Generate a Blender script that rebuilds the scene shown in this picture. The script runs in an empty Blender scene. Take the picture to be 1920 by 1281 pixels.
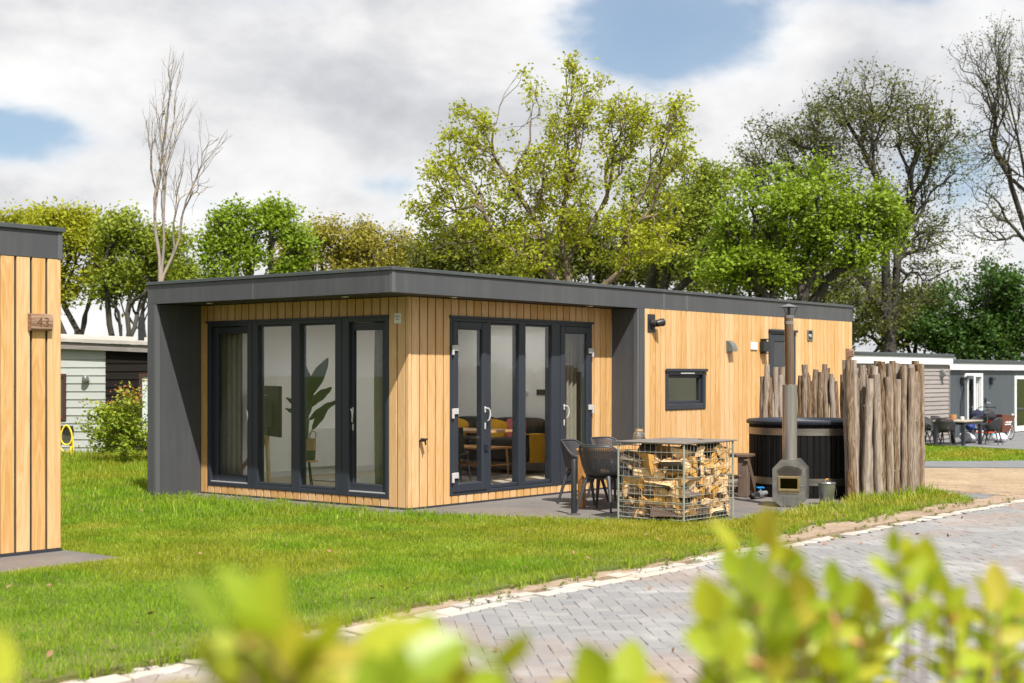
import bpy, bmesh, math, random
import numpy as np
from mathutils import Vector, Matrix, geometry, noise as mnoise

scene = bpy.context.scene
PI = math.pi
rad = math.radians

# ------------------------------------------------------------------ camera
CAM = Vector((-12.9755, -12.127, 1.70))
YAW = 0.6790                       # heading of the view measured from +X
cam_data = bpy.data.cameras.new('camera')
cam_data.lens = 50.0
cam_data.sensor_width = 36.0
cam_data.shift_y = 62.4 / 1920.0
cam_data.clip_start = 0.05
cam_data.clip_end = 3000.0
cam_data.dof.use_dof = True
cam_data.dof.focus_distance = 18.3
cam_data.dof.aperture_fstop = 2.6
cam = bpy.data.objects.new('camera', cam_data)
scene.collection.objects.link(cam)
cam.location = CAM
cam.rotation_euler = (PI / 2, 0, YAW - PI / 2)
scene.camera = cam

# ------------------------------------------------------------------ sun and exposure
SUN_TRAVEL = Vector((0.341, 0.64, -1.0)).normalized()
sun_data = bpy.data.lights.new('sun', 'SUN')
sun_data.energy = 5.0
sun_data.angle = rad(0.53)
sun_data.color = (1.0, 0.955, 0.88)
sun = bpy.data.objects.new('sun', sun_data)
scene.collection.objects.link(sun)
sun.rotation_euler = SUN_TRAVEL.to_track_quat('-Z', 'Y').to_euler()
sun.location = (-10, -20, 30)
scene.view_settings.view_transform = 'Standard'
scene.view_settings.look = 'None'
scene.view_settings.gamma = 1.0
scene.view_settings.use_curve_mapping = False
scene.view_settings.exposure = 0.60
try:
    scene.cycles.use_denoising = True
    scene.cycles.max_bounces = 14
    scene.cycles.diffuse_bounces = 8
    scene.cycles.glossy_bounces = 5
    scene.cycles.transparent_max_bounces = 24
    scene.cycles.sample_clamp_indirect = 6.0
except Exception:
    pass


# ------------------------------------------------------------------ node helpers
def nd(nt, kind, ins=None, **attrs):
    n = nt.nodes.new(kind)
    for k, v in attrs.items():
        setattr(n, k, v)
    for k, v in (ins or {}).items():
        s = n.inputs[k]
        if isinstance(v, bpy.types.NodeSocket):
            nt.links.new(v, s)
        else:
            s.default_value = v
    return n


def mth(nt, op, a, b=None, c=None, clamp=False):
    n = nt.nodes.new('ShaderNodeMath')
    n.operation = op
    n.use_clamp = clamp
    for i, v in enumerate((a, b, c)):
        if v is None:
            continue
        if isinstance(v, bpy.types.NodeSocket):
            nt.links.new(v, n.inputs[i])
        else:
            n.inputs[i].default_value = v
    return n.outputs[0]


def ramp(nt, fac, stops, interp='LINEAR'):
    n = nt.nodes.new('ShaderNodeValToRGB')
    cr = n.color_ramp
    cr.interpolation = interp
    while len(cr.elements) < len(stops):
        cr.elements.new(0.5)
    for e, (p, c) in zip(cr.elements, stops):
        e.position = p
        e.color = (c[0], c[1], c[2], 1.0) if not isinstance(c, (int, float)) else (c, c, c, 1.0)
    nt.links.new(fac, n.inputs[0])
    return n.outputs[0]


def mixc(nt, fac, a, b, blend='MIX'):
    n = nt.nodes.new('ShaderNodeMix')
    n.data_type = 'RGBA'
    n.blend_type = blend
    for s, v in ((n.inputs[0], fac), (n.inputs[6], a), (n.inputs[7], b)):
        if isinstance(v, bpy.types.NodeSocket):
            nt.links.new(v, s)
        elif isinstance(v, (int, float)):
            s.default_value = v
        else:
            s.default_value = (v[0], v[1], v[2], 1.0)
    return n.outputs[2]


def noise(nt, vec, scale, detail=4.0, rough=0.55, dist=0.0):
    n = nd(nt, 'ShaderNodeTexNoise', {'Scale': scale, 'Detail': detail, 'Roughness': rough, 'Distortion': dist})
    if vec is not None:
        nt.links.new(vec, n.inputs['Vector'])
    return n.outputs[0]


def mapping(nt, vec, scale=(1, 1, 1), loc=(0, 0, 0), rot=(0, 0, 0)):
    n = nd(nt, 'ShaderNodeMapping', {'Scale': scale, 'Location': loc, 'Rotation': rot})
    nt.links.new(vec, n.inputs['Vector'])
    return n.outputs[0]


# ------------------------------------------------------------------ world: daylight sky with broken cloud
world = bpy.data.worlds.new('World')
scene.world = world
world.use_nodes = True
wt = world.node_tree
wt.nodes.clear()
w_out = nd(wt, 'ShaderNodeOutputWorld')
w_bg = nd(wt, 'ShaderNodeBackground', {'Strength': 0.07})
wt.links.new(w_bg.outputs[0], w_out.inputs[0])
sky = nd(wt, 'ShaderNodeTexSky')
sky.sky_type = 'NISHITA'
sky.sun_disc = False
sky.sun_elevation = math.asin(-SUN_TRAVEL.z)
sky.sun_rotation = math.atan2(-SUN_TRAVEL.x, -SUN_TRAVEL.y)
sky.air_density = 1.0
sky.dust_density = 0.6
sky.ozone_density = 1.5
w_dir = nd(wt, 'ShaderNodeTexCoord').outputs['Generated']
w_sep = nd(wt, 'ShaderNodeSeparateXYZ', {0: w_dir})
w_el = mth(wt, 'MULTIPLY', mth(wt, 'ARCSINE', w_sep.outputs[2]), 180 / PI)
w_az = mth(wt, 'MULTIPLY', mth(wt, 'ARCTAN2', w_sep.outputs[1], w_sep.outputs[0]), 180 / PI)   # compass angle
w_vec = mapping(wt, w_dir, (1.0, 1.0, 2.0))
n_big = noise(wt, w_vec, 4.2, 10.0, 0.56, 0.15)
n_mid = noise(wt, mapping(wt, w_dir, (1.0, 1.0, 1.9), (3.1, 1.7, 0.4)), 6.0, 9.0, 0.56, 0.2)
n_soft = noise(wt, mapping(wt, w_dir, (1.0, 1.0, 3.0), (7.3, 2.2, 5.1)), 2.6, 4.0, 0.5)
cover = mth(wt, 'ADD', mth(wt, 'MULTIPLY', mth(wt, 'SUBTRACT', n_big, 0.5), 1.15), 0.665)
# openings of blue sky: compass angle, elevation, half widths, depth
for (a0, e0, sa, se, wgt) in ((32.6, 13.8, 5.0, 2.4, 0.58), (58.5, 8.9, 4.6, 1.4, 0.37), (51.8, 6.6, 3.6, 0.75, 0.30),
                              (44.5, 7.6, 2.6, 0.55, 0.16), (25.5, 15.2, 3.5, 1.1, 0.28), (60.5, 15.6, 4.0, 1.2, 0.25), (36.0, 5.4, 6.0, 1.2, 0.16),
                              (22.0, 6.6, 3.0, 2.2, 0.16),
                              (112.0, 24.0, 16.0, 8.0, 0.4), (200.0, 30.0, 20.0, 9.0, 0.4), (-70.0, 22.0, 18.0, 8.0, 0.4),
                              (-150.0, 14.0, 14.0, 5.0, 0.35), (0.0, 38.0, 16.0, 9.0, 0.35)):
    da = mth(wt, 'DIVIDE', mth(wt, 'SUBTRACT', w_az, a0), sa)
    de = mth(wt, 'DIVIDE', mth(wt, 'SUBTRACT', w_el, e0), se)
    g = mth(wt, 'EXPONENT', mth(wt, 'MULTIPLY', mth(wt, 'ADD', mth(wt, 'MULTIPLY', da, da), mth(wt, 'MULTIPLY', de, de)), -1.0))
    cover = mth(wt, 'SUBTRACT', cover, mth(wt, 'MULTIPLY', g, wgt))
c_mask = ramp(wt, cover, ((0.36, 0.0), (0.43, 0.35), (0.50, 0.88), (0.58, 1.0)), 'B_SPLINE')
rim = ramp(wt, cover, ((0.46, 0.20), (0.60, 0.10), (0.78, -0.04 + 0.04)))
c_shade = mth(wt, 'ADD', mth(wt, 'ADD', mth(wt, 'MULTIPLY', n_mid, 0.75), mth(wt, 'MULTIPLY', n_soft, 0.25)), mth(wt, 'MULTIPLY', rim, 0.55))
c_col = ramp(wt, c_shade, ((0.40, (5.6, 5.7, 6.0)), (0.48, (6.9, 6.95, 7.15)), (0.56, (8.5, 8.45, 8.5)), (0.66, (9.9, 9.8, 9.7))))
blue = mixc(wt, 1.0, sky.outputs[0], (0.95, 1.0, 1.05), 'MULTIPLY')
blue = mixc(wt, 0.30, blue, (5.6, 7.0, 8.4))          # thin veil over the blue
w_col = mixc(wt, c_mask, blue, c_col)
wt.links.new(w_col, w_bg.inputs[0])

# ------------------------------------------------------------------ materials
MATS = {}


def base_mat(name):
    m = bpy.data.materials.new(name)
    m.use_nodes = True
    nt = m.node_tree
    b = nt.nodes['Principled BSDF']
    MATS[name] = m
    return m, nt, b


def plain(name, col, rough=0.5, metal=0.0, var=0.06, vscale=6.0, bump=0.0, bscale=60.0, spec=0.5):
    m, nt, b = base_mat(name)
    tc = nd(nt, 'ShaderNodeTexCoord').outputs['Object']
    n = noise(nt, tc, vscale, 5.0, 0.6)
    lo = tuple(c * (1 - var) for c in col)
    hi = tuple(min(1.0, c * (1 + var)) for c in col)
    nt.links.new(ramp(nt, n, ((0.3, lo), (0.7, hi))), b.inputs['Base Color'])
    b.inputs['Roughness'].default_value = rough
    b.inputs['Metallic'].default_value = metal
    b.inputs['Specular IOR Level'].default_value = spec
    if bump:
        bn = noise(nt, tc, bscale, 4.0, 0.6)
        bp = nd(nt, 'ShaderNodeBump', {'Strength': bump, 'Distance': 0.01, 'Height': bn})
        nt.links.new(bp.outputs[0], b.inputs['Normal'])
    return m


def wood(name, light, dark, axis=2, fine=1.0, rough=0.6, var=0.16, contrast=1.0, bump=0.15, scale=1.0, knots=False):
    """boards with long grain along one object axis; every object gets its own piece of grain and tone"""
    m, nt, b = base_mat(name)
    tc = nd(nt, 'ShaderNodeTexCoord').outputs['Object']
    info = nd(nt, 'ShaderNodeObjectInfo')
    off = nd(nt, 'ShaderNodeCombineXYZ', {0: mth(nt, 'MULTIPLY', info.outputs['Random'], 37.0), 1: mth(nt, 'MULTIPLY', info.outputs['Random'], 91.0), 2: mth(nt, 'MULTIPLY', info.outputs['Random'], 53.0)}).outputs[0]
    add = nd(nt, 'ShaderNodeVectorMath', {0: tc, 1: off}, operation='ADD').outputs[0]
    s1 = [9.0 * scale] * 3
    s1[axis] = 0.75 * scale
    s2 = [70.0 * fine * scale] * 3
    s2[axis] = 1.6 * scale
    warp = mapping(nt, add, tuple(s1))
    nw = noise(nt, warp, 1.0, 3.0, 0.5, 0.6)
    rings = mth(nt, 'FRACT', mth(nt, 'MULTIPLY', nw, 7.0 * fine))
    rings = mth(nt, 'MULTIPLY', mth(nt, 'ABSOLUTE', mth(nt, 'SUBTRACT', rings, 0.5)), 2.0)
    ng = noise(nt, mapping(nt, add, tuple(s2)), 1.0, 4.0, 0.65)
    v = mth(nt, 'ADD', mth(nt, 'MULTIPLY', rings, 0.45 * contrast), mth(nt, 'MULTIPLY', ng, 0.75 * contrast))
    v = mth(nt, 'ADD', v, mth(nt, 'MULTIPLY', mth(nt, 'SUBTRACT', nw, 0.5), 0.5))
    col = ramp(nt, v, ((0.25, light), (0.62, tuple((a * 0.55 + c * 0.45) for a, c in zip(light, dark))), (0.95, dark)))
    bc = nd(nt, 'ShaderNodeBrightContrast', {0: col, 1: mth(nt, 'MULTIPLY', mth(nt, 'SUBTRACT', info.outputs['Random'], 0.5), var * light[0])}).outputs[0]
    if knots:
        vo = nd(nt, 'ShaderNodeTexVoronoi', {'Vector': mapping(nt, add, (5, 5, 1.6)), 'Scale': 1.0})
        k = ramp(nt, vo.outputs['Distance'], ((0.0, 1.0), (0.10, 0.6), (0.16, 0.0)))
        bc = mixc(nt, k, bc, tuple(c * 0.35 for c in dark))
    nt.links.new(bc, b.inputs['Base Color'])
    b.inputs['Roughness'].default_value = rough
    bp = nd(nt, 'ShaderNodeBump', {'Strength': bump, 'Distance': 0.006, 'Height': v})
    nt.links.new(bp.outputs[0], b.inputs['Normal'])
    return m


def foliage_mat(name, stops, trans=0.35, rough=0.55):
    """leaf material; 'rnd' is a per-leaf value"""
    m = bpy.data.materials.new(name)
    m.use_nodes = True
    MATS[name] = m
    nt = m.node_tree
    nt.nodes.clear()
    at = nd(nt, 'ShaderNodeAttribute', attribute_name='rnd').outputs['Fac']
    col = ramp(nt, at, stops)
    di = nd(nt, 'ShaderNodeBsdfPrincipled', {'Base Color': col, 'Roughness': rough, 'Specular IOR Level': 0.35})
    tcol = mixc(nt, 1.0, col, (1.15, 1.05, 0.55), 'MULTIPLY')
    tr = nd(nt, 'ShaderNodeBsdfTranslucent', {'Color': tcol})
    mx = nd(nt, 'ShaderNodeMixShader', {0: trans, 1: di.outputs[0], 2: tr.outputs[0]})
    o = nd(nt, 'ShaderNodeOutputMaterial', {0: mx.outputs[0]})
    return m


def glass_mat(name, tint=(0.93, 0.96, 0.95), refl=1.0, rough=0.0):
    m = bpy.data.materials.new(name)
    m.use_nodes = True
    MATS[name] = m
    nt = m.node_tree
    nt.nodes.clear()
    f = nd(nt, 'ShaderNodeLayerWeight', {'Blend': 0.5}).outputs['Facing']
    fr = mth(nt, 'ADD', mth(nt, 'MULTIPLY', mth(nt, 'POWER', f, 5.0), 0.9), 0.05 * refl, clamp=True)
    t = nd(nt, 'ShaderNodeBsdfTransparent', {'Color': (tint[0], tint[1], tint[2], 1)})
    gl = nd(nt, 'ShaderNodeBsdfGlossy', {'Roughness': rough, 'Color': (0.95, 0.97, 0.97, 1)})
    mx = nd(nt, 'ShaderNodeMixShader', {0: fr, 1: t.outputs[0], 2: gl.outputs[0]})
    nd(nt, 'ShaderNodeOutputMaterial', {0: mx.outputs[0]})
    return m


wood('plank_wood', (0.645, 0.415, 0.205), (0.515, 0.285, 0.105), 2, 1.0, 0.55, 0.16, 1.0, 0.10)
plain('panel_grey', (0.066, 0.069, 0.076), 0.5, 0.0, 0.05, 2.0, 0.0, 60.0, 0.25)
plain('panel_grey_trim', (0.098, 0.101, 0.108), 0.45, 0.0, 0.03, 2.0, 0.0, 60.0, 0.3)
plain('roof_cap', (0.050, 0.060, 0.066), 0.45, 0.0, 0.05)
plain('soffit_dark', (0.028, 0.027, 0.026), 0.6)
plain('frame_anthracite', (0.029, 0.034, 0.045), 0.42, 0.0, 0.04, 6.0, 0.0, 60.0, 0.3)
plain('gap_black', (0.012, 0.012, 0.012), 0.8)
plain('joint_light', (0.34, 0.34, 0.33), 0.6)
plain('alu', (0.62, 0.63, 0.65), 0.35, 0.6, 0.05)
plain('white_hinge', (0.46, 0.46, 0.46), 0.4)
plain('white_wall', (0.88, 0.885, 0.875), 0.8, 0.0, 0.02, 2.0)
plain('white_plastic', (0.78, 0.78, 0.77), 0.4)
plain('white_paint', (0.74, 0.75, 0.76), 0.5, 0.0, 0.03)
plain('black_plastic', (0.018, 0.018, 0.02), 0.45, 0.0, 0.1)
plain('black_metal', (0.022, 0.024, 0.027), 0.4, 0.2, 0.1)
plain('tub_rim', (0.016, 0.020, 0.030), 0.45, 0.0, 0.1, 6.0, 0.0, 60.0, 0.35)
plain('tub_inside', (0.30, 0.33, 0.36), 0.4)
plain('curtain', (0.21, 0.19, 0.145), 0.9, 0.0, 0.1, 20.0)
plain('sofa_fabric', (0.040, 0.036, 0.030), 0.9, 0.0, 0.2, 30.0)
plain('mustard_fabric', (0.58, 0.30, 0.012), 0.95, 0.0, 0.12, 25.0, 0.3, 160.0)
plain('pink_fabric', (0.50, 0.12, 0.11), 0.95, 0.0, 0.12, 25.0)
plain('rug', (0.42, 0.41, 0.38), 0.95, 0.0, 0.3, 40.0, 0.5, 120.0)
plain('galvanised_wire', (0.36, 0.39, 0.33), 0.5, 0.55, 0.2, 8.0)
plain('cover_plate', (0.15, 0.132, 0.12), 0.75, 0.0, 0.22, 5.0, 0.2, 50.0)
plain('zinc', (0.34, 0.35, 0.34), 0.30, 0.85, 0.2, 9.0)
plain('valve_blue', (0.02, 0.22, 0.55), 0.4)
plain('pipe_grey', (0.20, 0.21, 0.22), 0.5)
plain('hose_yellow', (0.78, 0.60, 0.04), 0.45)
plain('grey_green_vent', (0.13, 0.14, 0.13), 0.5)
plain('soil', (0.20, 0.145, 0.10), 0.95, 0.0, 0.35, 3.0, 0.6, 30.0)
plain('bike_orange', (0.72, 0.07, 0.015), 0.4)
plain('bike_dark', (0.02, 0.02, 0.022), 0.6)
plain('bag_navy', (0.008, 0.012, 0.035), 0.9)
plain('bag_white', (0.62, 0.62, 0.66), 0.8)
plain('bag_blue', (0.012, 0.04, 0.18), 0.7)
plain('tan_leather', (0.36, 0.20, 0.09), 0.7)
plain('broom_cyan', (0.03, 0.35, 0.50), 0.5)
plain('basket_green', (0.045, 0.075, 0.025), 0.9)
plain('jute', (0.42, 0.30, 0.13), 0.95, 0.0, 0.25, 60.0, 0.6, 120.0)
plain('blind_pale', (0.62, 0.66, 0.66), 0.8)
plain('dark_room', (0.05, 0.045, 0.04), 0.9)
plain('frame_redbrown', (0.055, 0.022, 0.016), 0.5)
plain('bird_grey', (0.22, 0.20, 0.16), 0.9, 0.0, 0.3, 80.0)
plain('twig_bark', (0.16, 0.095, 0.06), 0.85, 0.0, 0.3, 20.0)
plain('bud_scale', (0.60, 0.27, 0.12), 0.8, 0.0, 0.2, 40.0)
plain('table_top_far', (0.36, 0.32, 0.26), 0.6)
plain('slab_far', (0.16, 0.16, 0.165), 0.8, 0.0, 0.15, 1.5)
plain('asphalt', (0.155, 0.16, 0.168), 0.9, 0.0, 0.16, 3.0, 0.4, 90.0)
plain('water', (0.02, 0.05, 0.05), 0.06)
plain('black_cup', (0.02, 0.02, 0.02), 0.25)
wood('door_wood_brown', (0.16, 0.055, 0.028), (0.11, 0.035, 0.018), 0, 1.0, 0.5, 0.05)
wood('teak', (0.56, 0.30, 0.11), (0.40, 0.19, 0.06), 0, 1.0, 0.5, 0.1)
wood('teak_vertical', (0.52, 0.27, 0.095), (0.38, 0.18, 0.06), 2, 1.0, 0.5, 0.1)
wood('easel_wood', (0.55, 0.39, 0.20), (0.42, 0.28, 0.13), 2, 1.0, 0.6, 0.1)
wood('step_wood', (0.155, 0.105, 0.075), (0.085, 0.055, 0.038), 2, 1.0, 0.75, 0.2)
wood('palisade_wood', (0.36, 0.285, 0.22), (0.15, 0.105, 0.075), 2, 1.0, 0.9, 0.55, 1.15, 0.9, 1.7, True)
wood('split_wood', (0.62, 0.385, 0.165), (0.43, 0.215, 0.07), 0, 1.0, 0.8, 0.40, 0.65, 0.3)
wood('log_bark', (0.20, 0.15, 0.115), (0.075, 0.048, 0.033), 0, 0.6, 0.95, 0.5, 1.3, 0.9)
wood('sign_wood', (0.36, 0.24, 0.165), (0.19, 0.105, 0.065), 0, 1.4, 0.8, 0.1, 1.3, 0.6)
plain('sign_engraving', (0.10, 0.05, 0.025), 0.9)
wood('clap_green', (0.385, 0.405, 0.38), (0.32, 0.34, 0.32), 0, 1.0, 0.7, 0.08, 0.8, 0.1)
wood('clap_black', (0.014, 0.0115, 0.010), (0.008, 0.0065, 0.0055), 0, 1.0, 0.7, 0.3, 0.8, 0.2)
wood('clap_grey', (0.315, 0.285, 0.27), (0.235, 0.205, 0.195), 0, 1.0, 0.8, 0.12, 0.9, 0.2)
wood('fascia_weathered', (0.25, 0.225, 0.21), (0.16, 0.14, 0.13), 0, 1.0, 0.8, 0.12)
wood('stave_black', (0.011, 0.0105, 0.0105), (0.005, 0.005, 0.005), 2, 1.0, 0.6, 0.5, 0.8, 0.15)
wood('interior_floor', (0.48, 0.40, 0.31), (0.38, 0.30, 0.22), 0, 1.0, 0.45, 0.1)
glass_mat('glass', (0.985, 0.995, 0.99), 0.62)
glass_mat('glass_jar', (0.95, 0.95, 0.92), 2.5)
glass_mat('stove_glass', (0.45, 0.36, 0.28), 0.35)


def steel_mat(name, lo, hi, rough, streak):
    m, nt, b = base_mat(name)
    tc = nd(nt, 'ShaderNodeTexCoord').outputs['Object']
    n = noise(nt, mapping(nt, tc, streak), 1.0, 5.0, 0.6)
    nt.links.new(ramp(nt, n, ((0.3, lo), (0.7, hi))), b.inputs['Base Color'])
    b.inputs['Metallic'].default_value = 0.9
    nt.links.new(mth(nt, 'ADD', mth(nt, 'MULTIPLY', n, 0.2), rough - 0.1), b.inputs['Roughness'])
    return m


steel_mat('stainless', (0.26, 0.25, 0.24), (0.42, 0.41, 0.40), 0.34, (6, 6, 2))
steel_mat('stainless_band', (0.24, 0.215, 0.185), (0.36, 0.33, 0.295), 0.36, (3, 3, 20))
steel_mat('flue_steel', (0.34, 0.30, 0.285), (0.52, 0.485, 0.475), 0.30, (25, 25, 0.8))
steel_mat('flue_heat_tinted', (0.20, 0.115, 0.065), (0.40, 0.31, 0.25), 0.25, (30, 30, 0.6))
steel_mat('brass_frame', (0.42, 0.30, 0.14), (0.50, 0.40, 0.22), 0.35, (8, 8, 8))


def stove_front_mat():
    m, nt, b = base_mat('stove_front')          # stainless with a soot stain over the door
    tc = nd(nt, 'ShaderNodeTexCoord').outputs['Object']
    sp = nd(nt, 'ShaderNodeSeparateXYZ', {0: tc})
    n = noise(nt, mapping(nt, tc, (9, 9, 9)), 1.0, 5.0, 0.6)
    dy = mth(nt, 'DIVIDE', mth(nt, 'SUBTRACT', sp.outputs[1], -0.01), 0.17)
    dz = mth(nt, 'DIVIDE', mth(nt, 'SUBTRACT', sp.outputs[2], 0.475), 0.085)
    d = mth(nt, 'ADD', mth(nt, 'MULTIPLY', dy, dy), mth(nt, 'MULTIPLY', dz, dz))
    d = mth(nt, 'ADD', d, mth(nt, 'MULTIPLY', mth(nt, 'SUBTRACT', n, 0.5), 1.1))
    f = ramp(nt, d, ((0.35, 0.93), (0.85, 0.85), (1.15, 0.0)))
    st = ramp(nt, n, ((0.3, (0.25, 0.235, 0.22)), (0.7, (0.40, 0.385, 0.365))))
    nt.links.new(mixc(nt, f, st, (0.03, 0.022, 0.016)), b.inputs['Base Color'])
    nt.links.new(mth(nt, 'SUBTRACT', 0.88, mth(nt, 'MULTIPLY', f, 0.7)), b.inputs['Metallic'])
    b.inputs['Roughness'].default_value = 0.38
    return m


stove_front_mat()
for nm in ('stave_black', 'clap_black'):
    MATS[nm].node_tree.nodes['Principled BSDF'].inputs['Specular IOR Level'].default_value = 0.10


def opal_mat():  # diffusing sheet for the added roof openings, spreads daylight indoors
    m = bpy.data.materials.new('opal_fill_panel')
    m.use_nodes = True
    MATS['opal_fill_panel'] = m
    nt = m.node_tree
    nt.nodes.clear()
    t = nd(nt, 'ShaderNodeBsdfTranslucent', {'Color': (0.9, 0.9, 0.9, 1)})
    d = nd(nt, 'ShaderNodeBsdfDiffuse', {'Color': (0.8, 0.8, 0.8, 1)})
    mx = nd(nt, 'ShaderNodeMixShader', {0: 0.22, 1: t.outputs[0], 2: d.outputs[0]})
    nd(nt, 'ShaderNodeOutputMaterial', {0: mx.outputs[0]})


opal_mat()
for nm in ('panel_grey', 'panel_grey_trim', 'roof_cap'):        # rain streaks and dust on the sheet metal
    nt = MATS[nm].node_tree
    b = nt.nodes['Principled BSDF']
    src = b.inputs['Base Color'].links[0].from_socket
    pos = nd(nt, 'ShaderNodeNewGeometry').outputs['Position']
    st = noise(nt, mapping(nt, pos, (9, 9, 0.5)), 1.0, 5.0, 0.65)
    st2 = noise(nt, pos, 1.1, 4.0, 0.6)
    f = mth(nt, 'MULTIPLY', ramp(nt, st, ((0.42, 0.0), (0.75, 0.5))), ramp(nt, st2, ((0.35, 0.1), (0.7, 1.0))))
    nt.links.new(mixc(nt, f, src, (0.135, 0.132, 0.125)), b.inputs['Base Color'])
    nt.links.new(mth(nt, 'ADD', mth(nt, 'MULTIPLY', st, 0.25), 0.35), b.inputs['Roughness'])


def paver_mat(name, cols, sandy, dust):
    """block paving: tone per brick, sand stains and pale dust in world-sized patches"""
    m, nt, b = base_mat(name)
    tc = nd(nt, 'ShaderNodeNewGeometry').outputs['Position']
    at = nd(nt, 'ShaderNodeAttribute', attribute_name='rnd').outputs['Fac']
    info = nd(nt, 'ShaderNodeObjectInfo').outputs['Random']
    r = mth(nt, 'FRACT', mth(nt, 'ADD', at, info))
    col = ramp(nt, r, tuple(zip((0.0, 0.35, 0.7, 1.0), cols)))
    nf = noise(nt, tc, 55.0, 4.0, 0.7)
    col = mixc(nt, mth(nt, 'MULTIPLY', nf, 0.35), col, (0.18, 0.175, 0.17))
    ns = noise(nt, tc, 0.42, 5.0, 0.6, 0.4)
    col = mixc(nt, ramp(nt, ns, ((0.50, 0.0), (0.68, 0.75))), col, sandy)
    ndu = noise(nt, mapping(nt, tc, (1.0, 1.0, 1.0), (5.2, 3.3, 0)), 0.9, 7.0, 0.65, 0.8)
    col = mixc(nt, ramp(nt, ndu, ((0.52, 0.0), (0.72, 0.8))), col, dust)
    nt.links.new(col, b.inputs['Base Color'])
    b.inputs['Roughness'].default_value = 0.85
    bp = nd(nt, 'ShaderNodeBump', {'Strength': 0.35, 'Distance': 0.004, 'Height': nf})
    nt.links.new(bp.outputs[0], b.inputs['Normal'])
    return m


paver_mat('paver', ((0.185, 0.187, 0.195), (0.225, 0.223, 0.228), (0.205, 0.20, 0.20), (0.25, 0.245, 0.245)), (0.255, 0.180, 0.138), (0.37, 0.355, 0.34))
paver_mat('kerb_concrete', ((0.40, 0.365, 0.325), (0.46, 0.43, 0.39), (0.38, 0.35, 0.315), (0.50, 0.475, 0.44)), (0.42, 0.34, 0.26), (0.54, 0.52, 0.49))
paver_mat('terrace_tile', ((0.112, 0.100, 0.095), (0.135, 0.120, 0.112), (0.100, 0.091, 0.088), (0.150, 0.133, 0.124)), (0.175, 0.140, 0.118), (0.185, 0.172, 0.162))


def ground_mat():
    m, nt, b = base_mat('ground_grass')
    tc = nd(nt, 'ShaderNodeNewGeometry').outputs['Position']
    n = noise(nt, tc, 0.5, 6.0, 0.6, 0.3)
    n2 = noise(nt, tc, 24.0, 4.0, 0.7)
    col = ramp(nt, n, ((0.32, (0.085, 0.125, 0.018)), (0.5, (0.115, 0.145, 0.022)), (0.68, (0.17, 0.155, 0.04))))
    col = mixc(nt, mth(nt, 'MULTIPLY', n2, 0.6), col, (0.075, 0.085, 0.02))
    nt.links.new(col, b.inputs['Base Color'])
    b.inputs['Roughness'].default_value = 0.95
    bp = nd(nt, 'ShaderNodeBump', {'Strength': 0.8, 'Distance': 0.03, 'Height': n2})
    nt.links.new(bp.outputs[0], b.inputs['Normal'])


ground_mat()


def sand_mat(name, a, c, d, sc):
    m, nt, b = base_mat(name)
    tc = nd(nt, 'ShaderNodeNewGeometry').outputs['Position']
    n = noise(nt, tc, sc, 7.0, 0.7, 0.6)
    n2 = noise(nt, mapping(nt, tc, (6, 26, 8), (0, 0, 0), (0, 0, 0.7)), 1.0, 5.0, 0.7)
    col = ramp(nt, n, ((0.3, a), (0.5, c), (0.7, d)))
    col = mixc(nt, ramp(nt, n2, ((0.5, 0.0), (0.66, 0.6))), col, tuple(x * 0.5 for x in a))
    nt.links.new(col, b.inputs['Base Color'])
    b.inputs['Roughness'].default_value = 0.95
    bp = nd(nt, 'ShaderNodeBump', {'Strength': 0.9, 'Distance': 0.03, 'Height': n})
    nt.links.new(bp.outputs[0], b.inputs['Normal'])


sand_mat('sand', (0.22, 0.155, 0.105), (0.30, 0.22, 0.155), (0.36, 0.28, 0.20), 2.2)
sand_mat('straw_soil', (0.21, 0.145, 0.098), (0.32, 0.235, 0.148), (0.40, 0.31, 0.20), 1.3)


def grass_mat():
    m = bpy.data.materials.new('grass_blades')
    m.use_nodes = True
    MATS['grass_blades'] = m
    nt = m.node_tree
    nt.nodes.clear()
    at = nd(nt, 'ShaderNodeAttribute', attribute_name='rnd').outputs['Fac']
    dry = nd(nt, 'ShaderNodeAttribute', attribute_name='dry').outputs['Fac']
    lush = ramp(nt, at, ((0.0, (0.090, 0.19, 0.008)), (0.4, (0.175, 0.31, 0.012)), (0.8, (0.27, 0.41, 0.02)), (1.0, (0.44, 0.48, 0.11))))
    yel = ramp(nt, at, ((0.0, (0.18, 0.205, 0.014)), (0.4, (0.30, 0.31, 0.02)), (0.8, (0.40, 0.375, 0.04)), (1.0, (0.54, 0.45, 0.16))))
    col = mixc(nt, dry, lush, yel)
    di = nd(nt, 'ShaderNodeBsdfPrincipled', {'Base Color': col, 'Roughness': 0.5, 'Specular IOR Level': 0.3})
    tr = nd(nt, 'ShaderNodeBsdfTranslucent', {'Color': mixc(nt, 1.0, col, (1.1, 1.05, 0.6), 'MULTIPLY')})
    mx = nd(nt, 'ShaderNodeMixShader', {0: 0.35, 1: di.outputs[0], 2: tr.outputs[0]})
    nd(nt, 'ShaderNodeOutputMaterial', {0: mx.outputs[0]})


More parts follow.
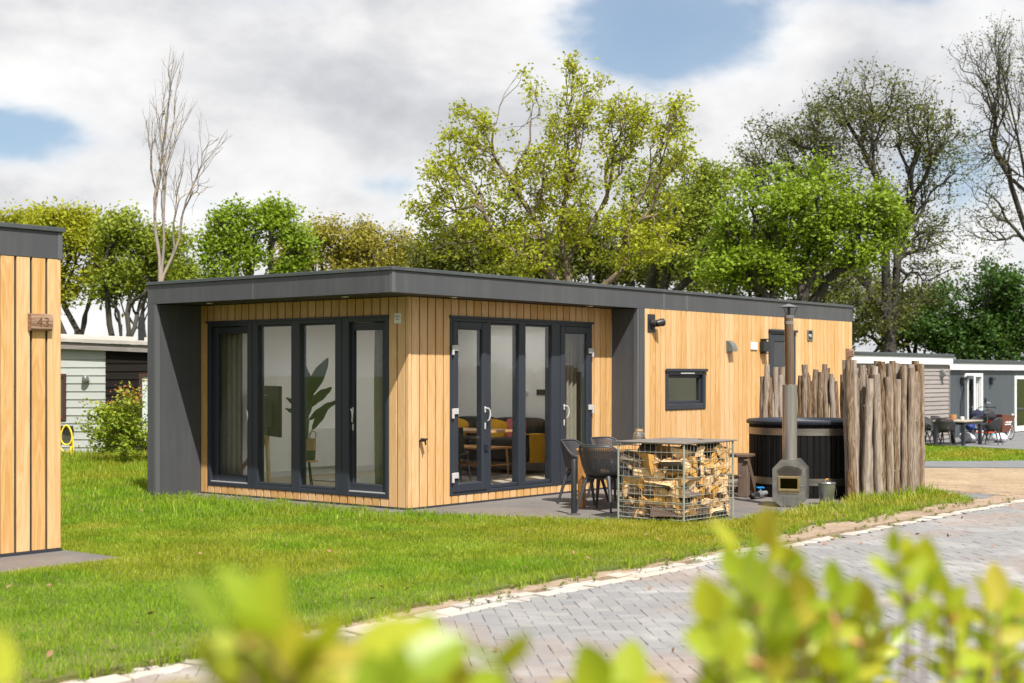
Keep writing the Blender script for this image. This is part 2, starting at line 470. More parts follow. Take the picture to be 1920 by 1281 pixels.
grass_mat()
foliage_mat('leaf_oak_young', ((0.0, (0.24, 0.29, 0.014)), (0.45, (0.36, 0.41, 0.022)), (0.88, (0.45, 0.47, 0.035)), (1.0, (0.33, 0.23, 0.06))), 0.42)
foliage_mat('leaf_yellow_green', ((0.0, (0.23, 0.265, 0.013)), (0.5, (0.36, 0.39, 0.022)), (1.0, (0.44, 0.45, 0.045))), 0.42)
foliage_mat('leaf_mid_green', ((0.0, (0.14, 0.195, 0.016)), (0.5, (0.23, 0.295, 0.028)), (1.0, (0.32, 0.36, 0.045))))
foliage_mat('leaf_olive', ((0.0, (0.23, 0.21, 0.025)), (0.5, (0.33, 0.30, 0.04)), (1.0, (0.37, 0.35, 0.06))))
foliage_mat('leaf_bright_green', ((0.0, (0.125, 0.20, 0.01)), (0.5, (0.22, 0.33, 0.018)), (1.0, (0.30, 0.40, 0.03))))
foliage_mat('leaf_dull', ((0.0, (0.070, 0.092, 0.014)), (0.5, (0.125, 0.15, 0.025)), (1.0, (0.20, 0.20, 0.045))))
foliage_mat('leaf_dark', ((0.0, (0.028, 0.075, 0.010)), (0.5, (0.052, 0.118, 0.015)), (1.0, (0.09, 0.16, 0.026))))
foliage_mat('leaf_shrub', ((0.0, (0.13, 0.21, 0.012)), (0.5, (0.26, 0.35, 0.022)), (0.88, (0.42, 0.42, 0.05)), (1.0, (0.40, 0.15, 0.06))))
foliage_mat('leaf_weed', ((0.0, (0.10, 0.17, 0.02)), (0.6, (0.19, 0.26, 0.04)), (1.0, (0.30, 0.20, 0.08))))


def hedge_leaf_mat():
    m = bpy.data.materials.new('leaf_beech')
    m.use_nodes = True
    MATS['leaf_beech'] = m
    nt = m.node_tree
    nt.nodes.clear()
    info = nd(nt, 'ShaderNodeObjectInfo').outputs['Random']
    at = nd(nt, 'ShaderNodeAttribute', attribute_name='rnd').outputs['Fac']
    r = mth(nt, 'FRACT', mth(nt, 'ADD', at, info))
    tc = nd(nt, 'ShaderNodeTexCoord').outputs['Object']
    sp = nd(nt, 'ShaderNodeSeparateXYZ', {0: tc})
    col = ramp(nt, r, ((0.0, (0.23, 0.34, 0.018)), (0.45, (0.36, 0.44, 0.025)), (0.8, (0.46, 0.48, 0.03)), (1.0, (0.46, 0.37, 0.05))))
    vein = mth(nt, 'SINE', mth(nt, 'MULTIPLY', mth(nt, 'ADD', sp.outputs[0], mth(nt, 'MULTIPLY', mth(nt, 'ABSOLUTE', sp.outputs[1]), -0.8)), 900.0))
    col = mixc(nt, ramp(nt, vein, ((0.55, 0.0), (1.0, 0.25))), col, (0.55, 0.60, 0.15))
    di = nd(nt, 'ShaderNodeBsdfPrincipled', {'Base Color': col, 'Roughness': 0.38, 'Specular IOR Level': 0.5})
    tr = nd(nt, 'ShaderNodeBsdfTranslucent', {'Color': mixc(nt, 1.0, col, (1.2, 1.1, 0.5), 'MULTIPLY')})
    mx = nd(nt, 'ShaderNodeMixShader', {0: 0.45, 1: di.outputs[0], 2: tr.outputs[0]})
    nd(nt, 'ShaderNodeOutputMaterial', {0: mx.outputs[0]})


hedge_leaf_mat()
plain('leaf_strelitzia', (0.022, 0.062, 0.012), 0.35, 0.0, 0.2, 8.0)


def bark(name, lo, hi, lichen=None):
    m, nt, b = base_mat(name)
    tc = nd(nt, 'ShaderNodeTexCoord').outputs['Object']
    n = noise(nt, mapping(nt, tc, (14, 14, 3)), 1.0, 5.0, 0.7)
    col = ramp(nt, n, ((0.3, lo), (0.7, hi)))
    if lichen:
        n2 = noise(nt, tc, 5.0, 4.0, 0.6)
        col = mixc(nt, ramp(nt, n2, ((0.52, 0.0), (0.62, 0.8))), col, lichen)
    nt.links.new(col, b.inputs['Base Color'])
    b.inputs['Roughness'].default_value = 0.9
    bp = nd(nt, 'ShaderNodeBump', {'Strength': 0.7, 'Distance': 0.03, 'Height': n})
    nt.links.new(bp.outputs[0], b.inputs['Normal'])


bark('bark_oak', (0.085, 0.065, 0.045), (0.16, 0.125, 0.085), (0.26, 0.20, 0.075))
bark('bark_dark', (0.030, 0.026, 0.022), (0.07, 0.06, 0.05))
bark('bark_pale', (0.20, 0.17, 0.15), (0.31, 0.27, 0.24), (0.34, 0.25, 0.10))
bark('bark_mid', (0.06, 0.048, 0.038), (0.115, 0.09, 0.07))


def chair_mat():
    m, nt, b = base_mat('chair_resin')           # woven-look shell: rows of small holes
    uv = nd(nt, 'ShaderNodeUVMap').outputs[0]
    sp = nd(nt, 'ShaderNodeSeparateXYZ', {0: uv})
    fx = mth(nt, 'SUBTRACT', mth(nt, 'FRACT', mth(nt, 'MULTIPLY', sp.outputs[0], 58.0)), 0.5)
    row = mth(nt, 'MULTIPLY', sp.outputs[1], 26.0)
    fy = mth(nt, 'SUBTRACT', mth(nt, 'FRACT', row), 0.5)
    d = mth(nt, 'ADD', mth(nt, 'MULTIPLY', fx, fx), mth(nt, 'MULTIPLY', fy, fy))
    hole = mth(nt, 'LESS_THAN', d, 0.070)
    inside = mth(nt, 'MULTIPLY', mth(nt, 'GREATER_THAN', sp.outputs[1], 0.12), mth(nt, 'LESS_THAN', sp.outputs[1], 0.94))
    hole = mth(nt, 'MULTIPLY', hole, inside)
    b.inputs['Base Color'].default_value = (0.042, 0.042, 0.047, 1)
    b.inputs['Roughness'].default_value = 0.48
    tr = nd(nt, 'ShaderNodeBsdfTransparent')
    mx = nd(nt, 'ShaderNodeMixShader', {0: hole, 1: b.outputs[0], 2: tr.outputs[0]})
    nt.links.new(mx.outputs[0], nt.nodes['Material Output'].inputs[0])


chair_mat()
plain('chair_solid', (0.042, 0.042, 0.047), 0.5)


def slate_cladding():
    m, nt, b = base_mat('slate_cladding')        # far wall of narrow vertical boards
    tc = nd(nt, 'ShaderNodeTexCoord').outputs['Object']
    sp = nd(nt, 'ShaderNodeSeparateXYZ', {0: tc})
    f = mth(nt, 'FRACT', mth(nt, 'DIVIDE', sp.outputs[0], 0.16))
    line = mth(nt, 'LESS_THAN', f, 0.10)
    n = noise(nt, mapping(nt, tc, (4, 4, 1)), 1.0, 4.0, 0.6)
    col = ramp(nt, n, ((0.3, (0.058, 0.070, 0.080)), (0.7, (0.070, 0.083, 0.094))))
    nt.links.new(mixc(nt, mth(nt, 'MULTIPLY', line, 0.55), col, (0.03, 0.035, 0.04)), b.inputs['Base Color'])
    b.inputs['Roughness'].default_value = 0.6


slate_cladding()


# ------------------------------------------------------------------ mesh helpers
COL = scene.collection


class MB:
    """collects simple solids and links them as ONE mesh object"""

    def __init__(self, T=None):
        self.v, self.f, self.m, self.uv = [], [], [], []
        self.T = T

    def add(self, vs, fs, mi=0):
        o = len(self.v)
        if self.T is not None:
            vs = [tuple(self.T @ Vector(p)) for p in vs]
        self.v.extend([tuple(p) for p in vs])
        self.f.extend([tuple(i + o for i in f) for f in fs])
        self.m.extend([mi] * len(fs))
        return self

    def box(self, x0, x1, y0, y1, z0, z1, c=0.0, mi=0, fm=None):
        x0, x1 = min(x0, x1), max(x0, x1)
        y0, y1 = min(y0, y1), max(y0, y1)
        z0, z1 = min(z0, z1), max(z0, z1)
        c = min(c, 0.45 * (x1 - x0), 0.45 * (y1 - y0), 0.45 * (z1 - z0))
        if c <= 0:
            vs = [(x, y, z) for z in (z0, z1) for y in (y0, y1) for x in (x0, x1)]
            fs = [(0, 2, 3, 1), (4, 5, 7, 6), (0, 1, 5, 4), (2, 6, 7, 3), (0, 4, 6, 2), (1, 3, 7, 5)]
        else:
            vs, idx = [], {}
            X, Y, Z = (x0, x1), (y0, y1), (z0, z1)
            for i in (0, 1):
                for j in (0, 1):
                    for k in (0, 1):
                        p = [X[i], Y[j], Z[k]]
                        ins = [p[0] + (c if i == 0 else -c), p[1] + (c if j == 0 else -c), p[2] + (c if k == 0 else -c)]
                        for a in range(3):
                            q = list(ins)
                            q[a] = p[a]
                            idx[(i, j, k, a)] = len(vs)
                            vs.append(tuple(q))
            fs = []
            for a in range(3):
                b, d = (a + 1) % 3, (a + 2) % 3
                for s in (0, 1):
                    q = []
                    for (bb, dd) in ((0, 0), (1, 0), (1, 1), (0, 1)):
                        t = [0, 0, 0]
                        t[a], t[b], t[d] = s, bb, dd
                        q.append(idx[(t[0], t[1], t[2], a)])
                    fs.append(tuple(q if s else q[::-1]))
            for a in range(3):
                b, d = (a + 1) % 3, (a + 2) % 3
                for sb in (0, 1):
                    for sd in (0, 1):
                        q = []
                        for (sa, w) in ((0, b), (1, b), (1, d), (0, d)):
                            t = [0, 0, 0]
                            t[a], t[b], t[d] = sa, sb, sd
                            q.append(idx[(t[0], t[1], t[2], w)])
                        fs.append(tuple(q))
            for i in (0, 1):
                for j in (0, 1):
                    for k in (0, 1):
                        fs.append((idx[(i, j, k, 0)], idx[(i, j, k, 1)], idx[(i, j, k, 2)]))
        return self.add(vs, fs, mi)

    def tube(self, pts, radii, n=8, cap=True, mi=0):
        pts = [Vector(p) for p in pts]
        if not isinstance(radii, (list, tuple)):
            radii = [radii] * len(pts)
        vs, fs = [], []
        up = Vector((0, 0, 1))
        d0 = (pts[1] - pts[0]).normalized()
        a = d0.orthogonal().normalized() if abs(d0.dot(up)) > 0.95 else d0.cross(up).normalized()
        for i, p in enumerate(pts):
            d = (pts[min(i + 1, len(pts) - 1)] - pts[max(i - 1, 0)]).normalized()
            a = (a - d * a.dot(d)).normalized()
            b = d.cross(a)
            for k in range(n):
                t = 2 * PI * k / n
                vs.append(p + (a * math.cos(t) + b * math.sin(t)) * radii[i])
        for i in range(len(pts) - 1):
            for k in range(n):
                k2 = (k + 1) % n
                fs.append((i * n + k, i * n + k2, (i + 1) * n + k2, (i + 1) * n + k))
        if cap:
            fs.append(tuple(range(n))[::-1])
            fs.append(tuple((len(pts) - 1) * n + k for k in range(n)))
        return self.add(vs, fs, mi)

    def lathe(self, prof, n=24, c=(0, 0, 0), mi=0, closed=False):
        vs, fs = [], []
        for (r, z) in prof:
            for k in range(n):
                t = 2 * PI * k / n
                vs.append((c[0] + r * math.cos(t), c[1] + r * math.sin(t), c[2] + z))
        m = len(prof)
        for i in range(m if closed else m - 1):
            i2 = (i + 1) % m
            for k in range(n):
                k2 = (k + 1) % n
                fs.append((i * n + k, i * n + k2, i2 * n + k2, i2 * n + k))
        if not closed:
            if prof[0][0] > 1e-4:
                fs.append(tuple(range(n))[::-1])
            if prof[-1][0] > 1e-4:
                fs.append(tuple((m - 1) * n + k for k in range(n)))
        return self.add(vs, fs, mi)

    def prism(self, poly, o, ax, ay, az, depth, mi=0):
        """polygon in the plane (ax, ay) at o, pushed depth along az"""
        o, ax, ay, az = Vector(o), Vector(ax), Vector(ay), Vector(az)
        n = len(poly)
        vs = [o + ax * p[0] + ay * p[1] for p in poly] + [o + ax * p[0] + ay * p[1] + az * depth for p in poly]
        fs = [tuple(range(n))[::-1], tuple(range(n, 2 * n))]
        fs += [(i, (i + 1) % n, n + (i + 1) % n, n + i) for i in range(n)]
        return self.add(vs, fs, mi)

    def grid(self, fn, nu, nv, mi=0, closed_u=False, uv=False):
        vs = [fn(i / nu, j / nv) for j in range(nv + 1) for i in range(nu + (0 if closed_u else 1))]
        w = nu if closed_u else nu + 1
        fs = []
        for j in range(nv):
            for i in range(nu):
                i2 = (i + 1) % w
                fs.append((j * w + i, j * w + i2, (j + 1) * w + i2, (j + 1) * w + i))
                if uv:
                    self.uv.append(((i / nu, j / nv), ((i + 1) / nu, j / nv), ((i + 1) / nu, (j + 1) / nv), (i / nu, (j + 1) / nv)))
        return self.add(vs, fs, mi)

    def mesh(self, name, mats, smooth=None, recalc=True):
        me = bpy.data.meshes.new(name)
        me.from_pydata(self.v, [], self.f)
        for m in (mats if isinstance(mats, (list, tuple)) else [mats]):
            me.materials.append(MATS[m])
        if any(self.m):
            me.polygons.foreach_set('material_index', self.m)
        if self.uv and len(self.uv) == len(self.f):
            l = me.uv_layers.new(name='UVMap')
            flat = [c for q in self.uv for p in q for c in p]
            l.data.foreach_set('uv', flat)
        if recalc:
            bm = bmesh.new()
            bm.from_mesh(me)
            bmesh.ops.recalc_face_normals(bm, faces=bm.faces)
            bm.to_mesh(me)
            bm.free()
        if smooth is not None:
            me.polygons.foreach_set('use_smooth', [True] * len(me.polygons))
            if smooth < 179:
                me.set_sharp_from_angle(angle=rad(smooth))
        me.update()
        return me

    def build(self, name, mats, parent=None, smooth=None, recalc=True):
        o = bpy.data.objects.new(name, self.mesh(name, mats, smooth, recalc))
        COL.objects.link(o)
        o.parent = parent
        return o


def link_mesh(name, me, parent=None):
    o = bpy.data.objects.new(name, me)
    COL.objects.link(o)
    o.parent = parent
    return o


def tag(o, label=None, cat=None, group=None, kind=None):
    if label:
        o['label'] = label
    if cat:
        o['category'] = cat
    if group:
        o['group'] = group
    if kind:
        o['kind'] = kind
    return o


def thing(name, label, cat, loc=(0, 0, 0), rz=0.0, group=None):
    o = bpy.data.objects.new(name, None)
    o.empty_display_size = 0.2
    COL.objects.link(o)
    o.location = loc
    o.rotation_euler = (0, 0, rz)
    return tag(o, label, cat, group)


def copy_tree(o, parent=None):
    c = o.copy()
    COL.objects.link(c)
    c.parent = parent
    for ch in list(o.children):
        copy_tree(ch, c)
    return c


def np_mesh(name, verts, faces_flat, per, mat, attrs=None, smooth=False):
    """mesh from numpy arrays; all faces have the same corner count"""
    me = bpy.data.meshes.new(name)
    nv, nf = len(verts), len(faces_flat) // per
    me.vertices.add(nv)
    me.vertices.foreach_set('co', np.asarray(verts, dtype=np.float32).ravel())
    me.loops.add(nf * per)
    me.loops.foreach_set('vertex_index', np.asarray(faces_flat, dtype=np.int32))
    me.polygons.add(nf)
    me.polygons.foreach_set('loop_start', np.arange(0, nf * per, per, dtype=np.int32))
    me.polygons.foreach_set('loop_total', np.full(nf, per, dtype=np.int32))
    me.polygons.foreach_set('use_smooth', np.full(nf, smooth, dtype=bool))
    for k, a in (attrs or {}).items():
        at = me.attributes.new(k, 'FLOAT', 'FACE')
        at.data.foreach_set('value', np.asarray(a, dtype=np.float32))
    me.materials.append(MATS[mat])
    me.update(calc_edges=True)
    return me


def rects_minus(rect, holes):
    """split rectangle (s0,s1,z0,z1) round rectangular openings"""
    out = [rect]
    for (a, b, c, d) in holes:
        nxt = []
        for (s0, s1, z0, z1) in out:
            if b <= s0 or a >= s1 or d <= z0 or c >= z1:
                nxt.append((s0, s1, z0, z1))
                continue
            if a > s0:
                nxt.append((s0, a, z0, z1))
            if b < s1:
                nxt.append((b, s1, z0, z1))
            m0, m1 = max(s0, a), min(s1, b)
            if c > z0:
                nxt.append((m0, m1, z0, c))
            if d < z1:
                nxt.append((m0, m1, d, z1))
        out = nxt
    return [r for r in out if r[1] - r[0] > 0.004 and r[3] - r[2] > 0.004]


def wallbox(mb, face, s0, s1, o0, o1, z0, z1, c=0.0, mi=0):
    """box on a wall face: s along the wall, o outwards from its plane"""
    kind, off = face
    if kind == 'x':        # plane x = off looking to -x, s is y
        mb.box(off - o1, off - o0, s0, s1, z0, z1, c, mi)
    elif kind == 'X':      # plane x = off looking to +x
        mb.box(off + o0, off + o1, s0, s1, z0, z1, c, mi)
    else:                  # plane y = off looking to -y, s is x
        mb.box(s0, s1, off - o1, off - o0, z0, z1, c, mi)
    return mb


def planks(parent, face, s0, s1, z0, z1, pitch, holes=(), gap=0.009, mat='plank_wood', thick=0.02):
    n = max(1, round((s1 - s0) / pitch))
    w = (s1 - s0) / n
    for k in range(n):
        a = s0 + k * w + gap / 2
        b = s0 + (k + 1) * w - gap / 2
        for (r0, r1, q0, q1) in rects_minus((a, b, z0, z1), holes):
            if r1 - r0 < 0.012:
                continue
            mb = MB()
            wallbox(mb, face, r0, r1, -thick, 0.0, q0, q1, 0.003)
            mb.build('plank', mat, parent)


def wall_core(parent, face, s0, s1, z0, z1, holes, o0, o1, mat, name):
    mb = MB()
    for (a, b, c, d) in rects_minus((s0, s1, z0, z1), holes):
        wallbox(mb, face, a, b, o0, o1, c, d)
    return mb.build(name, mat, parent)


def smooth01(a, b, x):
    t = max(0.0, min(1.0, (x - a) / (b - a)))
    return t * t * (3 - 2 * t)


def terrain(x, y):
    return -0.45 * smooth01(9.5, 25.0, x)


def text_part(name, s, size, mat, parent, M, extrude=0.002, align='CENTER', space=1.0):
    cu = bpy.data.curves.new(name, 'FONT')
    cu.body = s
    cu.size = size
    cu.extrude = extrude
    cu.align_x = align
    cu.align_y = 'CENTER'
    cu.space_character = space
    tmp = bpy.data.objects.new(name + '_tmp', cu)
    COL.objects.link(tmp)
    dg = bpy.context.evaluated_depsgraph_get()
    me = bpy.data.meshes.new_from_object(tmp.evaluated_get(dg))
    bpy.data.objects.remove(tmp)
    bpy.data.curves.remove(cu)
    me.transform(M)
    me.materials.clear()
    me.materials.append(MATS[mat])
    return link_mesh(name, me, parent)



# ================================================================== the ground
def sheet(name, poly, dz, mat, cuts=0, kind='structure'):
    bm = bmesh.new()
    n = len(poly)
    cdt = geometry.delaunay_2d_cdt([Vector((p[0], p[1])) for p in poly], [(i, (i + 1) % n) for i in range(n)], [list(range(n))], 1, 1e-5)
    vs = [bm.verts.new((p[0], p[1], 0)) for p in cdt[0]]
    for t in cdt[2]:
        bm.faces.new([vs[i] for i in t])
    for _ in range(cuts):
        bmesh.ops.subdivide_edges(bm, edges=bm.edges[:], cuts=1, use_grid_fill=True)
    for v in bm.verts:
        v.co.z = terrain(v.co.x, v.co.y) + dz
    bmesh.ops.recalc_face_normals(bm, faces=bm.faces)
    for f in bm.faces:
        if f.normal.z < 0:
            f.normal_flip()
    edge = [e for e in bm.edges if len(e.link_faces) == 1]
    ex = bmesh.ops.extrude_edge_only(bm, edges=edge)['geom']
    for v in ex:
        if isinstance(v, bmesh.types.BMVert):
            v.co.z -= 0.07
    me = bpy.data.meshes.new(name)
    bm.to_mesh(me)
    bm.free()
    me.materials.append(MATS[mat])
    o = link_mesh(name, me)
    if kind:
        o['kind'] = kind
    return o


gx = [-900, -400, -160, -80, -40] + [-30 + 1.5 * i for i in range(60)] + [70, 100, 180, 420, 900]
gy = [-900, -400, -160, -80, -40, -25] + [-20 + 3.0 * i for i in range(30)] + [80, 120, 220, 450, 900]
gv = [(x, y, terrain(x, y) - 0.03) for y in gy for x in gx]
W_ = len(gx)
gf = [(j * W_ + i, j * W_ + i + 1, (j + 1) * W_ + i + 1, (j + 1) * W_ + i) for j in range(len(gy) - 1) for i in range(W_ - 1)]
gm = MB()
gm.add(gv, gf)
ground = gm.build('ground', 'ground_grass')
tag(ground, 'wide flat ground of rough grass under the whole park', 'ground', kind='structure')

rng = random.Random(11)


def wig(x, s=1.0, ph=0.0):
    return mnoise.noise(Vector((x * s + ph, 3.3, 7.7)))


# lawn outline: along the road verge, round the palisade and the terrace, and behind the houses
lawn_poly = []
x = -15.0
while x <= 5.9:
    yy = -4.93 - 0.10 * smooth01(0.5, -1.5, x) + 0.10 * wig(x, 1.1) + 0.05 * wig(x, 4.0, 5) - 0.14 * smooth01(-4.5, -7.5, x) * 1.6
    if x > -0.5:
        yy += 0.22 * smooth01(-0.5, 2.0, x) * (0.8 + 0.6 * wig(x, 2.2, 9))
    lawn_poly.append((x, yy))
    x += 0.16
lawn_poly += [(6.25, -4.55), (6.45, -4.25), (6.7, -4.0), (6.62, -3.92), (5.9, -4.02), (5.2, -3.98), (4.75, -3.82), (4.45, -3.78), (4.1, -3.86)]
x = 3.9
while x > 0.75:
    lawn_poly.append((x, -3.90 + 0.05 * wig(x, 2.5, 3) + 0.03 * wig(x, 7, 1)))
    x -= 0.12
xb = [(-3.75, 0.62), (-3.1, 0.44), (-2.3, 0.16), (-1.1, -0.29), (-0.6, -0.42), (0.0, -0.46), (2.0, -0.36), (4.03, -0.40), (4.06, -0.80), (4.25, -0.80)]
yy = -3.75
while yy < 4.25:
    for (a, b) in zip(xb, xb[1:]):
        if a[0] <= yy <= b[0]:
            t = (yy - a[0]) / (b[0] - a[0])
            lawn_poly.append((a[1] * (1 - t) + b[1] * t + 0.035 * wig(yy, 3.0, 2) + 0.02 * wig(yy, 8.0), yy))
            break
    yy += 0.12
lawn_poly += [(-0.8, 4.3), (12.0, 4.3), (12.0, 22.0), (-15.0, 22.0)]
lawn = sheet('lawn', lawn_poly, 0.030, 'ground_grass')
tag(lawn, 'mown green lawn between the houses and the paved road', 'lawn')
verge = sheet('sand_verge', [(-15, -5.30), (-3, -5.22), (1, -5.2), (5.0, -5.28), (7.4, -5.36), (7.4, -4.75), (6.0, -4.3), (3.0, -4.0), (-2, -4.5), (-15, -4.75)], 0.004, 'sand')
tag(verge, 'narrow strip of bare sand between lawn and kerb stones', 'verge')
patch = sheet('asphalt_patch', [(7.0, -3.55), (7.26, -4.0), (6.85, -4.86), (6.2, -4.93), (5.95, -4.5), (6.12, -3.95)], 0.010, 'asphalt')
tag(patch, 'small grey slab path beside the log palisade', 'path')
straw = sheet('straw_bed', [(11.6, -1.1), (13.0, -1.95), (15.4, -3.0), (17.0, -3.9), (17.0, -5.3), (8.0, -5.3), (6.9, -5.0), (6.95, -4.3), (7.1, -3.5), (7.4, -1.5), (10.0, -0.6)], 0.012, 'straw_soil', 2)
tag(straw, 'bare straw coloured soil bed beside the road', 'soil')
path = sheet('path', [(11.8, -0.55), (12.7, -1.02), (15.2, -2.47), (19.0, -4.9), (24.0, -5.2), (22.2, -0.1), (16.5, 0.62), (13.2, 1.8)], 0.016, 'asphalt', 3)
tag(path, 'grey asphalt path crossing towards the far houses', 'path')
slab = sheet('far_terrace', [(29.3, 5.75), (27.65, 1.8), (27.4, 0.5), (46.0, 0.5), (46.0, 6.45), (25.0, 6.4), (25.0, 5.9)], 0.02, 'slab_far', 1)
tag(slab, 'dark slab terrace in front of the slate coloured house', 'terrace')

# ------------------------------------------------------------------ the road: herringbone block paving
road = sheet('road', [(-40, -11.2), (80, -11.2), (80, -5.43), (-40, -5.43)], -0.0045, 'paver')
tag(road, 'grey block paved road in herringbone pattern', 'road')
F2 = (math.cos(YAW), math.sin(YAW))
R2 = (math.sin(YAW), -math.cos(YAW))


def view(x, y, z=0.0):
    dx, dy = x - CAM.x, y - CAM.y
    d = dx * F2[0] + dy * F2[1]
    l = dx * R2[0] + dy * R2[1]
    if d < 0.1:
        return (9e9, 9e9, d)
    return (960 + 2666.67 * l / d, 702.9 - 2666.67 * (z - CAM.z) / d, d)


BW = 0.105
c45, s45 = math.cos(rad(45)), math.sin(rad(45))
cells = []
for a in range(-190, 260):
    for b in range(-260, 190):
        t = (a - b) % 4
        if t not in (0, 3):
            continue
        cu, cv = ((a + 1.0) * BW, (b + 0.5) * BW) if t == 0 else ((a + 0.5) * BW, (b + 1.0) * BW)
        X = cu * c45 - cv * s45 - 6.0
        Y = cu * s45 + cv * c45 - 8.0
        if Y > -5.50 or Y < -11.0:
            continue
        u, v, d = view(X, Y)
        if d > 24 or u < -260 or u > 2180 or v > 1500 or d < 5:
            continue
        cells.append((d, X, Y, 45 if t == 0 else 135, u, v))
cells.sort()
L2, W2, CH = 0.2068 / 2, 0.1025 / 2, 0.003


def brick_verts(l, w, c, h):
    v = []
    for (dl, z) in ((0.0, -0.04), (0.0, h - c), (c, h)):
        v += [(-l + dl, -w + dl, z), (l - dl, -w + dl, z), (l - dl, w - dl, z), (-l + dl, w - dl, z)]
    return v


BF = [(0, 1, 5, 4), (1, 2, 6, 5), (2, 3, 7, 6), (3, 0, 4, 7), (4, 5, 9, 8), (5, 6, 10, 9), (6, 7, 11, 10), (7, 4, 8, 11), (8, 9, 10, 11)]
bb = MB()
bb.add(brick_verts(L2, W2, CH, 0.0), BF)
brick_me = bb.mesh('brick', 'paver', None, False)
nb, inframe = 0, [c for c in cells if -20 < c[4] < 1940 and c[5] < 1290]
near = set((c[1], c[2]) for c in inframe[:300])
rest_v, rest_f, rest_r = [], [], []
for (d, X, Y, ang, u, v) in cells:
    z = 0.001 + rng.uniform(-0.0025, 0.0025) + 0.004 * wig(X, 1.3, Y)
    if (X, Y) in near:
        o = link_mesh('brick', brick_me, road)
        o.location = (X, Y, z)
        o.rotation_euler = (rng.gauss(0, 0.012), rng.gauss(0, 0.012), rad(ang) + rng.gauss(0, 0.01))
    else:
        M = Matrix.Translation((X, Y, z)) @ Matrix.Rotation(rad(ang) + rng.gauss(0, 0.01), 4, 'Z') @ Matrix.Rotation(rng.gauss(0, 0.012), 4, 'X')
        o0 = len(rest_v)
        rest_v += [tuple(M @ Vector(p)) for p in brick_verts(L2, W2, CH, 0.0)]
        for f in BF:
            rest_f += [i + o0 for i in f]
        rest_r += [rng.random()] * len(BF)
pv = link_mesh('brick_paving', np_mesh('brick_paving', np.array(rest_v), rest_f, 4, 'paver', {'rnd': rest_r}), road)
pv['kind'] = 'stuff'

# kerb stones: pale concrete blocks along the road edge
kerb = bpy.data.objects.new('kerb', None)
COL.objects.link(kerb)
tag(kerb, 'pale concrete kerb stones along the edge of the road', 'kerb', kind='structure')
kb = MB()
kb.add(brick_verts(0.105, 0.075, 0.008, 0.0), BF)
kerb_me = kb.mesh('kerb_stone', 'kerb_concrete', None, False)
x = -12.0
weed_spots = []
while x < 7.2:
    ystrip = -5.40
    for r in range(2 if x < -0.2 else (1 if rng.random() < 0.85 else 0)):
        if rng.random() < (0.16 if r else 0.05):
            continue
        o = link_mesh('kerb_stone', kerb_me, kerb)
        o.location = (x + (0.11 if r else 0), ystrip + 0.175 * r + 0.05 * wig(x, 0.5), 0.008 + rng.uniform(-0.012, 0.004))
        o.rotation_euler = (rng.gauss(0, 0.03), rng.gauss(0, 0.02), rng.gauss(0, 0.04))
        o.scale = (rng.uniform(0.86, 1.0), rng.uniform(0.82, 1.02), 1)
        if rng.random() < 0.62:
            weed_spots.append((x + (0.11 if r else 0) + 0.11, ystrip + 0.175 * r + rng.choice((0, 0.087)), rng.uniform(0.5, 1.0)))
    x += 0.222

# terrace of large dark tiles round the corner of the house
terrace = bpy.data.objects.new('terrace', None)
COL.objects.link(terrace)
tag(terrace, 'terrace of large dark concrete tiles round the house corner', 'terrace', kind='structure')


def tiles(x0, x1, y0, y1, s, ztop):
    nx, ny = max(1, round((x1 - x0) / s)), max(1, round((y1 - y0) / s))
    sx, sy = (x1 - x0) / nx, (y1 - y0) / ny
    tm = MB()
    tm.add(brick_verts(sx / 2 - 0.003, sy / 2 - 0.003, 0.003, 0.0), BF)
    me = tm.mesh('tile', 'terrace_tile', None, False)
    for i in range(nx):
        for j in range(ny):
            o = link_mesh('tile', me, terrace)
            o.location = (x0 + (i + 0.5) * sx, y0 + (j + 0.5) * sy, ztop + rng.uniform(-0.002, 0.002))
            o.rotation_euler = (rng.gauss(0, 0.002), rng.gauss(0, 0.002), 0)


tiles(-0.60, 4.2, -4.2, 0.03, 0.6, 0.014)
tiles(4.2, 7.2, -4.2, -0.44, 0.6, 0.014)
tiles(7.2, 11.4, -1.64, -0.44, 0.6, 0.014)
tiles(-0.78, 0.0, 0.03, 4.04, 0.8, 0.014)
tiles(-11.2, -5.16, -1.30, -0.40, 0.9, 0.042)

# ================================================================== main house
OL, OR, W, LR = 0.779, 0.466, 4.044, 11.527
ZB, ZT, FIN = 2.677, 2.984, 0.17
XF = 4.42
FL = 0.16                                     # indoor floor level
house = thing('house', 'flat roofed holiday house with vertical wood cladding and dark grey fascia, behind the terrace', 'house')
LF, RF, WF = ('x', 0.0), ('y', 0.0), ('y', -OR)
hole_l = (0.345, 3.88, 0.135, 2.437)
hole_r = (0.775, 3.905, 0.135, 2.447)
hole_w = (5.15, 6.30, 1.165, 1.772)
hole_d = (8.35, 9.29, 0.10, 2.445)

wl = wall_core(house, LF, 0.025, W, 0.0, ZB, [hole_l], -0.18, -0.022, 'gap_black', 'wall')
planks(wl, LF, 0.052, W, 0.035, ZB, 0.15, [hole_l], 0.019)
wr = wall_core(house, RF, 0.18, XF, 0.0, ZB, [hole_r], -0.18, -0.022, 'gap_black', 'wall')
planks(wr, RF, 0.052, XF, 0.035, ZB, 0.152, [hole_r], 0.019)
ww = wall_core(house, WF, XF + FIN, LR - 0.02, 0.0, ZB + 0.1, [hole_w, hole_d], -0.16, -0.022, 'gap_black', 'wall')
planks(ww, WF, XF + FIN + 0.003, LR, 0.035, ZB + 0.004, 0.1445, [hole_w, hole_d], 0.0125)
MB().box(-0.004, 0.05, -0.004, 0.05, 0.035, ZB, 0.004).build('corner_post', 'plank_wood', house)
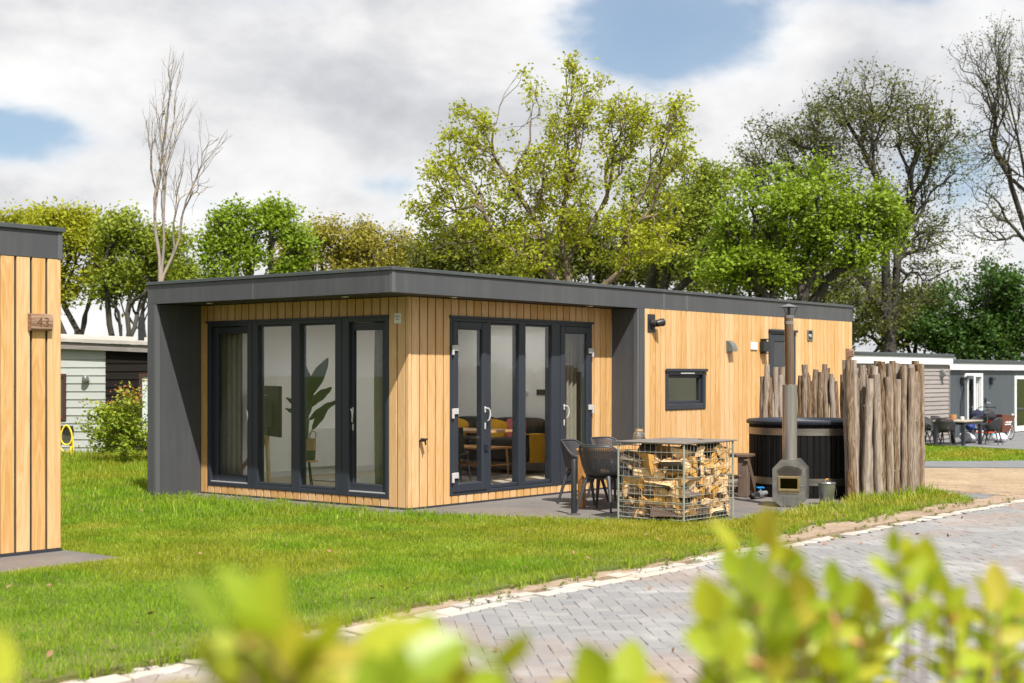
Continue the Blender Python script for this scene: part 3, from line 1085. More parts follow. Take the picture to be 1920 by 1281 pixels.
# base trim
MB().box(-0.012, 0.02, -0.012, W, 0.0, 0.033, 0.002).build('base_trim', 'frame_anthracite', house)
MB().box(0.02, XF, -0.012, 0.02, 0.0, 0.033, 0.002).build('base_trim', 'frame_anthracite', house)
MB().box(XF + FIN, LR, -OR - 0.012, -OR + 0.02, 0.0, 0.033, 0.002).build('base_trim', 'frame_anthracite', house)
# outer walls that are not clad in wood
MB().box(0.0, LR - 0.01, W + 0.02, W + FIN, 0.0, ZB + 0.1).build('wall', 'panel_grey', house)
MB().box(LR - 0.16, LR - 0.01, -OR + 0.02, W + 0.02, 0.0, ZB + 0.1).build('wall', 'panel_grey', house)
# left fin wall: sheet panels with narrow joints
fin = MB().box(-OL + 0.03, -0.001, W + 0.004, W + FIN - 0.004, 0.0, ZB).build('fin_wall', 'panel_grey', house)
for (a, b) in ((-OL + 0.075, -0.50), (-0.497, -0.245), (-0.242, -0.002)):
    MB().box(a, b, W - 0.006, W + 0.003, 0.02, ZB - 0.002, 0.0015).build('panel', 'panel_grey', fin)
MB().box(-OL + 0.001, -OL + 0.072, W - 0.010, W + 0.035, 0.0, ZB - 0.002, 0.004).build('edge_trim', 'panel_grey_trim', fin)
MB().box(-OL - 0.002, -OL + 0.029, W + 0.036, W + FIN - 0.03, 0.0, ZB - 0.002, 0.003).build('panel', 'panel_grey', fin)
MB().box(-OL - 0.004, -OL + 0.06, W + FIN - 0.029, W + FIN + 0.008, 0.0, ZB - 0.002, 0.004).build('edge_trim', 'panel_grey', fin)
# right fin wall
fin2 = MB().box(XF + 0.004, XF + FIN - 0.004, -OR + 0.03, 0.0, 0.0, ZB).build('fin_wall', 'panel_grey', house)
MB().box(XF - 0.006, XF + 0.003, -0.30, -0.002, 0.02, ZB - 0.002, 0.0015).build('panel', 'panel_grey', fin2)
MB().box(XF - 0.006, XF + 0.003, -0.385, -0.303, 0.02, ZB - 0.002, 0.0015).build('panel', 'panel_grey', fin2)
MB().box(XF - 0.012, XF + 0.035, -OR + 0.001, -0.388, 0.0, ZB - 0.002, 0.004).build('edge_trim', 'panel_grey_trim', fin2)
MB().box(XF + 0.036, XF + FIN, -OR - 0.006, -OR + 0.029, 0.0, ZB - 0.002, 0.003).build('panel', 'panel_grey', fin2)
# roof
ADDED_OPENINGS = [(1.3, 2.9, 1.0, 3.2), (3.3, 4.8, 1.0, 3.2), (6.0, 7.0, 0.3, 1.3), (8.6, 9.4, 0.3, 1.1)]      # unseen roof openings added to brighten the rooms
rm = MB()
for (a, b, c, d) in rects_minus((-OL + 0.03, LR - 0.02, -OR + 0.03, W + FIN - 0.02), ADDED_OPENINGS):
    rm.box(a, b, c, d, ZB + 0.03, ZT - 0.02)
roof = rm.build('roof', 'roof_cap', house)
for (a, b, c, d) in ADDED_OPENINGS:
    MB().box(a - 0.04, b + 0.04, c - 0.04, d + 0.04, ZT - 0.019, ZT - 0.004, 0.004).build('added_light_panel', 'opal_fill_panel', roof)  # added panel out of view, lets extra daylight into the rooms
rm = MB()
for (a, b, c, d) in rects_minus((-OL + 0.02, LR - 0.02, -OR + 0.02, W + FIN - 0.02), ADDED_OPENINGS):
    rm.box(a, b, c, d, ZB + 0.006, ZB + 0.029)
rm.build('soffit', 'soffit_dark', roof)
for (a, b) in ((-OR + 0.05, 2.017), (2.023, W + FIN - 0.035)):
    MB().box(-OL, -OL + 0.019, a, b, ZB, ZT - 0.045, 0.003).build('fascia_panel', 'panel_grey', roof)
MB().box(-OL + 0.004, -OL + 0.015, 2.0175, 2.0225, ZB + 0.003, ZT - 0.045).build('joint_strip', 'joint_light', roof)
MB().box(-OL - 0.003, -OL + 0.03, W + FIN - 0.034, W + FIN + 0.006, ZB, ZT - 0.045, 0.003).build('corner_trim', 'panel_grey', roof)
for (a, b) in ((-OL + 0.055, 5.085), (5.135, 5.735), (5.785, LR - 0.05)):
    MB().box(a, b, -OR, -OR + 0.019, ZB, ZT - 0.045, 0.003).build('fascia_panel', 'panel_grey', roof)
for a in (5.086, 5.736):
    MB().box(a, a + 0.048, -OR - 0.004, -OR + 0.019, ZB, ZT - 0.045, 0.002).build('joint_strip', 'panel_grey_trim', roof)
MB().box(-OL - 0.003, -OL + 0.054, -OR - 0.004, -OR + 0.049, ZB - 0.001, ZT - 0.045, 0.004).build('corner_trim', 'panel_grey_trim', roof)
MB().box(LR - 0.049, LR + 0.004, -OR - 0.004, W + FIN, ZB, ZT - 0.045, 0.004).build('corner_trim', 'panel_grey', roof)
MB().box(-OL, LR, W + FIN - 0.018, W + FIN + 0.001, ZB, ZT - 0.046).build('fascia_panel', 'panel_grey', roof)
MB().box(-OL - 0.022, -OL + 0.10, -OR - 0.022, W + FIN + 0.022, ZT - 0.043, ZT, 0.004).build('roof_edge', 'roof_cap', roof)
MB().box(-OL + 0.101, LR + 0.022, -OR - 0.022, -OR + 0.10, ZT - 0.043, ZT, 0.004).build('roof_edge', 'roof_cap', roof)
MB().box(-OL + 0.101, LR + 0.022, W + FIN - 0.10, W + FIN + 0.022, ZT - 0.043, ZT, 0.004).build('roof_edge', 'roof_cap', roof)
MB().box(LR - 0.09, LR + 0.022, -OR + 0.101, W + FIN - 0.101, ZT - 0.043, ZT, 0.004).build('roof_edge', 'roof_cap', roof)
for (lx, ly) in ((-0.40, 3.35), (-0.36, 0.75), (0.60, -0.22), (3.55, -0.22)):
    MB().lathe([(0.0, -0.002), (0.032, -0.004), (0.045, -0.008), (0.048, -0.002), (0.048, 0.004)], 20, (lx, ly, ZB + 0.004)).build('downlight', 'alu', roof, 40)

# ---- glazing
GLZ = -0.055


def bars(name, face, rect, w, o0, o1, mat, parent, c=0.006, wb=None):
    """a rectangular frame of four mitre-look bars"""
    s0, s1, z0, z1 = rect
    wb = wb or w
    mb = MB()
    wallbox(mb, face, s0, s0 + w, o0, o1, z0, z1, c)
    wallbox(mb, face, s1 - w, s1, o0, o1, z0, z1, c)
    wallbox(mb, face, s0 + w, s1 - w, o0, o1 - 0.0005, z1 - w, z1, c)
    wallbox(mb, face, s0 + w, s1 - w, o0, o1 - 0.0005, z0, z0 + wb, c)
    return mb.build(name, mat, parent)


def pane(face, rect, parent, o=GLZ, mat='glass'):
    mb = MB()
    wallbox(mb, face, rect[0], rect[1], o, o + 0.006, rect[2], rect[3])
    return mb.build('pane', mat, parent)


def d_handle(face, s, z, o, parent, side=1, mat='white_hinge'):
    """curved pull handle with a lock plate underneath"""
    mb = MB()
    wallbox(mb, face, s - 0.014, s + 0.014, o, o + 0.010, z - 0.02, z + 0.06, 0.003)

    def P(ds, oo, zz):
        k, off = face
        return (off - oo, s + ds, zz) if k == 'x' else (s + ds, off - oo, zz)
    mb.tube([P(0, o + 0.005, z + 0.04), P(side * 0.015, o + 0.05, z + 0.035), P(side * 0.04, o + 0.055, z + 0.0), P(side * 0.045, o + 0.055, z - 0.06), P(side * 0.03, o + 0.05, z - 0.11), P(side * 0.02, o + 0.03, z - 0.13)], [0.009, 0.010, 0.011, 0.011, 0.010, 0.008], 8)
    h = mb.build('handle', mat, parent, 40)
    lk = MB()
    wallbox(lk, face, s - 0.013, s + 0.013, o, o + 0.008, z - 0.24, z - 0.155, 0.003)
    wallbox(lk, face, s - 0.006, s + 0.006, o + 0.0085, o + 0.014, z - 0.215, z - 0.18, 0.003)
    lk.build('lock', mat, parent)
    return h


def hinge(face, s, z, o, parent, side):
    mb = MB()
    wallbox(mb, face, s, s + side * 0.085, o, o + 0.022, z - 0.02, z + 0.055, 0.004)
    wallbox(mb, face, s - side * 0.035, s - side * 0.001, o, o + 0.024, z - 0.075, z + 0.052, 0.004)
    return mb.build('hinge', 'white_hinge', parent)


# left face
wf = MB()
s0, s1, z0, z1 = hole_l
for (a, b) in ((s0, s0 + 0.055), (s1 - 0.055, s1), (2.82, 3.03), (1.975, 2.145), (1.05, 1.305)):
    wallbox(wf, LF, a, b, -0.12, 0.008, z0, z1, 0.006)
for a in (2.925, 1.175):                       # shadow joint between door frame and fixed light
    wallbox(wf, LF, a, a + 0.012, 0.0085, 0.016, z0 + 0.01, z1 - 0.01, 0.003)
for (a, b) in ((s0 + 0.055, 1.05), (1.305, 1.975), (2.145, 2.82), (3.03, s1 - 0.055)):
    wallbox(wf, LF, a, b, -0.12, 0.007, z1 - 0.06, z1, 0.006)
    wallbox(wf, LF, a, b, -0.12, 0.007, z0, z0 + 0.055, 0.006)
for (a, b) in ((1.305, 1.975), (2.145, 2.82)):
    wallbox(wf, LF, a, b, -0.11, -0.015, z0 + 0.055, z0 + 0.095, 0.006)
    wallbox(wf, LF, a, b, -0.11, -0.015, z1 - 0.08, z1 - 0.06, 0.006)
gl = wf.build('window_frame', 'frame_anthracite', house)
pane(LF, (1.30, 1.98, z0 + 0.09, z1 - 0.075), gl, -0.045)
pane(LF, (2.14, 2.825, z0 + 0.09, z1 - 0.075), gl, -0.045)
mb = MB()
wallbox(mb, LF, s0 - 0.02, s1 + 0.02, 0.008, 0.03, z1 - 0.012, z1 + 0.018, 0.003)
mb.build('drip_cap', 'frame_anthracite', gl)
for (a, b, hs, side) in ((s0 + 0.056, 1.12, 1.022, -1), (3.0, s1 - 0.056, 3.062, -1)):
    d = bars('door', LF, (a, b, z0 + 0.06, z1 - 0.065), 0.10, -0.115, -0.045, 'frame_anthracite', house, 0.008, 0.105)
    pane(LF, (a + 0.09, b - 0.09, z0 + 0.155, z1 - 0.16), d, -0.075)
    d_handle(LF, hs, 1.22 if a < 2 else 1.18, -0.045, d, side, 'alu')
    mb = MB()
    wallbox(mb, LF, a + 0.004, b - 0.004, -0.044, 0.004, z0 + 0.057, z0 + 0.072, 0.003)
    mb.build('threshold', 'alu', d)

# right face
wf = MB()
s0, s1, z0, z1 = hole_r
for (a, b) in ((s0, s0 + 0.055), (s1 - 0.045, s1), (1.515, 1.60), (2.20, 2.345), (2.935, 3.13)):
    wallbox(wf, RF, a, b, -0.12, 0.008, z0, z1, 0.006)
for (a, b) in ((s0 + 0.055, 1.515), (1.60, 2.20), (2.345, 2.935), (3.13, s1 - 0.045)):
    wallbox(wf, RF, a, b, -0.12, 0.007, z1 - 0.055, z1, 0.006)
    wallbox(wf, RF, a, b, -0.12, 0.007, z0, z0 + 0.045, 0.006)
for (a, b) in ((1.60, 2.20), (2.345, 2.935)):
    wallbox(wf, RF, a, b, -0.11, -0.02, z0 + 0.045, z0 + 0.10, 0.008)
    wallbox(wf, RF, a, b, -0.11, -0.02, z1 - 0.08, z1 - 0.055, 0.006)
gl = wf.build('window_frame', 'frame_anthracite', house)
pane(RF, (1.595, 2.205, z0 + 0.095, z1 - 0.075), gl, -0.03)
pane(RF, (2.34, 2.94, z0 + 0.095, z1 - 0.075), gl, -0.03)
mb = MB()
wallbox(mb, RF, s0 - 0.02, s1 + 0.02, 0.008, 0.03, z1 - 0.012, z1 + 0.018, 0.003)
mb.build('drip_cap', 'frame_anthracite', gl)
for (a, b, hs, hside, side) in ((s0 + 0.045, 1.513, 1.455, 1, 1), (3.132, s1 - 0.035, 3.20, 1, -1)):
    d = bars('door', RF, (a, b, z0 + 0.04, z1 - 0.05), 0.108, -0.09, 0.022, 'frame_anthracite', house, 0.012, 0.118)
    pane(RF, (a + 0.10, b - 0.10, z0 + 0.15, z1 - 0.15), d, -0.012)
    d_handle(RF, hs, 1.22, 0.022, d, hside)
    hs0 = a + 0.002 if side == 1 else b - 0.002
    for hz in (2.03, 1.21, 0.38):
        hinge(RF, hs0, hz, 0.0222, d, side)
    if side == 1:
        mb = MB()
        wallbox(mb, RF, 1.44, 1.475, 0.0222, 0.05, 0.70, 0.79, 0.004)
        wallbox(mb, RF, 1.452, 1.50, 0.051, 0.075, 0.755, 0.775, 0.003)
        mb.build('latch', 'black_plastic', d)

# small kitchen window
win = bars('window', WF, hole_w, 0.075, -0.10, 0.020, 'frame_anthracite', house, 0.012, 0.095)
bars('sash', WF, (hole_w[0] + 0.076, hole_w[1] - 0.076, hole_w[2] + 0.096, hole_w[3] - 0.076), 0.045, -0.095, -0.03, 'frame_anthracite', win)
pane(WF, (hole_w[0] + 0.115, hole_w[1] - 0.115, hole_w[2] + 0.135, hole_w[3] - 0.115), win)
mb = MB()
wallbox(mb, WF, hole_w[0] - 0.02, hole_w[1] + 0.025, 0.0205, 0.045, hole_w[3] - 0.022, hole_w[3] + 0.022, 0.006)
mb.build('drip_cap', 'frame_anthracite', win)
mb = MB()
wallbox(mb, WF, 5.55, 5.95, 0.021, 0.030, hole_w[3] - 0.06, hole_w[3] - 0.036, 0.003)
mb.build('trickle_vent', 'alu', win)
# bathroom door behind the palisade
bd = bars('door_frame', WF, hole_d, 0.055, -0.10, 0.012, 'frame_anthracite', house, 0.006)
d = bars('door', WF, (hole_d[0] + 0.057, hole_d[1] - 0.057, hole_d[2] + 0.057, hole_d[3] - 0.057), 0.125, -0.085, 0.006, 'frame_anthracite', house, 0.01)
pane(WF, (hole_d[0] + 0.17, hole_d[1] - 0.17, hole_d[2] + 0.17, hole_d[3] - 0.17), d, -0.05)
d_handle(WF, hole_d[0] + 0.11, 1.15, 0.006, d, 1, 'alu')
mb = MB()
wallbox(mb, WF, hole_d[0] - 0.03, hole_d[1] + 0.03, 0.013, 0.045, hole_d[3] - 0.015, hole_d[3] + 0.025, 0.006)
mb.build('drip_cap', 'frame_anthracite', bd)

# ---- fittings that belong to the wall
flue = MB()
wallbox(flue, WF, 4.665, 4.86, 0.0, 0.012, 2.33, 2.60, 0.003)
flue.tube([(4.77, -OR - 0.012, 2.47), (4.79, -OR - 0.09, 2.46)], [0.055, 0.05], 16)
flue.tube([(4.79, -OR - 0.085, 2.46), (4.83, -OR - 0.12, 2.475), (4.88, -OR - 0.135, 2.48)], [0.052, 0.056, 0.060], 16)
flue.tube([(4.77, -OR - 0.01, 2.405), (4.78, -OR - 0.05, 2.39)], [0.028, 0.028], 10)
flue.build('flue_outlet', 'black_plastic', house, 35)
vent = MB()
wallbox(vent, WF, 6.945, 7.125, 0.0, 0.012, 2.06, 2.25, 0.003)
arc = [(0.013 + 0.10 * math.sin(t), 2.075 + 0.16 * math.cos(t)) for t in [i * PI / 2 / 8 for i in range(9)]]
vent.prism([(p[0], p[1]) for p in arc] + [(0.013, 2.075)], (6.965, -OR, 0), (0, -1, 0), (0, 0, 1), (1, 0, 0), 0.15)
vent.build('vent_hood', 'grey_green_vent', house, 30)
v2 = bars('vent', WF, (9.73, 9.915, 2.30, 2.487), 0.022, 0.0, 0.022, 'grey_green_vent', house)
mb = MB()
wallbox(mb, WF, 9.752, 9.893, 0.0, 0.006, 2.322, 2.465)
mb.build('backing', 'black_plastic', v2)
mb = MB()
mb.tube([(9.82, -OR - 0.006, 2.385), (9.82, -OR - 0.03, 2.385)], [0.034, 0.026], 14)
mb.build('spout', 'alu', v2, 40)
tap = MB()
tap.tube([(0.205, 0.0, 0.868), (0.205, -0.10, 0.878)], [0.016, 0.014], 10)
tap.box(0.178, 0.232, -0.12, -0.03, 0.878, 0.905, 0.006)
tap.tube([(0.205, -0.09, 0.875), (0.205, -0.10, 0.84), (0.205, -0.098, 0.82)], [0.012, 0.011, 0.010], 8)
tap.build('outdoor_tap', 'black_metal', house, 40)

# things hung on the walls
sk = thing('info_plate', 'small pale info plate with coloured logo beside the corner window', 'sign', (0, 0, 0))
mb = MB()
wallbox(mb, LF, 0.125, 0.245, 0.0005, 0.004, 2.345, 2.47, 0.001)
mb.build('plate', 'white_plastic', sk)
plain('logo_blue', (0.03, 0.07, 0.20), 0.6)
plain('logo_dark', (0.03, 0.05, 0.03), 0.6)
plain('logo_orange', (0.45, 0.16, 0.04), 0.6)
for (yc, m_, hh) in ((0.218, 'logo_blue', 0.040), (0.190, 'logo_dark', 0.036), (0.160, 'logo_orange', 0.042)):
    mb = MB()
    pts = [(yc + 0.013 * math.cos(t), 2.425 + (hh - 0.02) * math.sin(t)) for t in [PI * i / 8 for i in range(9)]]
    mb.tube([(-0.0050, p[0], p[1]) for p in [(yc + 0.013, 2.408)] + pts + [(yc - 0.013, 2.408)]], 0.0022, 5)
    mb.build('logo_arch', m_, sk)
mb = MB()
for i, (a, b) in enumerate(((0.215, 0.205), (0.20, 0.183), (0.18, 0.172), (0.168, 0.16))):
    wallbox(mb, LF, b, a, 0.0042, 0.0052, 2.388, 2.398)
wallbox(mb, LF, 0.15, 0.172, 0.0042, 0.0052, 2.358, 2.362)
mb.build('lettering', 'logo_dark', sk)

lamp = thing('wall_lamp', 'black square up-and-down wall lamp left of the dark bathroom door', 'lamp', (8.13, -OR, 2.17))
MB().box(-0.10, 0.10, -0.09, -0.0005, -0.085, 0.085, 0.006).build('lamp_body', 'black_metal', lamp)
MB().box(-0.07, 0.11, -0.115, -0.0005, 0.112, 0.130, 0.003).build('lamp_top', 'black_metal', lamp)
MB().box(-0.07, 0.11, -0.115, -0.0005, -0.118, -0.100, 0.003).build('lamp_base', 'black_metal', lamp)
MB().box(-0.04, 0.04, -0.06, -0.0005, -0.0999, 0.1119).build('lamp_core', 'black_plastic', lamp)
wp = thing('junction_plate', 'blank white square plate left of the wall lamp', 'plate', (7.83, -OR, 2.175))
MB().box(-0.105, 0.105, -0.022, -0.0005, -0.062, 0.062, 0.006).build('cover', 'white_plastic', wp)
MB().box(-0.06, 0.06, -0.0245, -0.0222, -0.004, 0.004, 0.001).build('slot', 'joint_light', wp)

ns = thing('number_block', 'weathered wooden number block at the far end of the clad wall', 'sign', (11.35, -OR, 2.10))
prof = [(0.0, -0.08), (0.05, -0.078), (0.072, -0.055), (0.076, 0.03), (0.062, 0.072), (0.03, 0.082), (0.0, 0.082)]
MB().prism(prof, (-0.10, -0.0008, 0), (0, -1, 0), (0, 0, 1), (1, 0, 0), 0.20).build('block', 'sign_wood', ns)
mb = MB()
for (a, b, c, d_) in ((-0.06, -0.045, -0.035, 0.035), (-0.045, -0.01, 0.022, 0.035), (-0.012, 0.0, -0.035, 0.022), (0.025, 0.04, -0.035, 0.035), (0.04, 0.065, -0.035, -0.022)):
    mb.box(a, b, -0.0775, -0.0715, c, d_)
mb.build('engraving', 'sign_engraving', ns)

# ================================================================== inside the main house
room = MB()
room.box(0.18, LR - 0.17, 0.18, W + 0.018, -0.02, FL).build('floor', 'interior_floor', house)
MB().box(XF + FIN + 0.01, LR - 0.17, -OR + 0.17, 0.179, -0.02, FL).build('floor', 'interior_floor', house)
rm = MB()
for (a, b, c, d) in rects_minus((0.16, LR - 0.17, 0.16, W + 0.018), ADDED_OPENINGS):
    rm.box(a, b, c, d, 2.52, 2.60)
for (a, b, c, d) in ADDED_OPENINGS:                     # white shafts up to the added openings
    rm.box(a, a + 0.01, c, d, 2.601, ZT - 0.02).box(b - 0.01, b, c, d, 2.601, ZT - 0.02).box(a + 0.01, b - 0.01, c, c + 0.01, 2.601, ZT - 0.02).box(a + 0.01, b - 0.01, d - 0.01, d, 2.601, ZT - 0.02)
rm.build('ceiling', 'white_wall', house)
MB().box(XF + FIN + 0.01, LR - 0.17, -OR + 0.17, 0.159, 2.52, 2.60).build('ceiling', 'white_wall', house)
wall_core(house, LF, 0.20, W, FL, 2.52, [hole_l], -0.20, -0.181, 'white_wall', 'wall_lining')
wall_core(house, RF, 0.201, XF + FIN, FL, 2.52, [hole_r], -0.20, -0.181, 'white_wall', 'wall_lining')
wall_core(house, WF, XF + FIN + 0.02, LR - 0.17, FL, 2.52, [hole_w, hole_d], -0.18, -0.161, 'white_wall', 'wall_lining')
MB().box(0.201, LR - 0.17, W, W + 0.017, FL, 2.52).build('wall_lining', 'white_wall', house)
MB().box(5.02, 5.10, -OR + 0.19, W - 0.001, FL, 2.52).build('partition_wall', 'white_wall', house)
MB().box(7.95, 8.05, -OR + 0.19, W - 0.001, FL, 2.52).build('partition_wall', 'white_wall', house)
MB().box(0.202, 5.018, W - 0.016, W - 0.001, FL, FL + 0.09).build('skirting', 'white_paint', house)
MB().box(5.005, 5.019, 0.21, W - 0.017, FL, FL + 0.09).build('skirting', 'white_paint', house)
MB().box(5.2, 7.6, 2.0, 2.02, FL, 2.2).build('cupboard_front', 'white_plastic', house)
rug = MB().box(1.3, 3.9, 1.4, 3.2, FL + 0.001, FL + 0.018, 0.006).build('rug', 'rug')
tag(rug, 'light grey woven rug on the living room floor', 'rug')


def curtain(label, face, s0, s1, o, z0, z1, folds, amp):
    mb = MB()
    n = folds * 6

    def fn(u, v):
        s = s0 + (s1 - s0) * u
        spread = 1.0 + 0.10 * (1 - v)
        oo = o + amp * spread * math.sin(u * folds * 2 * PI + 0.6 * math.sin(v * 3)) + 0.012 * math.sin(u * folds * 5.1)
        z = z0 + (z1 - z0) * v
        return (face[1] - oo, s, z) if face[0] == 'x' else (s, face[1] - oo, z)
    mb.grid(fn, n, 8)
    ob = mb.build('curtain', 'curtain', None, 179, False)
    md = ob.modifiers.new('thickness', 'SOLIDIFY')
    md.thickness = 0.004
    return tag(ob, label, 'curtain')


curtain('tall beige curtain at the left end of the front glazing', LF, 3.44, 3.96, -0.27, FL + 0.01, 2.46, 4, 0.055)
curtain('narrow beige curtain at the corner end of the front glazing', LF, 0.62, 0.84, -0.26, FL + 0.01, 2.46, 2, 0.04)
curtain('beige curtain behind the right hand terrace door', RF, 3.60, 4.06, -0.27, FL + 0.01, 2.46, 4, 0.05)


def soft_box(mb, x0, x1, y0, y1, z0, z1, r):
    """rounded cushion block"""
    nx = 10
    cx, cy, cz = (x0 + x1) / 2, (y0 + y1) / 2, (z0 + z1) / 2
    hx, hy, hz = (x1 - x0) / 2, (y1 - y0) / 2, (z1 - z0) / 2

    def fn(u, v):
        t, p = 2 * PI * u, PI * (v - 0.5)
        e = r

        def sg(w, ee):
            return math.copysign(abs(w) ** ee, w)
        return (cx + hx * sg(math.cos(p), e) * sg(math.cos(t), e), cy + hy * sg(math.cos(p), e) * sg(math.sin(t), e), cz + hz * sg(math.sin(p), e))
    mb.grid(fn, 28, 14, 0, True)
    return mb


sofa = thing('sofa', 'dark brown fabric sofa against the inner wall', 'sofa', (4.5, 2.4, FL))
MB().box(-0.42, 0.48, -0.95, 1.15, 0.20, 0.42, 0.03).build('seat_base', 'sofa_fabric', sofa)
soft_box(MB(), -0.45, 0.2, -0.80, 0.17, 0.40, 0.56, 0.35).build('seat_cushion', 'sofa_fabric', sofa, 179)
soft_box(MB(), -0.45, 0.2, 0.18, 1.0, 0.40, 0.56, 0.35).build('seat_cushion', 'sofa_fabric', sofa, 179)
soft_box(MB(), 0.12, 0.48, -0.82, 0.17, 0.45, 0.86, 0.4).build('back_cushion', 'sofa_fabric', sofa, 179)
soft_box(MB(), 0.12, 0.48, 0.18, 1.0, 0.45, 0.86, 0.4).build('back_cushion', 'sofa_fabric', sofa, 179)
MB().box(-0.40, 0.48, -1.0, -0.80, 0.20, 0.60, 0.05).build('armrest', 'sofa_fabric', sofa)
MB().box(-0.40, 0.48, 1.02, 1.2, 0.20, 0.60, 0.05).build('armrest', 'sofa_fabric', sofa)
for (a, b) in ((-0.36, -0.9), (0.40, -0.9), (-0.36, 1.05), (0.40, 1.05)):
    MB().tube([(a, b, 0.20), (a * 1.08, b * 1.02, 0.0)], [0.028, 0.018], 8).build('leg', 'teak_vertical', sofa, 40)
th_ = thing('throw_blanket', 'mustard yellow blanket draped over the sofa arm', 'blanket', (4.38, 1.49, FL))
MB().grid(lambda u, v: (-0.20 + 0.40 * u + 0.01 * math.sin(v * 9), -0.115 + (0.0 if v < 0.5 else 0.21 * min(1, (v - 0.5) * 4)) - 0.012 * math.sin(u * 12), 0.18 + 0.44 * min(1.0, v * 2) - max(0.0, v - 0.75) * 0.8 + 0.006 * math.sin(u * 20)), 14, 16).build('cloth', 'mustard_fabric', th_, 179)
for (nm, lab, m_, p, rz, tl) in (('cushion', 'mustard yellow cushion leaning on the sofa back', 'mustard_fabric', (4.40, 2.25, 0.80), 0.5, 0.5), ('cushion', 'dusty pink cushion on the dark sofa', 'pink_fabric', (4.56, 1.98, 0.80), 0.2, 0.4), ('cushion', 'yellow cushion at the far end of the sofa', 'mustard_fabric', (4.45, 3.1, 0.80), 0.1, 0.4)):
    c = soft_box(MB(), -0.07, 0.07, -0.20, 0.20, -0.20, 0.20, 0.5).build(nm, m_, None, 179)
    c.location = p
    c.rotation_euler = (0.2, tl, rz)
    tag(c, lab, 'cushion')

ct = thing('coffee_table', 'low wooden coffee table in front of the sofa', 'table', (3.55, 2.0, FL))
MB().box(-0.30, 0.30, -0.55, 0.55, 0.42, 0.45, 0.006).build('top', 'teak', ct)
MB().box(-0.28, 0.28, -0.52, 0.52, 0.17, 0.19, 0.004).build('shelf', 'teak', ct)
for a in (-0.25, 0.25):
    for b in (-0.48, 0.48):
        MB().tube([(a, b, 0.42), (a * 1.05, b * 1.05, 0.0)], [0.02, 0.016], 8).build('leg', 'teak_vertical', ct, 40)

dt = thing('indoor_table', 'wooden dining table inside behind the left terrace door', 'table', (2.62, 1.38, FL))
MB().box(-0.42, 0.42, -0.75, 0.75, 0.72, 0.755, 0.006).build('top', 'teak', dt)
for a in (-0.36, 0.36):
    for b in (-0.68, 0.68):
        MB().box(a - 0.03, a + 0.03, b - 0.03, b + 0.03, 0.0, 0.719, 0.004).build('leg', 'black_metal', dt)
ic = thing('indoor_chair', 'dark indoor dining chair beside the indoor table', 'chair', (1.85, 0.92, FL), 0.4)
soft_box(MB(), -0.22, 0.22, -0.22, 0.22, 0.43, 0.49, 0.5).build('seat', 'sofa_fabric', ic, 179)
MB().grid(lambda u, v: (-0.22 - 0.06 * v + 0.10 * (2 * u - 1) ** 2, -0.23 + 0.46 * u, 0.46 + 0.36 * v), 10, 6).build('backrest', 'sofa_fabric', ic, 179)
for a in (-0.17, 0.17):
    for b in (-0.17, 0.17):
        MB().tube([(a, b, 0.44), (a * 1.3, b * 1.3, 0.0)], [0.013, 0.010], 7).build('leg', 'black_metal', ic, 40)

pl = thing('pendant_lamp', 'cone shaped pendant lamp hanging inside behind the left terrace door', 'lamp', (1.55, 1.25, 1.95))
MB().lathe([(0.02, 0.10), (0.05, 0.09), (0.21, 0.0), (0.205, -0.003), (0.045, 0.084), (0.0, 0.09)], 24).build('shade', 'tan_leather', pl, 40)
MB().tube([(0, 0, 0.10), (0, 0, 0.569)], 0.004, 6).build('cord', 'black_plastic', pl)

tv = thing('television', 'black television on a wooden easel stand, seen from behind', 'television', (0.74, 3.40, FL), rad(64.5))
MB().box(-0.52, 0.52, -0.02, 0.02, 0.66, 1.38, 0.008).build('screen', 'black_plastic', tv)
MB().box(-0.22, 0.22, 0.0205, 0.05, 0.80, 1.12, 0.01).build('back_box', 'black_metal', tv)
MB().box(-0.02, 0.02, 0.0205, 0.045, 0.40, 0.799, 0.004).build('bracket', 'black_metal', tv)
MB().tube([(-0.05, 0.06, 1.25), (0.05, 0.09, 1.24), (0.10, 0.10, 1.12), (0.16, 0.09, 1.02), (0.17, 0.08, 0.92), (0.13, 0.055, 0.88)], 0.006, 6).build('cable', 'white_plastic', tv)
for (a, b) in ((-0.42, 0.10), (0.42, 0.10), (0.0, 0.52)):
    m_ = MB()
    p0, p1 = Vector((a * 0.06, 0.055 + b * 0.06, 0.66)), Vector((a, 0.04 + b, 0.0))
    m_.tube([p0, p1], [0.030, 0.030], 4)
    m_.build('leg', 'easel_wood', tv)

rd = thing('radiator', 'white panel radiator behind the left curtain', 'radiator', (2.3, W - 0.06, FL))
MB().box(-0.5, 0.5, -0.03, 0.03, 0.12, 0.72, 0.006).build('panel', 'white_plastic', rd)
for k in range(22):
    MB().box(-0.475 + k * 0.0445, -0.460 + k * 0.0445, -0.036, -0.031, 0.15, 0.69).build('fin', 'white_plastic', rd)
th1 = thing('thermostat', 'small dark wall display on the white wall above the sofa', 'thermostat', (5.0195, 1.78, 1.42))
MB().box(-0.018, -0.0005, -0.10, 0.10, -0.045, 0.045, 0.004).build('display', 'black_plastic', th1)
th2 = thing('wall_sensor', 'round white sensor on the wall beside the dark display', 'sensor', (5.0195, 2.10, 1.42))
MB().tube([(-0.0005, 0, 0), (-0.03, 0, 0)], [0.045, 0.040], 18).build('cap', 'white_plastic', th2, 40)
MB().tube([(-0.0305, 0, 0), (-0.034, 0, 0)], [0.016, 0.015], 12).build('eye', 'pipe_grey', th2, 40)

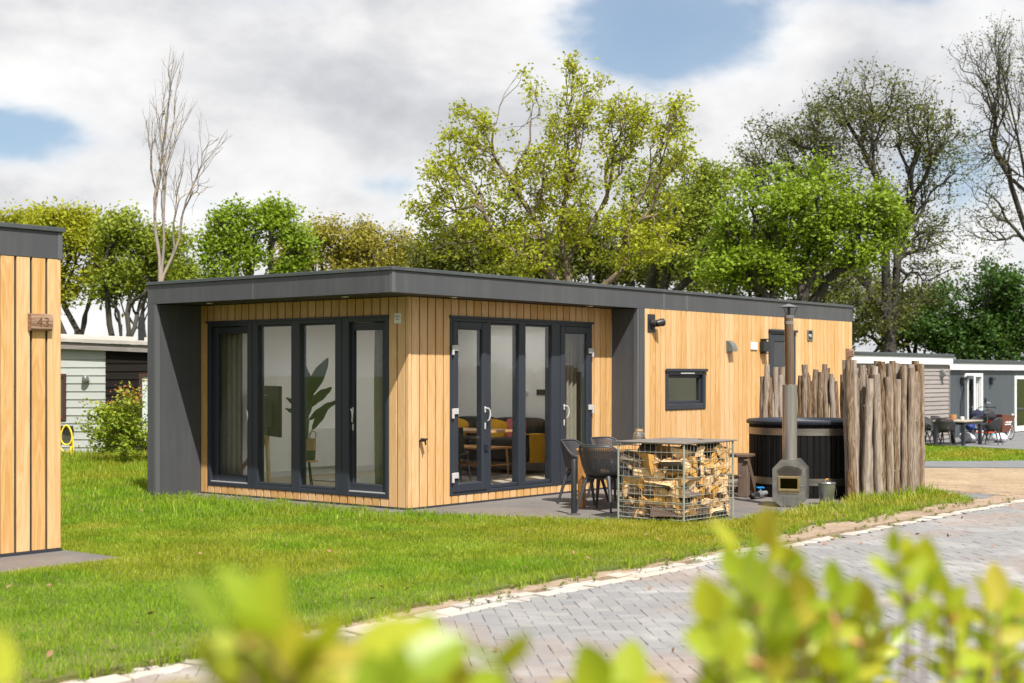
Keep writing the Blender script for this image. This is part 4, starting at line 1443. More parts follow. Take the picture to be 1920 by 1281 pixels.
# potted plant on a stool
stool = thing('plant_stool', 'small round wooden stool carrying the potted plant', 'stool', (0.47, 2.36, FL))
MB().lathe([(0.0, 0.345), (0.16, 0.345), (0.17, 0.355), (0.16, 0.368), (0.0, 0.370)], 24).build('seat', 'teak', stool, 30)
for k in range(3):
    t = k * 2 * PI / 3 + 0.4
    MB().tube([(0.07 * math.cos(t), 0.07 * math.sin(t), 0.345), (0.15 * math.cos(t), 0.15 * math.sin(t), 0.0)], [0.011, 0.009], 7).build('leg', 'black_metal', stool, 40)
pot = thing('potted_plant', 'bird of paradise plant in a two tone jute basket behind the front glazing', 'plant', (0.47, 2.36, FL + 0.371))
bk = MB()
bk.lathe([(0.0, 0.0), (0.115, 0.0), (0.125, 0.02), (0.130, 0.13)], 24)
bk.build('basket_base', 'basket_green', pot, 40)
bk = MB()
bk.lathe([(0.131, 0.131), (0.134, 0.2), (0.132, 0.29), (0.122, 0.29), (0.122, 0.26), (0.0, 0.26)], 24)
bk.build('basket', 'jute', pot, 40)
for s in (-1, 1):
    MB().tube([(0.05 * s, -0.12 * s, 0.27), (0.06 * s, -0.135 * s, 0.37), (0.0, -0.14 * s, 0.40), (-0.06 * s, -0.135 * s, 0.37), (-0.05 * s, -0.12 * s, 0.27)], 0.008, 6).build('basket_handle', 'jute', pot, 60)


def big_leaf(base, knee, tip, width, droop):
    """paddle leaf from knee to tip, split by a keeled midrib"""
    base, knee, tip = Vector(base), Vector(knee), Vector(tip)
    ax = tip - knee
    L = ax.length
    side = ax.cross(Vector((0, 0, 1)))
    if side.length < 1e-3:
        side = Vector((1, 0, 0))
    side.normalize()
    side = (ax.cross(Vector((0.80, 0.52, 0.30))).normalized() * 0.9 + side * 0.35).normalized()
    upv = side.cross(ax).normalized()

    def fn(u, v):
        w = width * 1.2 * (math.sin(PI * min(1, v * 0.97 + 0.02)) ** 0.7) * (1 - 0.25 * v)
        s = 2 * u - 1
        wav = 0.012 * math.sin(v * 17 + s * 3) * abs(s)
        return knee + ax * v + side * (s * w) + upv * (abs(s) * w * 0.35 + wav) - Vector((0, 0, 1)) * droop * v * v * L
    mb = MB()
    mb.grid(fn, 6, 12)
    lf = mb.build('leaf', 'leaf_strelitzia', pot, 179, False)
    mid = (base + knee) / 2 + Vector((0.0, 0.0, 0.02))
    MB().tube([base, mid, knee], [0.010, 0.008, 0.006], 6).build('stem', 'leaf_shrub', lf)


for (kx, ky, kz, tx, ty, tz, w_, dr) in ((0.0, -0.03, 0.85, 0.05, -0.38, 1.43, 0.085, 0.05), (0.03, -0.02, 0.72, 0.08, -0.42, 1.05, 0.065, 0.1), (0.0, 0.0, 0.80, 0.06, 0.12, 1.42, 0.06, 0.05),
                                         (-0.02, -0.08, 0.55, 0.05, -0.58, 0.86, 0.05, 0.05), (0.02, -0.10, 0.42, 0.02, -0.42, 0.76, 0.05, 0.0), (-0.02, 0.03, 0.55, 0.03, 0.46, 0.72, 0.05, 0.05),
                                         (0.0, 0.03, 0.62, 0.0, 0.42, 0.98, 0.045, 0.25), (0.05, 0.02, 0.66, 0.0, 0.36, 0.84, 0.05, 0.1), (-0.04, 0.0, 0.55, -0.05, -0.02, 1.02, 0.10, 0.0), (0.04, 0.02, 0.70, 0.05, 0.02, 1.22, 0.085, 0.0)):
    big_leaf((kx * 0.4, ky * 0.4, 0.26), (kx, ky, kz), (tx, ty, tz), w_, dr)

# ================================================================== neighbouring house at the left edge
BX, BY, BXL, BYB = -5.205, -0.40, -11.5, 4.3
BZ0, BZB, BZT = 0.02, 2.782, 3.085
nb_house = thing('house', 'wood clad house with number 43 at the left edge of the photo', 'house')
bw = MB().box(BXL, BX - 0.03, BY + 0.022, BYB, 0.0, BZB + 0.1).build('wall', 'gap_black', nb_house)
planks(bw, ('y', BY), BXL, BX, BZ0 + 0.05, BZB + 0.005, 0.163, [], 0.025)
be = MB().box(BX - 0.0295, BX - 0.022, BY + 0.024, BYB, 0.0, BZB + 0.1).build('wall', 'gap_black', nb_house)
planks(be, ('X', BX), BY + 0.001, BYB, BZ0 + 0.05, BZB + 0.005, 0.163, [], 0.025)
MB().box(BXL, BX - 0.002, BY - 0.012, BY + 0.021, BZ0, BZ0 + 0.047, 0.002).build('base_trim', 'frame_anthracite', nb_house)
br = MB().box(BXL, BX - 0.03, BY + 0.03, BYB, BZB + 0.101, BZT - 0.02).build('roof', 'roof_cap', nb_house)
MB().box(BXL, BX - 0.05, BY - 0.004, BY + 0.021, BZB + 0.006, BZT - 0.045, 0.003).build('fascia_panel', 'panel_grey', br)
MB().box(BX - 0.022, BX + 0.003, BY + 0.05, BYB, BZB + 0.006, BZT - 0.045, 0.003).build('fascia_panel', 'panel_grey', br)
MB().box(BX - 0.048, BX + 0.006, BY - 0.008, BY + 0.048, BZB + 0.004, BZT - 0.044, 0.004).build('corner_trim', 'panel_grey_trim', br)
MB().box(BXL, BX + 0.028, BY - 0.028, BY + 0.10, BZT - 0.043, BZT, 0.004).build('roof_edge', 'roof_cap', br)
MB().box(BX - 0.10, BX + 0.028, BY + 0.101, BYB, BZT - 0.043, BZT, 0.004).build('roof_edge', 'roof_cap', br)

nsb = thing('number_block', 'weathered wooden block with carved number 43 on the left edge house', 'sign', (-5.452, BY, 2.19))
prof = [(0.0, -0.082), (0.045, -0.080), (0.058, -0.062), (0.066, 0.03), (0.052, 0.07), (0.02, 0.078), (0.0, 0.078)]
MB().prism(prof, (-0.113, -0.0008, 0), (0, -1, 0), (0, 0, 1), (1, 0, 0), 0.226).build('block', 'sign_wood', nsb, 30)
Mx = Matrix.Translation((0.01, -0.0605, -0.008)) @ Matrix.Rotation(rad(90 + 5), 4, 'X')
text_part('numeral', '43', 0.125, 'sign_engraving', nsb, Mx, 0.0035, 'CENTER', 1.15)

# ================================================================== pale green and black clapboard house behind
CO = Vector((3.80, 11.67, 0.0))
cs = Vector((R2[0] - 0.06 * F2[0], R2[1] - 0.06 * F2[1], 0)).normalized()
ch = thing('house', 'low house with pale green and black clapboards, behind the lawn', 'house', CO, math.atan2(cs.y, cs.x))
# local x runs along the wall to the right, local y goes away from the camera


def clap(parent, x0, x1, z0, ztop0, ztop1, pitch, mat, holes=(), y=0.0):
    z = z0
    while z < max(ztop0, ztop1) - 0.02:
        z1 = min(z + pitch, max(ztop0, ztop1) - 0.001)
        for (a, b, c, d) in rects_minus((x0, x1, z, z1), holes):
            mb = MB()
            yo0, yo1 = y - 0.028, y - 0.010
            vs = [(a, yo0, c), (b, yo0, c), (b, yo1, d), (a, yo1, d), (a, y, c), (b, y, c), (b, y, d), (a, y, d)]
            mb.add(vs, [(0, 1, 2, 3), (5, 4, 7, 6), (0, 3, 7, 4), (1, 5, 6, 2), (3, 2, 6, 7), (0, 4, 5, 1)])
            mb.build('board', mat, parent)
        z += pitch


wg = MB().box(-2.6, -0.02, 0.001, 4.0, -0.2, 2.14).build('wall', 'clap_green', ch)
clap(wg, -2.6, -0.002, -0.2, 2.26, 2.26, 0.1575, 'clap_green', [(-1.35, -0.80, 0.80, 1.72)])
wk = MB().box(-0.0, 2.6, -0.029, 4.0, -0.2, 2.10).build('wall', 'clap_black', ch)
clap(wk, 0.0, 2.6, -0.12, 2.2, 2.2, 0.1575, 'clap_black', [(0.67, 1.7, 0.35, 1.72)], -0.03)
croof = MB()
for (a, b, c, d) in ((-2.9, 2.9, 0, 0),):
    za, zb = 2.30, 2.05
    croof.add([(-2.9, -0.16, za), (2.9, -0.16, zb), (2.9, 4.2, zb), (-2.9, 4.2, za), (-2.9, -0.16, za + 0.14), (2.9, -0.16, zb + 0.14), (2.9, 4.2, zb + 0.14), (-2.9, 4.2, za + 0.14)], [(0, 3, 2, 1), (4, 5, 6, 7), (0, 1, 5, 4), (1, 2, 6, 5), (2, 3, 7, 6), (3, 0, 4, 7)])
cr = croof.build('roof', 'fascia_weathered', ch)
ce = MB()
ce.add([(-2.95, -0.20, 2.443), (2.95, -0.20, 2.193), (2.95, 4.2, 2.23), (-2.95, 4.2, 2.48), (-2.95, -0.20, 2.51), (2.95, -0.20, 2.26), (2.95, 4.2, 2.40), (-2.95, 4.2, 2.65)], [(0, 3, 2, 1), (4, 5, 6, 7), (0, 1, 5, 4), (1, 2, 6, 5), (2, 3, 7, 6), (3, 0, 4, 7)])
ce.build('roof_membrane', 'kerb_concrete', cr)
fl = MB()
fl.lathe([(0.0, 2.2), (0.062, 2.2), (0.062, 2.62), (0.068, 2.62), (0.068, 2.72), (0.060, 2.72), (0.060, 2.78), (0.055, 2.87), (0.0, 2.87)], 16, (0.50, 0.6, 0))
fl.build('chimney', 'black_metal', cr, 30)
w1 = MB()
w1.box(-1.35, -0.80, -0.05, 0.0, 0.80, 0.86, 0.004).box(-1.35, -0.80, -0.05, 0.0, 1.66, 1.72, 0.004).box(-1.35, -1.29, -0.05, 0.0, 0.861, 1.659, 0.004).box(-0.86, -0.80, -0.05, 0.0, 0.861, 1.659, 0.004)
w1o = w1.build('window', 'frame_redbrown', ch)
MB().box(-1.29, -0.86, -0.03, -0.024, 0.86, 1.66).build('pane', 'glass', w1o)
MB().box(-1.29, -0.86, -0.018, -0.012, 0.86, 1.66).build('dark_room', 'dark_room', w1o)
w2 = MB()
w2.box(0.67, 0.73, -0.07, -0.03, 0.35, 1.72, 0.004).box(1.64, 1.70, -0.07, -0.03, 0.35, 1.72, 0.004).box(0.731, 1.639, -0.07, -0.03, 1.66, 1.72, 0.004).box(0.731, 1.639, -0.07, -0.03, 0.35, 0.41, 0.004)
w2o = w2.build('window', 'frame_redbrown', ch)
MB().box(0.731, 1.639, -0.05, -0.044, 0.41, 1.66).build('pane', 'glass', w2o)
MB().box(0.731, 1.639, -0.040, -0.034, 0.41, 1.66).build('blind', 'blind_pale', w2o)


def cpos(x, y, z):
    return CO + cs * x + Vector((-cs.y, cs.x, 0)) * y + Vector((0, 0, z))


cl = thing('wall_lamp', 'round steel wall lamp on the pale green clapboards', 'lamp', cpos(-0.395, -0.03, 1.60), math.atan2(cs.y, cs.x))
MB().tube([(0, 0, 0.02), (0, -0.03, 0.02)], [0.055, 0.055], 18).build('wall_plate', 'stainless', cl, 40)
m_ = MB(Matrix.Translation((0, -0.06, 0.03)) @ Matrix.Rotation(rad(25), 4, 'X'))
m_.lathe([(0.0, 0.06), (0.03, 0.055), (0.06, 0.02), (0.075, -0.05), (0.070, -0.05), (0.05, 0.0), (0.0, 0.03)], 20)
m_.build('shade', 'stainless', cl, 40)
ho = thing('garden_hose', 'yellow garden hose coiled on a black wall hanger', 'hose', cpos(-0.75, -0.035, 0.0), math.atan2(cs.y, cs.x))
hg = MB()
hg.box(-0.12, 0.12, -0.10, 0.0, 0.55, 0.66, 0.03).box(-0.14, 0.14, -0.13, -0.101, 0.53, 0.70, 0.02)
hg.build('hanger', 'black_plastic', ho)
for k, (wd, zb, ph) in enumerate(((0.13, 0.18, 0.0), (0.14, -0.02, 0.5), (0.11, 0.30, 1.1))):
    pts = []
    for i in range(25):
        t = 2 * PI * i / 24
        pts.append((wd * math.sin(t) * (1.0 - 0.25 * math.cos(t)) + 0.01 * k, -0.12 - 0.02 * k, (0.68 + zb) / 2 + (0.68 - zb) / 2 * math.cos(t) + 0.015 * k))
    MB().tube(pts, 0.016, 8).build('loop', 'hose_yellow', ho, 60)
MB().tube([(-0.10, -0.13, 0.6), (-0.13, -0.14, 0.25), (-0.15, -0.15, 0.02), (-0.22, -0.22, -0.08)], 0.016, 8).build('loose_end', 'hose_yellow', ho, 60)
MB().tube([(0.09, -0.13, 0.3), (0.12, -0.15, 0.0), (0.14, -0.2, -0.12)], 0.016, 8).build('loose_end', 'hose_yellow', ho, 60)

# ================================================================== far houses on the right
GZ = -0.45
dh = thing('house', 'grey weathered clapboard house with white roof edge, behind the palisade', 'house', (0, 0, 0))
DX0, DX1, DY = 24.6, 32.75, 6.20
dwm = MB().box(DX0, DX1, DY, DY + 3.4, GZ - 0.1, 2.0).build('wall', 'clap_grey', dh)
z = GZ + 0.05
while z < 1.99:
    mb = MB()
    mb.add([(DX0, DY - 0.034, z), (DX1, DY - 0.034, z), (DX1, DY - 0.010, z + 0.139), (DX0, DY - 0.010, z + 0.139), (DX0, DY - 0.001, z), (DX1, DY - 0.001, z), (DX1, DY - 0.001, z + 0.139), (DX0, DY - 0.001, z + 0.139)],
           [(0, 1, 2, 3), (5, 4, 7, 6), (0, 3, 7, 4), (1, 5, 6, 2), (3, 2, 6, 7), (0, 4, 5, 1)])
    mb.build('board', 'clap_grey', dwm)
    z += 0.139
MB().box(DX1 - 0.03, DX1 + 0.03, DY - 0.045, DY + 0.1, GZ, 2.0).build('corner_board', 'fascia_weathered', dh)
MB().box(DX0 - 0.1, DX1 + 0.10, DY - 0.12, DY + 3.5, 2.03, 2.28, 0.01).build('roof_fascia', 'white_paint', dh)
MB().box(DX0 - 0.1, DX1 + 0.14, DY - 0.16, DY + 3.5, 2.281, 2.38, 0.01).build('roof', 'roof_cap', dh)
v3 = MB()
v3.box(31.95, 32.20, DY - 0.06, DY - 0.036, 1.60, 1.86, 0.004)
v3.prism([(0, 0), (0.16, 0.05), (0.05, 0.20), (0, 0.20)], (31.98, DY - 0.061, 1.63), (0, -1, 0), (0, 0, 1), (1, 0, 0), 0.18)
v3.build('vent_hood', 'grey_green_vent', dh)
for k in (0, 1):
    MB().box(28.55 + 0.16 * k, 28.67 + 0.16 * k, DY - 0.06, DY - 0.036, 0.02, 0.16, 0.01).build('socket', 'white_plastic', dh)


def spot(label, x, y, z):
    t = thing('spot_lamp', label, 'lamp', (x, y, z))
    MB().box(-0.05, 0.05, -0.02, 0.0, -0.06, 0.06, 0.004).build('bracket', 'black_metal', t)
    MB().box(-0.06, 0.22, -0.14, -0.021, 0.0, 0.12, 0.01).build('arm', 'black_metal', t)
    MB().box(-0.06, 0.04, -0.13, -0.022, -0.14, -0.001, 0.01).build('lamp_head', 'black_metal', t)
    return t


spot('black spot lamp on the grey clapboard wall above the palisade', 28.75, DY - 0.036, 1.62)
eh = thing('house', 'slate coloured house with white doors at the right edge', 'house', (0, 0, 0))
EX0, EX1, EY = 32.90, 46.0, 6.42
mb = MB()
for (a, b, c, d) in rects_minus((EX0, EX1, GZ - 0.1, 1.86), [(34.75, 36.25, GZ, 1.70), (39.55, 42.2, GZ + 0.05, 1.66)]):
    mb.box(a, b, EY, EY + 0.12, c, d)
mb.box(EX0, EX0 + 0.1, EY + 0.121, EY + 3.3, GZ - 0.1, 1.86).box(EX1 - 0.1, EX1, EY + 0.121, EY + 3.3, GZ - 0.1, 1.86).box(EX0, EX1, EY + 3.31, EY + 3.4, GZ - 0.1, 1.86)
mb.build('wall', 'slate_cladding', eh)
MB().box(EX0 + 0.1, EX1 - 0.1, EY + 0.12, EY + 3.3, GZ - 0.1, GZ + 0.03).build('floor', 'interior_floor', eh)
MB().box(EX0 - 0.02, EX1, EY - 0.12, EY + 3.5, 1.861, 2.10, 0.01).build('roof_fascia', 'white_paint', eh)
MB().box(EX0 - 0.02, EX1, EY - 0.16, EY + 3.5, 2.101, 2.22, 0.01).build('roof', 'roof_cap', eh)
MB().box(34.6, 36.6, EY + 1.4, EY + 1.5, GZ, 1.85).build('inner_wall', 'tan_leather', eh)
df = MB()
df.box(34.68, 34.78, EY - 0.05, EY + 0.08, GZ, 1.75, 0.006).box(36.18, 36.30, EY - 0.05, EY + 0.08, GZ, 1.75, 0.006).box(34.781, 36.179, EY - 0.05, EY + 0.08, 1.63, 1.75, 0.006)
dfo = df.build('door_frame', 'white_paint', eh)


def leaf_door(x0, y0, dx, dy, w, mat='white_paint'):
    """door leaf standing at an angle: hinge at (x0, y0), direction (dx, dy)"""
    M = Matrix.Translation((x0, y0, 0)) @ Matrix.Rotation(math.atan2(dy, dx), 4, 'Z')
    m = MB(M)
    m.box(0, 0.11, -0.03, 0.03, GZ + 0.03, 1.68, 0.006).box(w - 0.11, w, -0.03, 0.03, GZ + 0.03, 1.68, 0.006)
    m.box(0.111, w - 0.111, -0.03, 0.03, 1.56, 1.68, 0.006).box(0.111, w - 0.111, -0.03, 0.03, GZ + 0.03, GZ + 0.16, 0.006)
    d = m.build('door', mat, eh)
    m = MB(M)
    m.box(0.10, w - 0.10, -0.004, 0.004, GZ + 0.15, 1.57)
    m.build('pane', 'glass', d)
    m = MB(M)
    m.box(w - 0.075, w - 0.045, -0.06, -0.031, 0.48, 0.66, 0.006).box(w - 0.19, w - 0.05, -0.075, -0.061, 0.60, 0.63, 0.004)
    m.build('handle', 'alu', d)


leaf_door(34.70, EY - 0.09, -0.80, -0.60, 0.92)
leaf_door(36.15, EY + 0.10, 0.15, 0.9, 0.72)
wd = MB()
wd.box(39.55, 39.68, EY - 0.04, EY + 0.08, GZ + 0.05, 1.66, 0.006).box(42.07, 42.2, EY - 0.04, EY + 0.08, GZ + 0.05, 1.66, 0.006).box(39.681, 42.069, EY - 0.04, EY + 0.08, 1.54, 1.66, 0.006).box(39.681, 42.069, EY - 0.04, EY + 0.08, GZ + 0.05, GZ + 0.24, 0.006)
wdo = wd.build('window', 'white_paint', eh)
MB().box(39.681, 42.069, EY, EY + 0.008, GZ + 0.24, 1.54).build('pane', 'glass', wdo)
MB().grid(lambda u, v: (39.75 + 0.7 * u, EY + 0.3 + 0.03 * math.sin(u * 40), GZ + 0.1 + 1.9 * v), 40, 2).build('curtain', 'curtain', wdo, 179, False)
spot('black spot lamp left of the open white door', 34.35, EY, 1.50)
spot('black spot lamp right of the open white door', 37.05, EY, 1.50)
hk = thing('wall_tap', 'small black wall tap with steel spout beside the open door', 'tap', (36.62, EY, 0.75))
MB().box(-0.06, 0.06, -0.05, 0.0, -0.05, 0.13, 0.01).build('body', 'black_plastic', hk)
MB().tube([(0.0, -0.06, -0.02), (0.14, -0.10, -0.05), (0.20, -0.10, -0.05)], 0.02, 8).build('spout', 'alu', hk)

# ================================================================== outdoor furniture
def make_chair(name, label, group):
    """resin bucket chair: local +x is the front"""
    t = thing(name, label, 'chair', (0, 0, 0), 0, group)

    def fn(u, v):
        a = rad(-128 + 256 * u)                       # 0 = middle of the back
        c = math.cos(a)
        top = 0.645 + 0.175 * smooth01(-0.05, 0.85, c) - 0.05 * smooth01(0.1, -0.75, c)
        bot = 0.445
        z = bot + (top - bot) * v
        r = 0.72 + 0.30 * (v ** 0.55) + 0.05 * v * max(0, c)
        flare = 1.0 + 0.06 * v * max(0.0, -c)
        return (-0.265 * r * c * (1.0 if c > 0 else 0.93) - 0.01, 0.285 * r * math.sin(a) * flare, z)
    mb = MB()
    mb.grid(fn, 44, 12, 0, False, True)
    sh = mb.build('shell', 'chair_resin', t, 179, False)
    md = sh.modifiers.new('thickness', 'SOLIDIFY')
    md.thickness = 0.010
    rim = MB()
    pts = [Vector(fn(i / 44, 1.0)) for i in range(45)]
    fl = [Vector(fn(0, v)) for v in (0.7, 0.4, 0.1)]
    fr = [Vector(fn(1, v)) for v in (0.7, 0.4, 0.1)]
    rim.tube(fl[::-1] + pts + fr, 0.011, 7)
    rim.build('rim', 'chair_solid', sh, 179)
    st = MB()
    st.lathe([(0.0, 0.428), (0.15, 0.428), (0.20, 0.438), (0.215, 0.452), (0.20, 0.458), (0.0, 0.448)], 26)
    st.build('seat', 'chair_solid', t, 60)
    fr_ = MB()
    fr_.box(-0.17, 0.17, -0.17, 0.17, 0.398, 0.427, 0.012)
    fr_.build('under_frame', 'chair_solid', t)
    for sx in (-1, 1):
        for sy in (-1, 1):
            MB().tube([(0.13 * sx, 0.13 * sy, 0.43), (0.175 * sx, 0.165 * sy, 0.36), (0.262 * sx, 0.235 * sy, 0.0)], [0.034, 0.026, 0.014], 9).build('leg', 'chair_solid', t, 50)
    return t


def put(o, x, y, z, rz, label, group=None):
    o.location = (x, y, z)
    o.rotation_euler = (0, 0, rz)
    o['label'] = label
    if group:
        o['group'] = group
    return o


TZ = 0.016
near_g = 'resin chairs round the terrace table'
chair0 = make_chair('garden_chair', 'x', near_g)
put(chair0, 1.47, -1.93, TZ, rad(8), 'dark resin chair at the near head of the wooden table, back to the camera', near_g)
put(copy_tree(chair0), 2.16, -1.12, TZ, rad(-78), 'dark resin chair partly hidden behind the black post', near_g)
put(copy_tree(chair0), 2.98, -1.02, TZ, rad(-98), 'dark resin chair on the wall side of the table, behind the glass jar', near_g)
put(copy_tree(chair0), 2.35, -2.72, TZ, rad(95), 'dark resin chair hidden behind the firewood cage on the near side of the table', near_g)
put(copy_tree(chair0), 3.86, -1.16, TZ, rad(-51), 'dark resin chair at the far head of the table, only its back edge showing', near_g)

tb = thing('garden_table', 'wooden terrace table behind the firewood cage', 'table', (0, 0, TZ))
for k in range(9):
    MB().box(1.58, 3.60, -2.44 + k * 0.1133, -2.44 + k * 0.1133 + 0.108, 0.722, 0.748, 0.004).build('slat', 'teak', tb)
MB().box(1.62, 3.56, -2.40, -2.37, 0.63, 0.7215).build('apron', 'teak', tb)
MB().box(1.62, 3.56, -1.49, -1.46, 0.63, 0.7215).build('apron', 'teak', tb)
MB().box(1.61, 1.64, -2.369, -1.491, 0.63, 0.7215).build('apron', 'teak', tb)
MB().box(3.54, 3.57, -2.369, -1.491, 0.63, 0.7215).build('apron', 'teak', tb)
for a in (1.60, 3.50):
    for b in (-2.43, -1.51):
        MB().box(a, a + 0.078, b, b + 0.078, 0.0, 0.721, 0.005).build('leg', 'teak_vertical', tb)

jar = thing('glass_jar', 'clear glass lantern jar standing on the terrace table', 'jar', (2.72, -1.62, TZ + 0.749))
MB().lathe([(0.0, 0.0), (0.070, 0.0), (0.078, 0.012), (0.080, 0.13), (0.072, 0.165), (0.050, 0.185), (0.050, 0.215), (0.054, 0.22), (0.054, 0.23), (0.047, 0.23), (0.046, 0.19), (0.068, 0.16), (0.075, 0.13), (0.073, 0.016), (0.0, 0.010)], 28).build('glass', 'glass_jar', jar, 50)
MB().tube([(-0.050, 0, 0.2), (-0.045, 0, 0.25), (0, 0, 0.28), (0.045, 0, 0.25), (0.050, 0, 0.2)], 0.0018, 5).build('wire_handle', 'black_metal', jar)
MB().lathe([(0.051, 0.192), (0.053, 0.196), (0.053, 0.206), (0.051, 0.21)], 20).build('neck_cord', 'jute', jar, 40)
MB().lathe([(0.0, 0.012), (0.03, 0.012), (0.03, 0.08), (0.0, 0.082)], 16).build('candle', 'white_plastic', jar, 40)

post = thing('bollard', 'slim black metal post standing on the terrace edge', 'post', (0.85, -1.93, TZ))
MB().lathe([(0.0, 0.012), (0.036, 0.012), (0.036, 0.655), (0.031, 0.662), (0.0, 0.664)], 18).build('pole', 'black_metal', post, 40)
MB().lathe([(0.0, 0.0), (0.085, 0.0), (0.085, 0.006), (0.050, 0.014), (0.0365, 0.016), (0.0, 0.016)], 22).build('base_flange', 'zinc', post, 40)
for k in range(4):
    t = PI / 4 + k * PI / 2
    MB().lathe([(0.0, 0.0), (0.009, 0.0), (0.009, 0.012), (0.0, 0.014)], 6, (0.068 * math.cos(t), 0.068 * math.sin(t), 0.006)).build('bolt', 'zinc', post)

# ------------------------------------------------------------------ firewood cage
CX0, CX1, CY0, CY1, CZ0, CZ1 = 0.66, 1.745, -3.60, -2.71, 0.06, 0.915
cage = thing('firewood_cage', 'galvanised wire mesh cage filled with split firewood', 'cage', (0, 0, 0))


def wire_panel(p0, p1, nv):
    mb = MB()
    p0, p1 = Vector(p0), Vector(p1)
    zs = [CZ0 + (CZ1 - CZ0) * t for t in (0.0, 0.055, 0.145, 0.205, 0.32, 0.435, 0.55, 0.665, 0.78, 0.895, 1.0)]
    for i in range(nv + 1):
        q = p0.lerp(p1, i / nv)
        mb.tube([(q.x + rng.gauss(0, 0.002), q.y + rng.gauss(0, 0.002), CZ0 - 0.01), (q.x, q.y, CZ1)], 0.0028, 4)
    nrm = (p1 - p0).cross(Vector((0, 0, 1))).normalized() * 0.0075
    for z in zs:
        zj = z + rng.gauss(0, 0.003)
        mb.tube([(p0.x + nrm.x, p0.y + nrm.y, zj), ((p0.x + p1.x) / 2 + nrm.x, (p0.y + p1.y) / 2 + nrm.y, zj - 0.006), (p1.x + nrm.x, p1.y + nrm.y, z)], 0.0036, 5)
    zj = CZ0 + 0.205 * (CZ1 - CZ0) + 0.016
    mb.tube([(p0.x + nrm.x, p0.y + nrm.y, zj), (p1.x + nrm.x, p1.y + nrm.y, zj)], 0.0045, 5)
    return mb.build('wire_panel', 'galvanised_wire', cage, 60)


wire_panel((CX0, CY1, 0), (CX0, CY0, 0), 12)
wire_panel((CX0, CY0, 0), (CX1, CY0, 0), 15)
wire_panel((CX1, CY0, 0), (CX1, CY1, 0), 12)
wire_panel((CX1, CY1, 0), (CX0, CY1, 0), 15)
for (a, b) in ((CX0, CY0), (CX1, CY0), (CX0, CY1), (CX1, CY1)):
    MB().tube([(a - 0.004, b - 0.004, 0.0), (a - 0.004, b - 0.004, CZ1)], 0.013, 8).build('corner_post', 'galvanised_wire', cage, 60)
mb = MB()
for k in range(13):
    xx = CX0 + (CX1 - CX0) * k / 12
    mb.tube([(xx, CY0, CZ0), (xx, CY1, CZ0)], 0.004, 4)
mb.build('wire_floor', 'galvanised_wire', cage)
MB().box(CX0 - 0.03, CX1 + 0.06, CY0 - 0.03, CY1 + 0.03, CZ1 + 0.004, CZ1 + 0.018, 0.003).build('cover_plate', 'cover_plate', cage)

# split logs: a few shapes, each log its own object
log_meshes = []
lr = random.Random(5)
for k in range(10):
    L = lr.uniform(0.27, 0.38)
    R_ = lr.uniform(0.092, 0.135)
    ang = lr.choice((rad(70), rad(95), rad(120), rad(170)))
    nseg = 5
    arcp = [(R_ * math.cos(-ang / 2 + ang * i / nseg) * lr.uniform(0.97, 1.03), R_ * math.sin(-ang / 2 + ang * i / nseg) * lr.uniform(0.97, 1.03)) for i in range(nseg + 1)]
    cx_ = R_ * 0.45
    secs = []
    for xs in (-0.5, -0.2, 0.15, 0.5):
        jx, jy = lr.gauss(0, 0.002), lr.gauss(0, 0.002)
        core = (lr.gauss(0, 0.003), lr.gauss(0, 0.003))
        mids = [((core[0] + arcp[0][0]) / 2 + lr.gauss(0, 0.0025), (core[1] + arcp[0][1]) / 2 + lr.gauss(0, 0.0025)), ((core[0] + arcp[-1][0]) / 2 + lr.gauss(0, 0.0025), (core[1] + arcp[-1][1]) / 2 + lr.gauss(0, 0.0025))]
        ring = [core, mids[0]] + arcp + [mids[1]]
        secs.append([(xs * L + lr.gauss(0, 0.006), p[0] - cx_ + jx, p[1] + jy) for p in ring])
    n = len(secs[0])
    lm = MB()
    vs = [p for s in secs for p in s]
    fs, ms = [], []
    for s in range(3):
        for i in range(n):
            j = (i + 1) % n
            fs.append((s * n + i, s * n + j, (s + 1) * n + j, (s + 1) * n + i))
            ms.append(1 if 2 <= i < n - 2 and k % 10 not in (1, 4, 7) else 0)
    fs += [tuple(range(n))[::-1], tuple(3 * n + i for i in range(n))]
    ms += [0, 0]
    lm.add(vs, fs)
    lm.m = ms
    log_meshes.append((lm.mesh('firewood_log', ['split_wood', 'log_bark']), L, R_))


def place_log(x, y, z, yaw, pitch, roll, k):
    o = link_mesh('firewood_log', log_meshes[k][0])
    o.location = (x, y, z)
    o.rotation_euler = (roll, pitch, yaw)
    tag(o, 'split firewood log stacked in the wire mesh cage', 'log', 'split firewood logs in the wire cage')


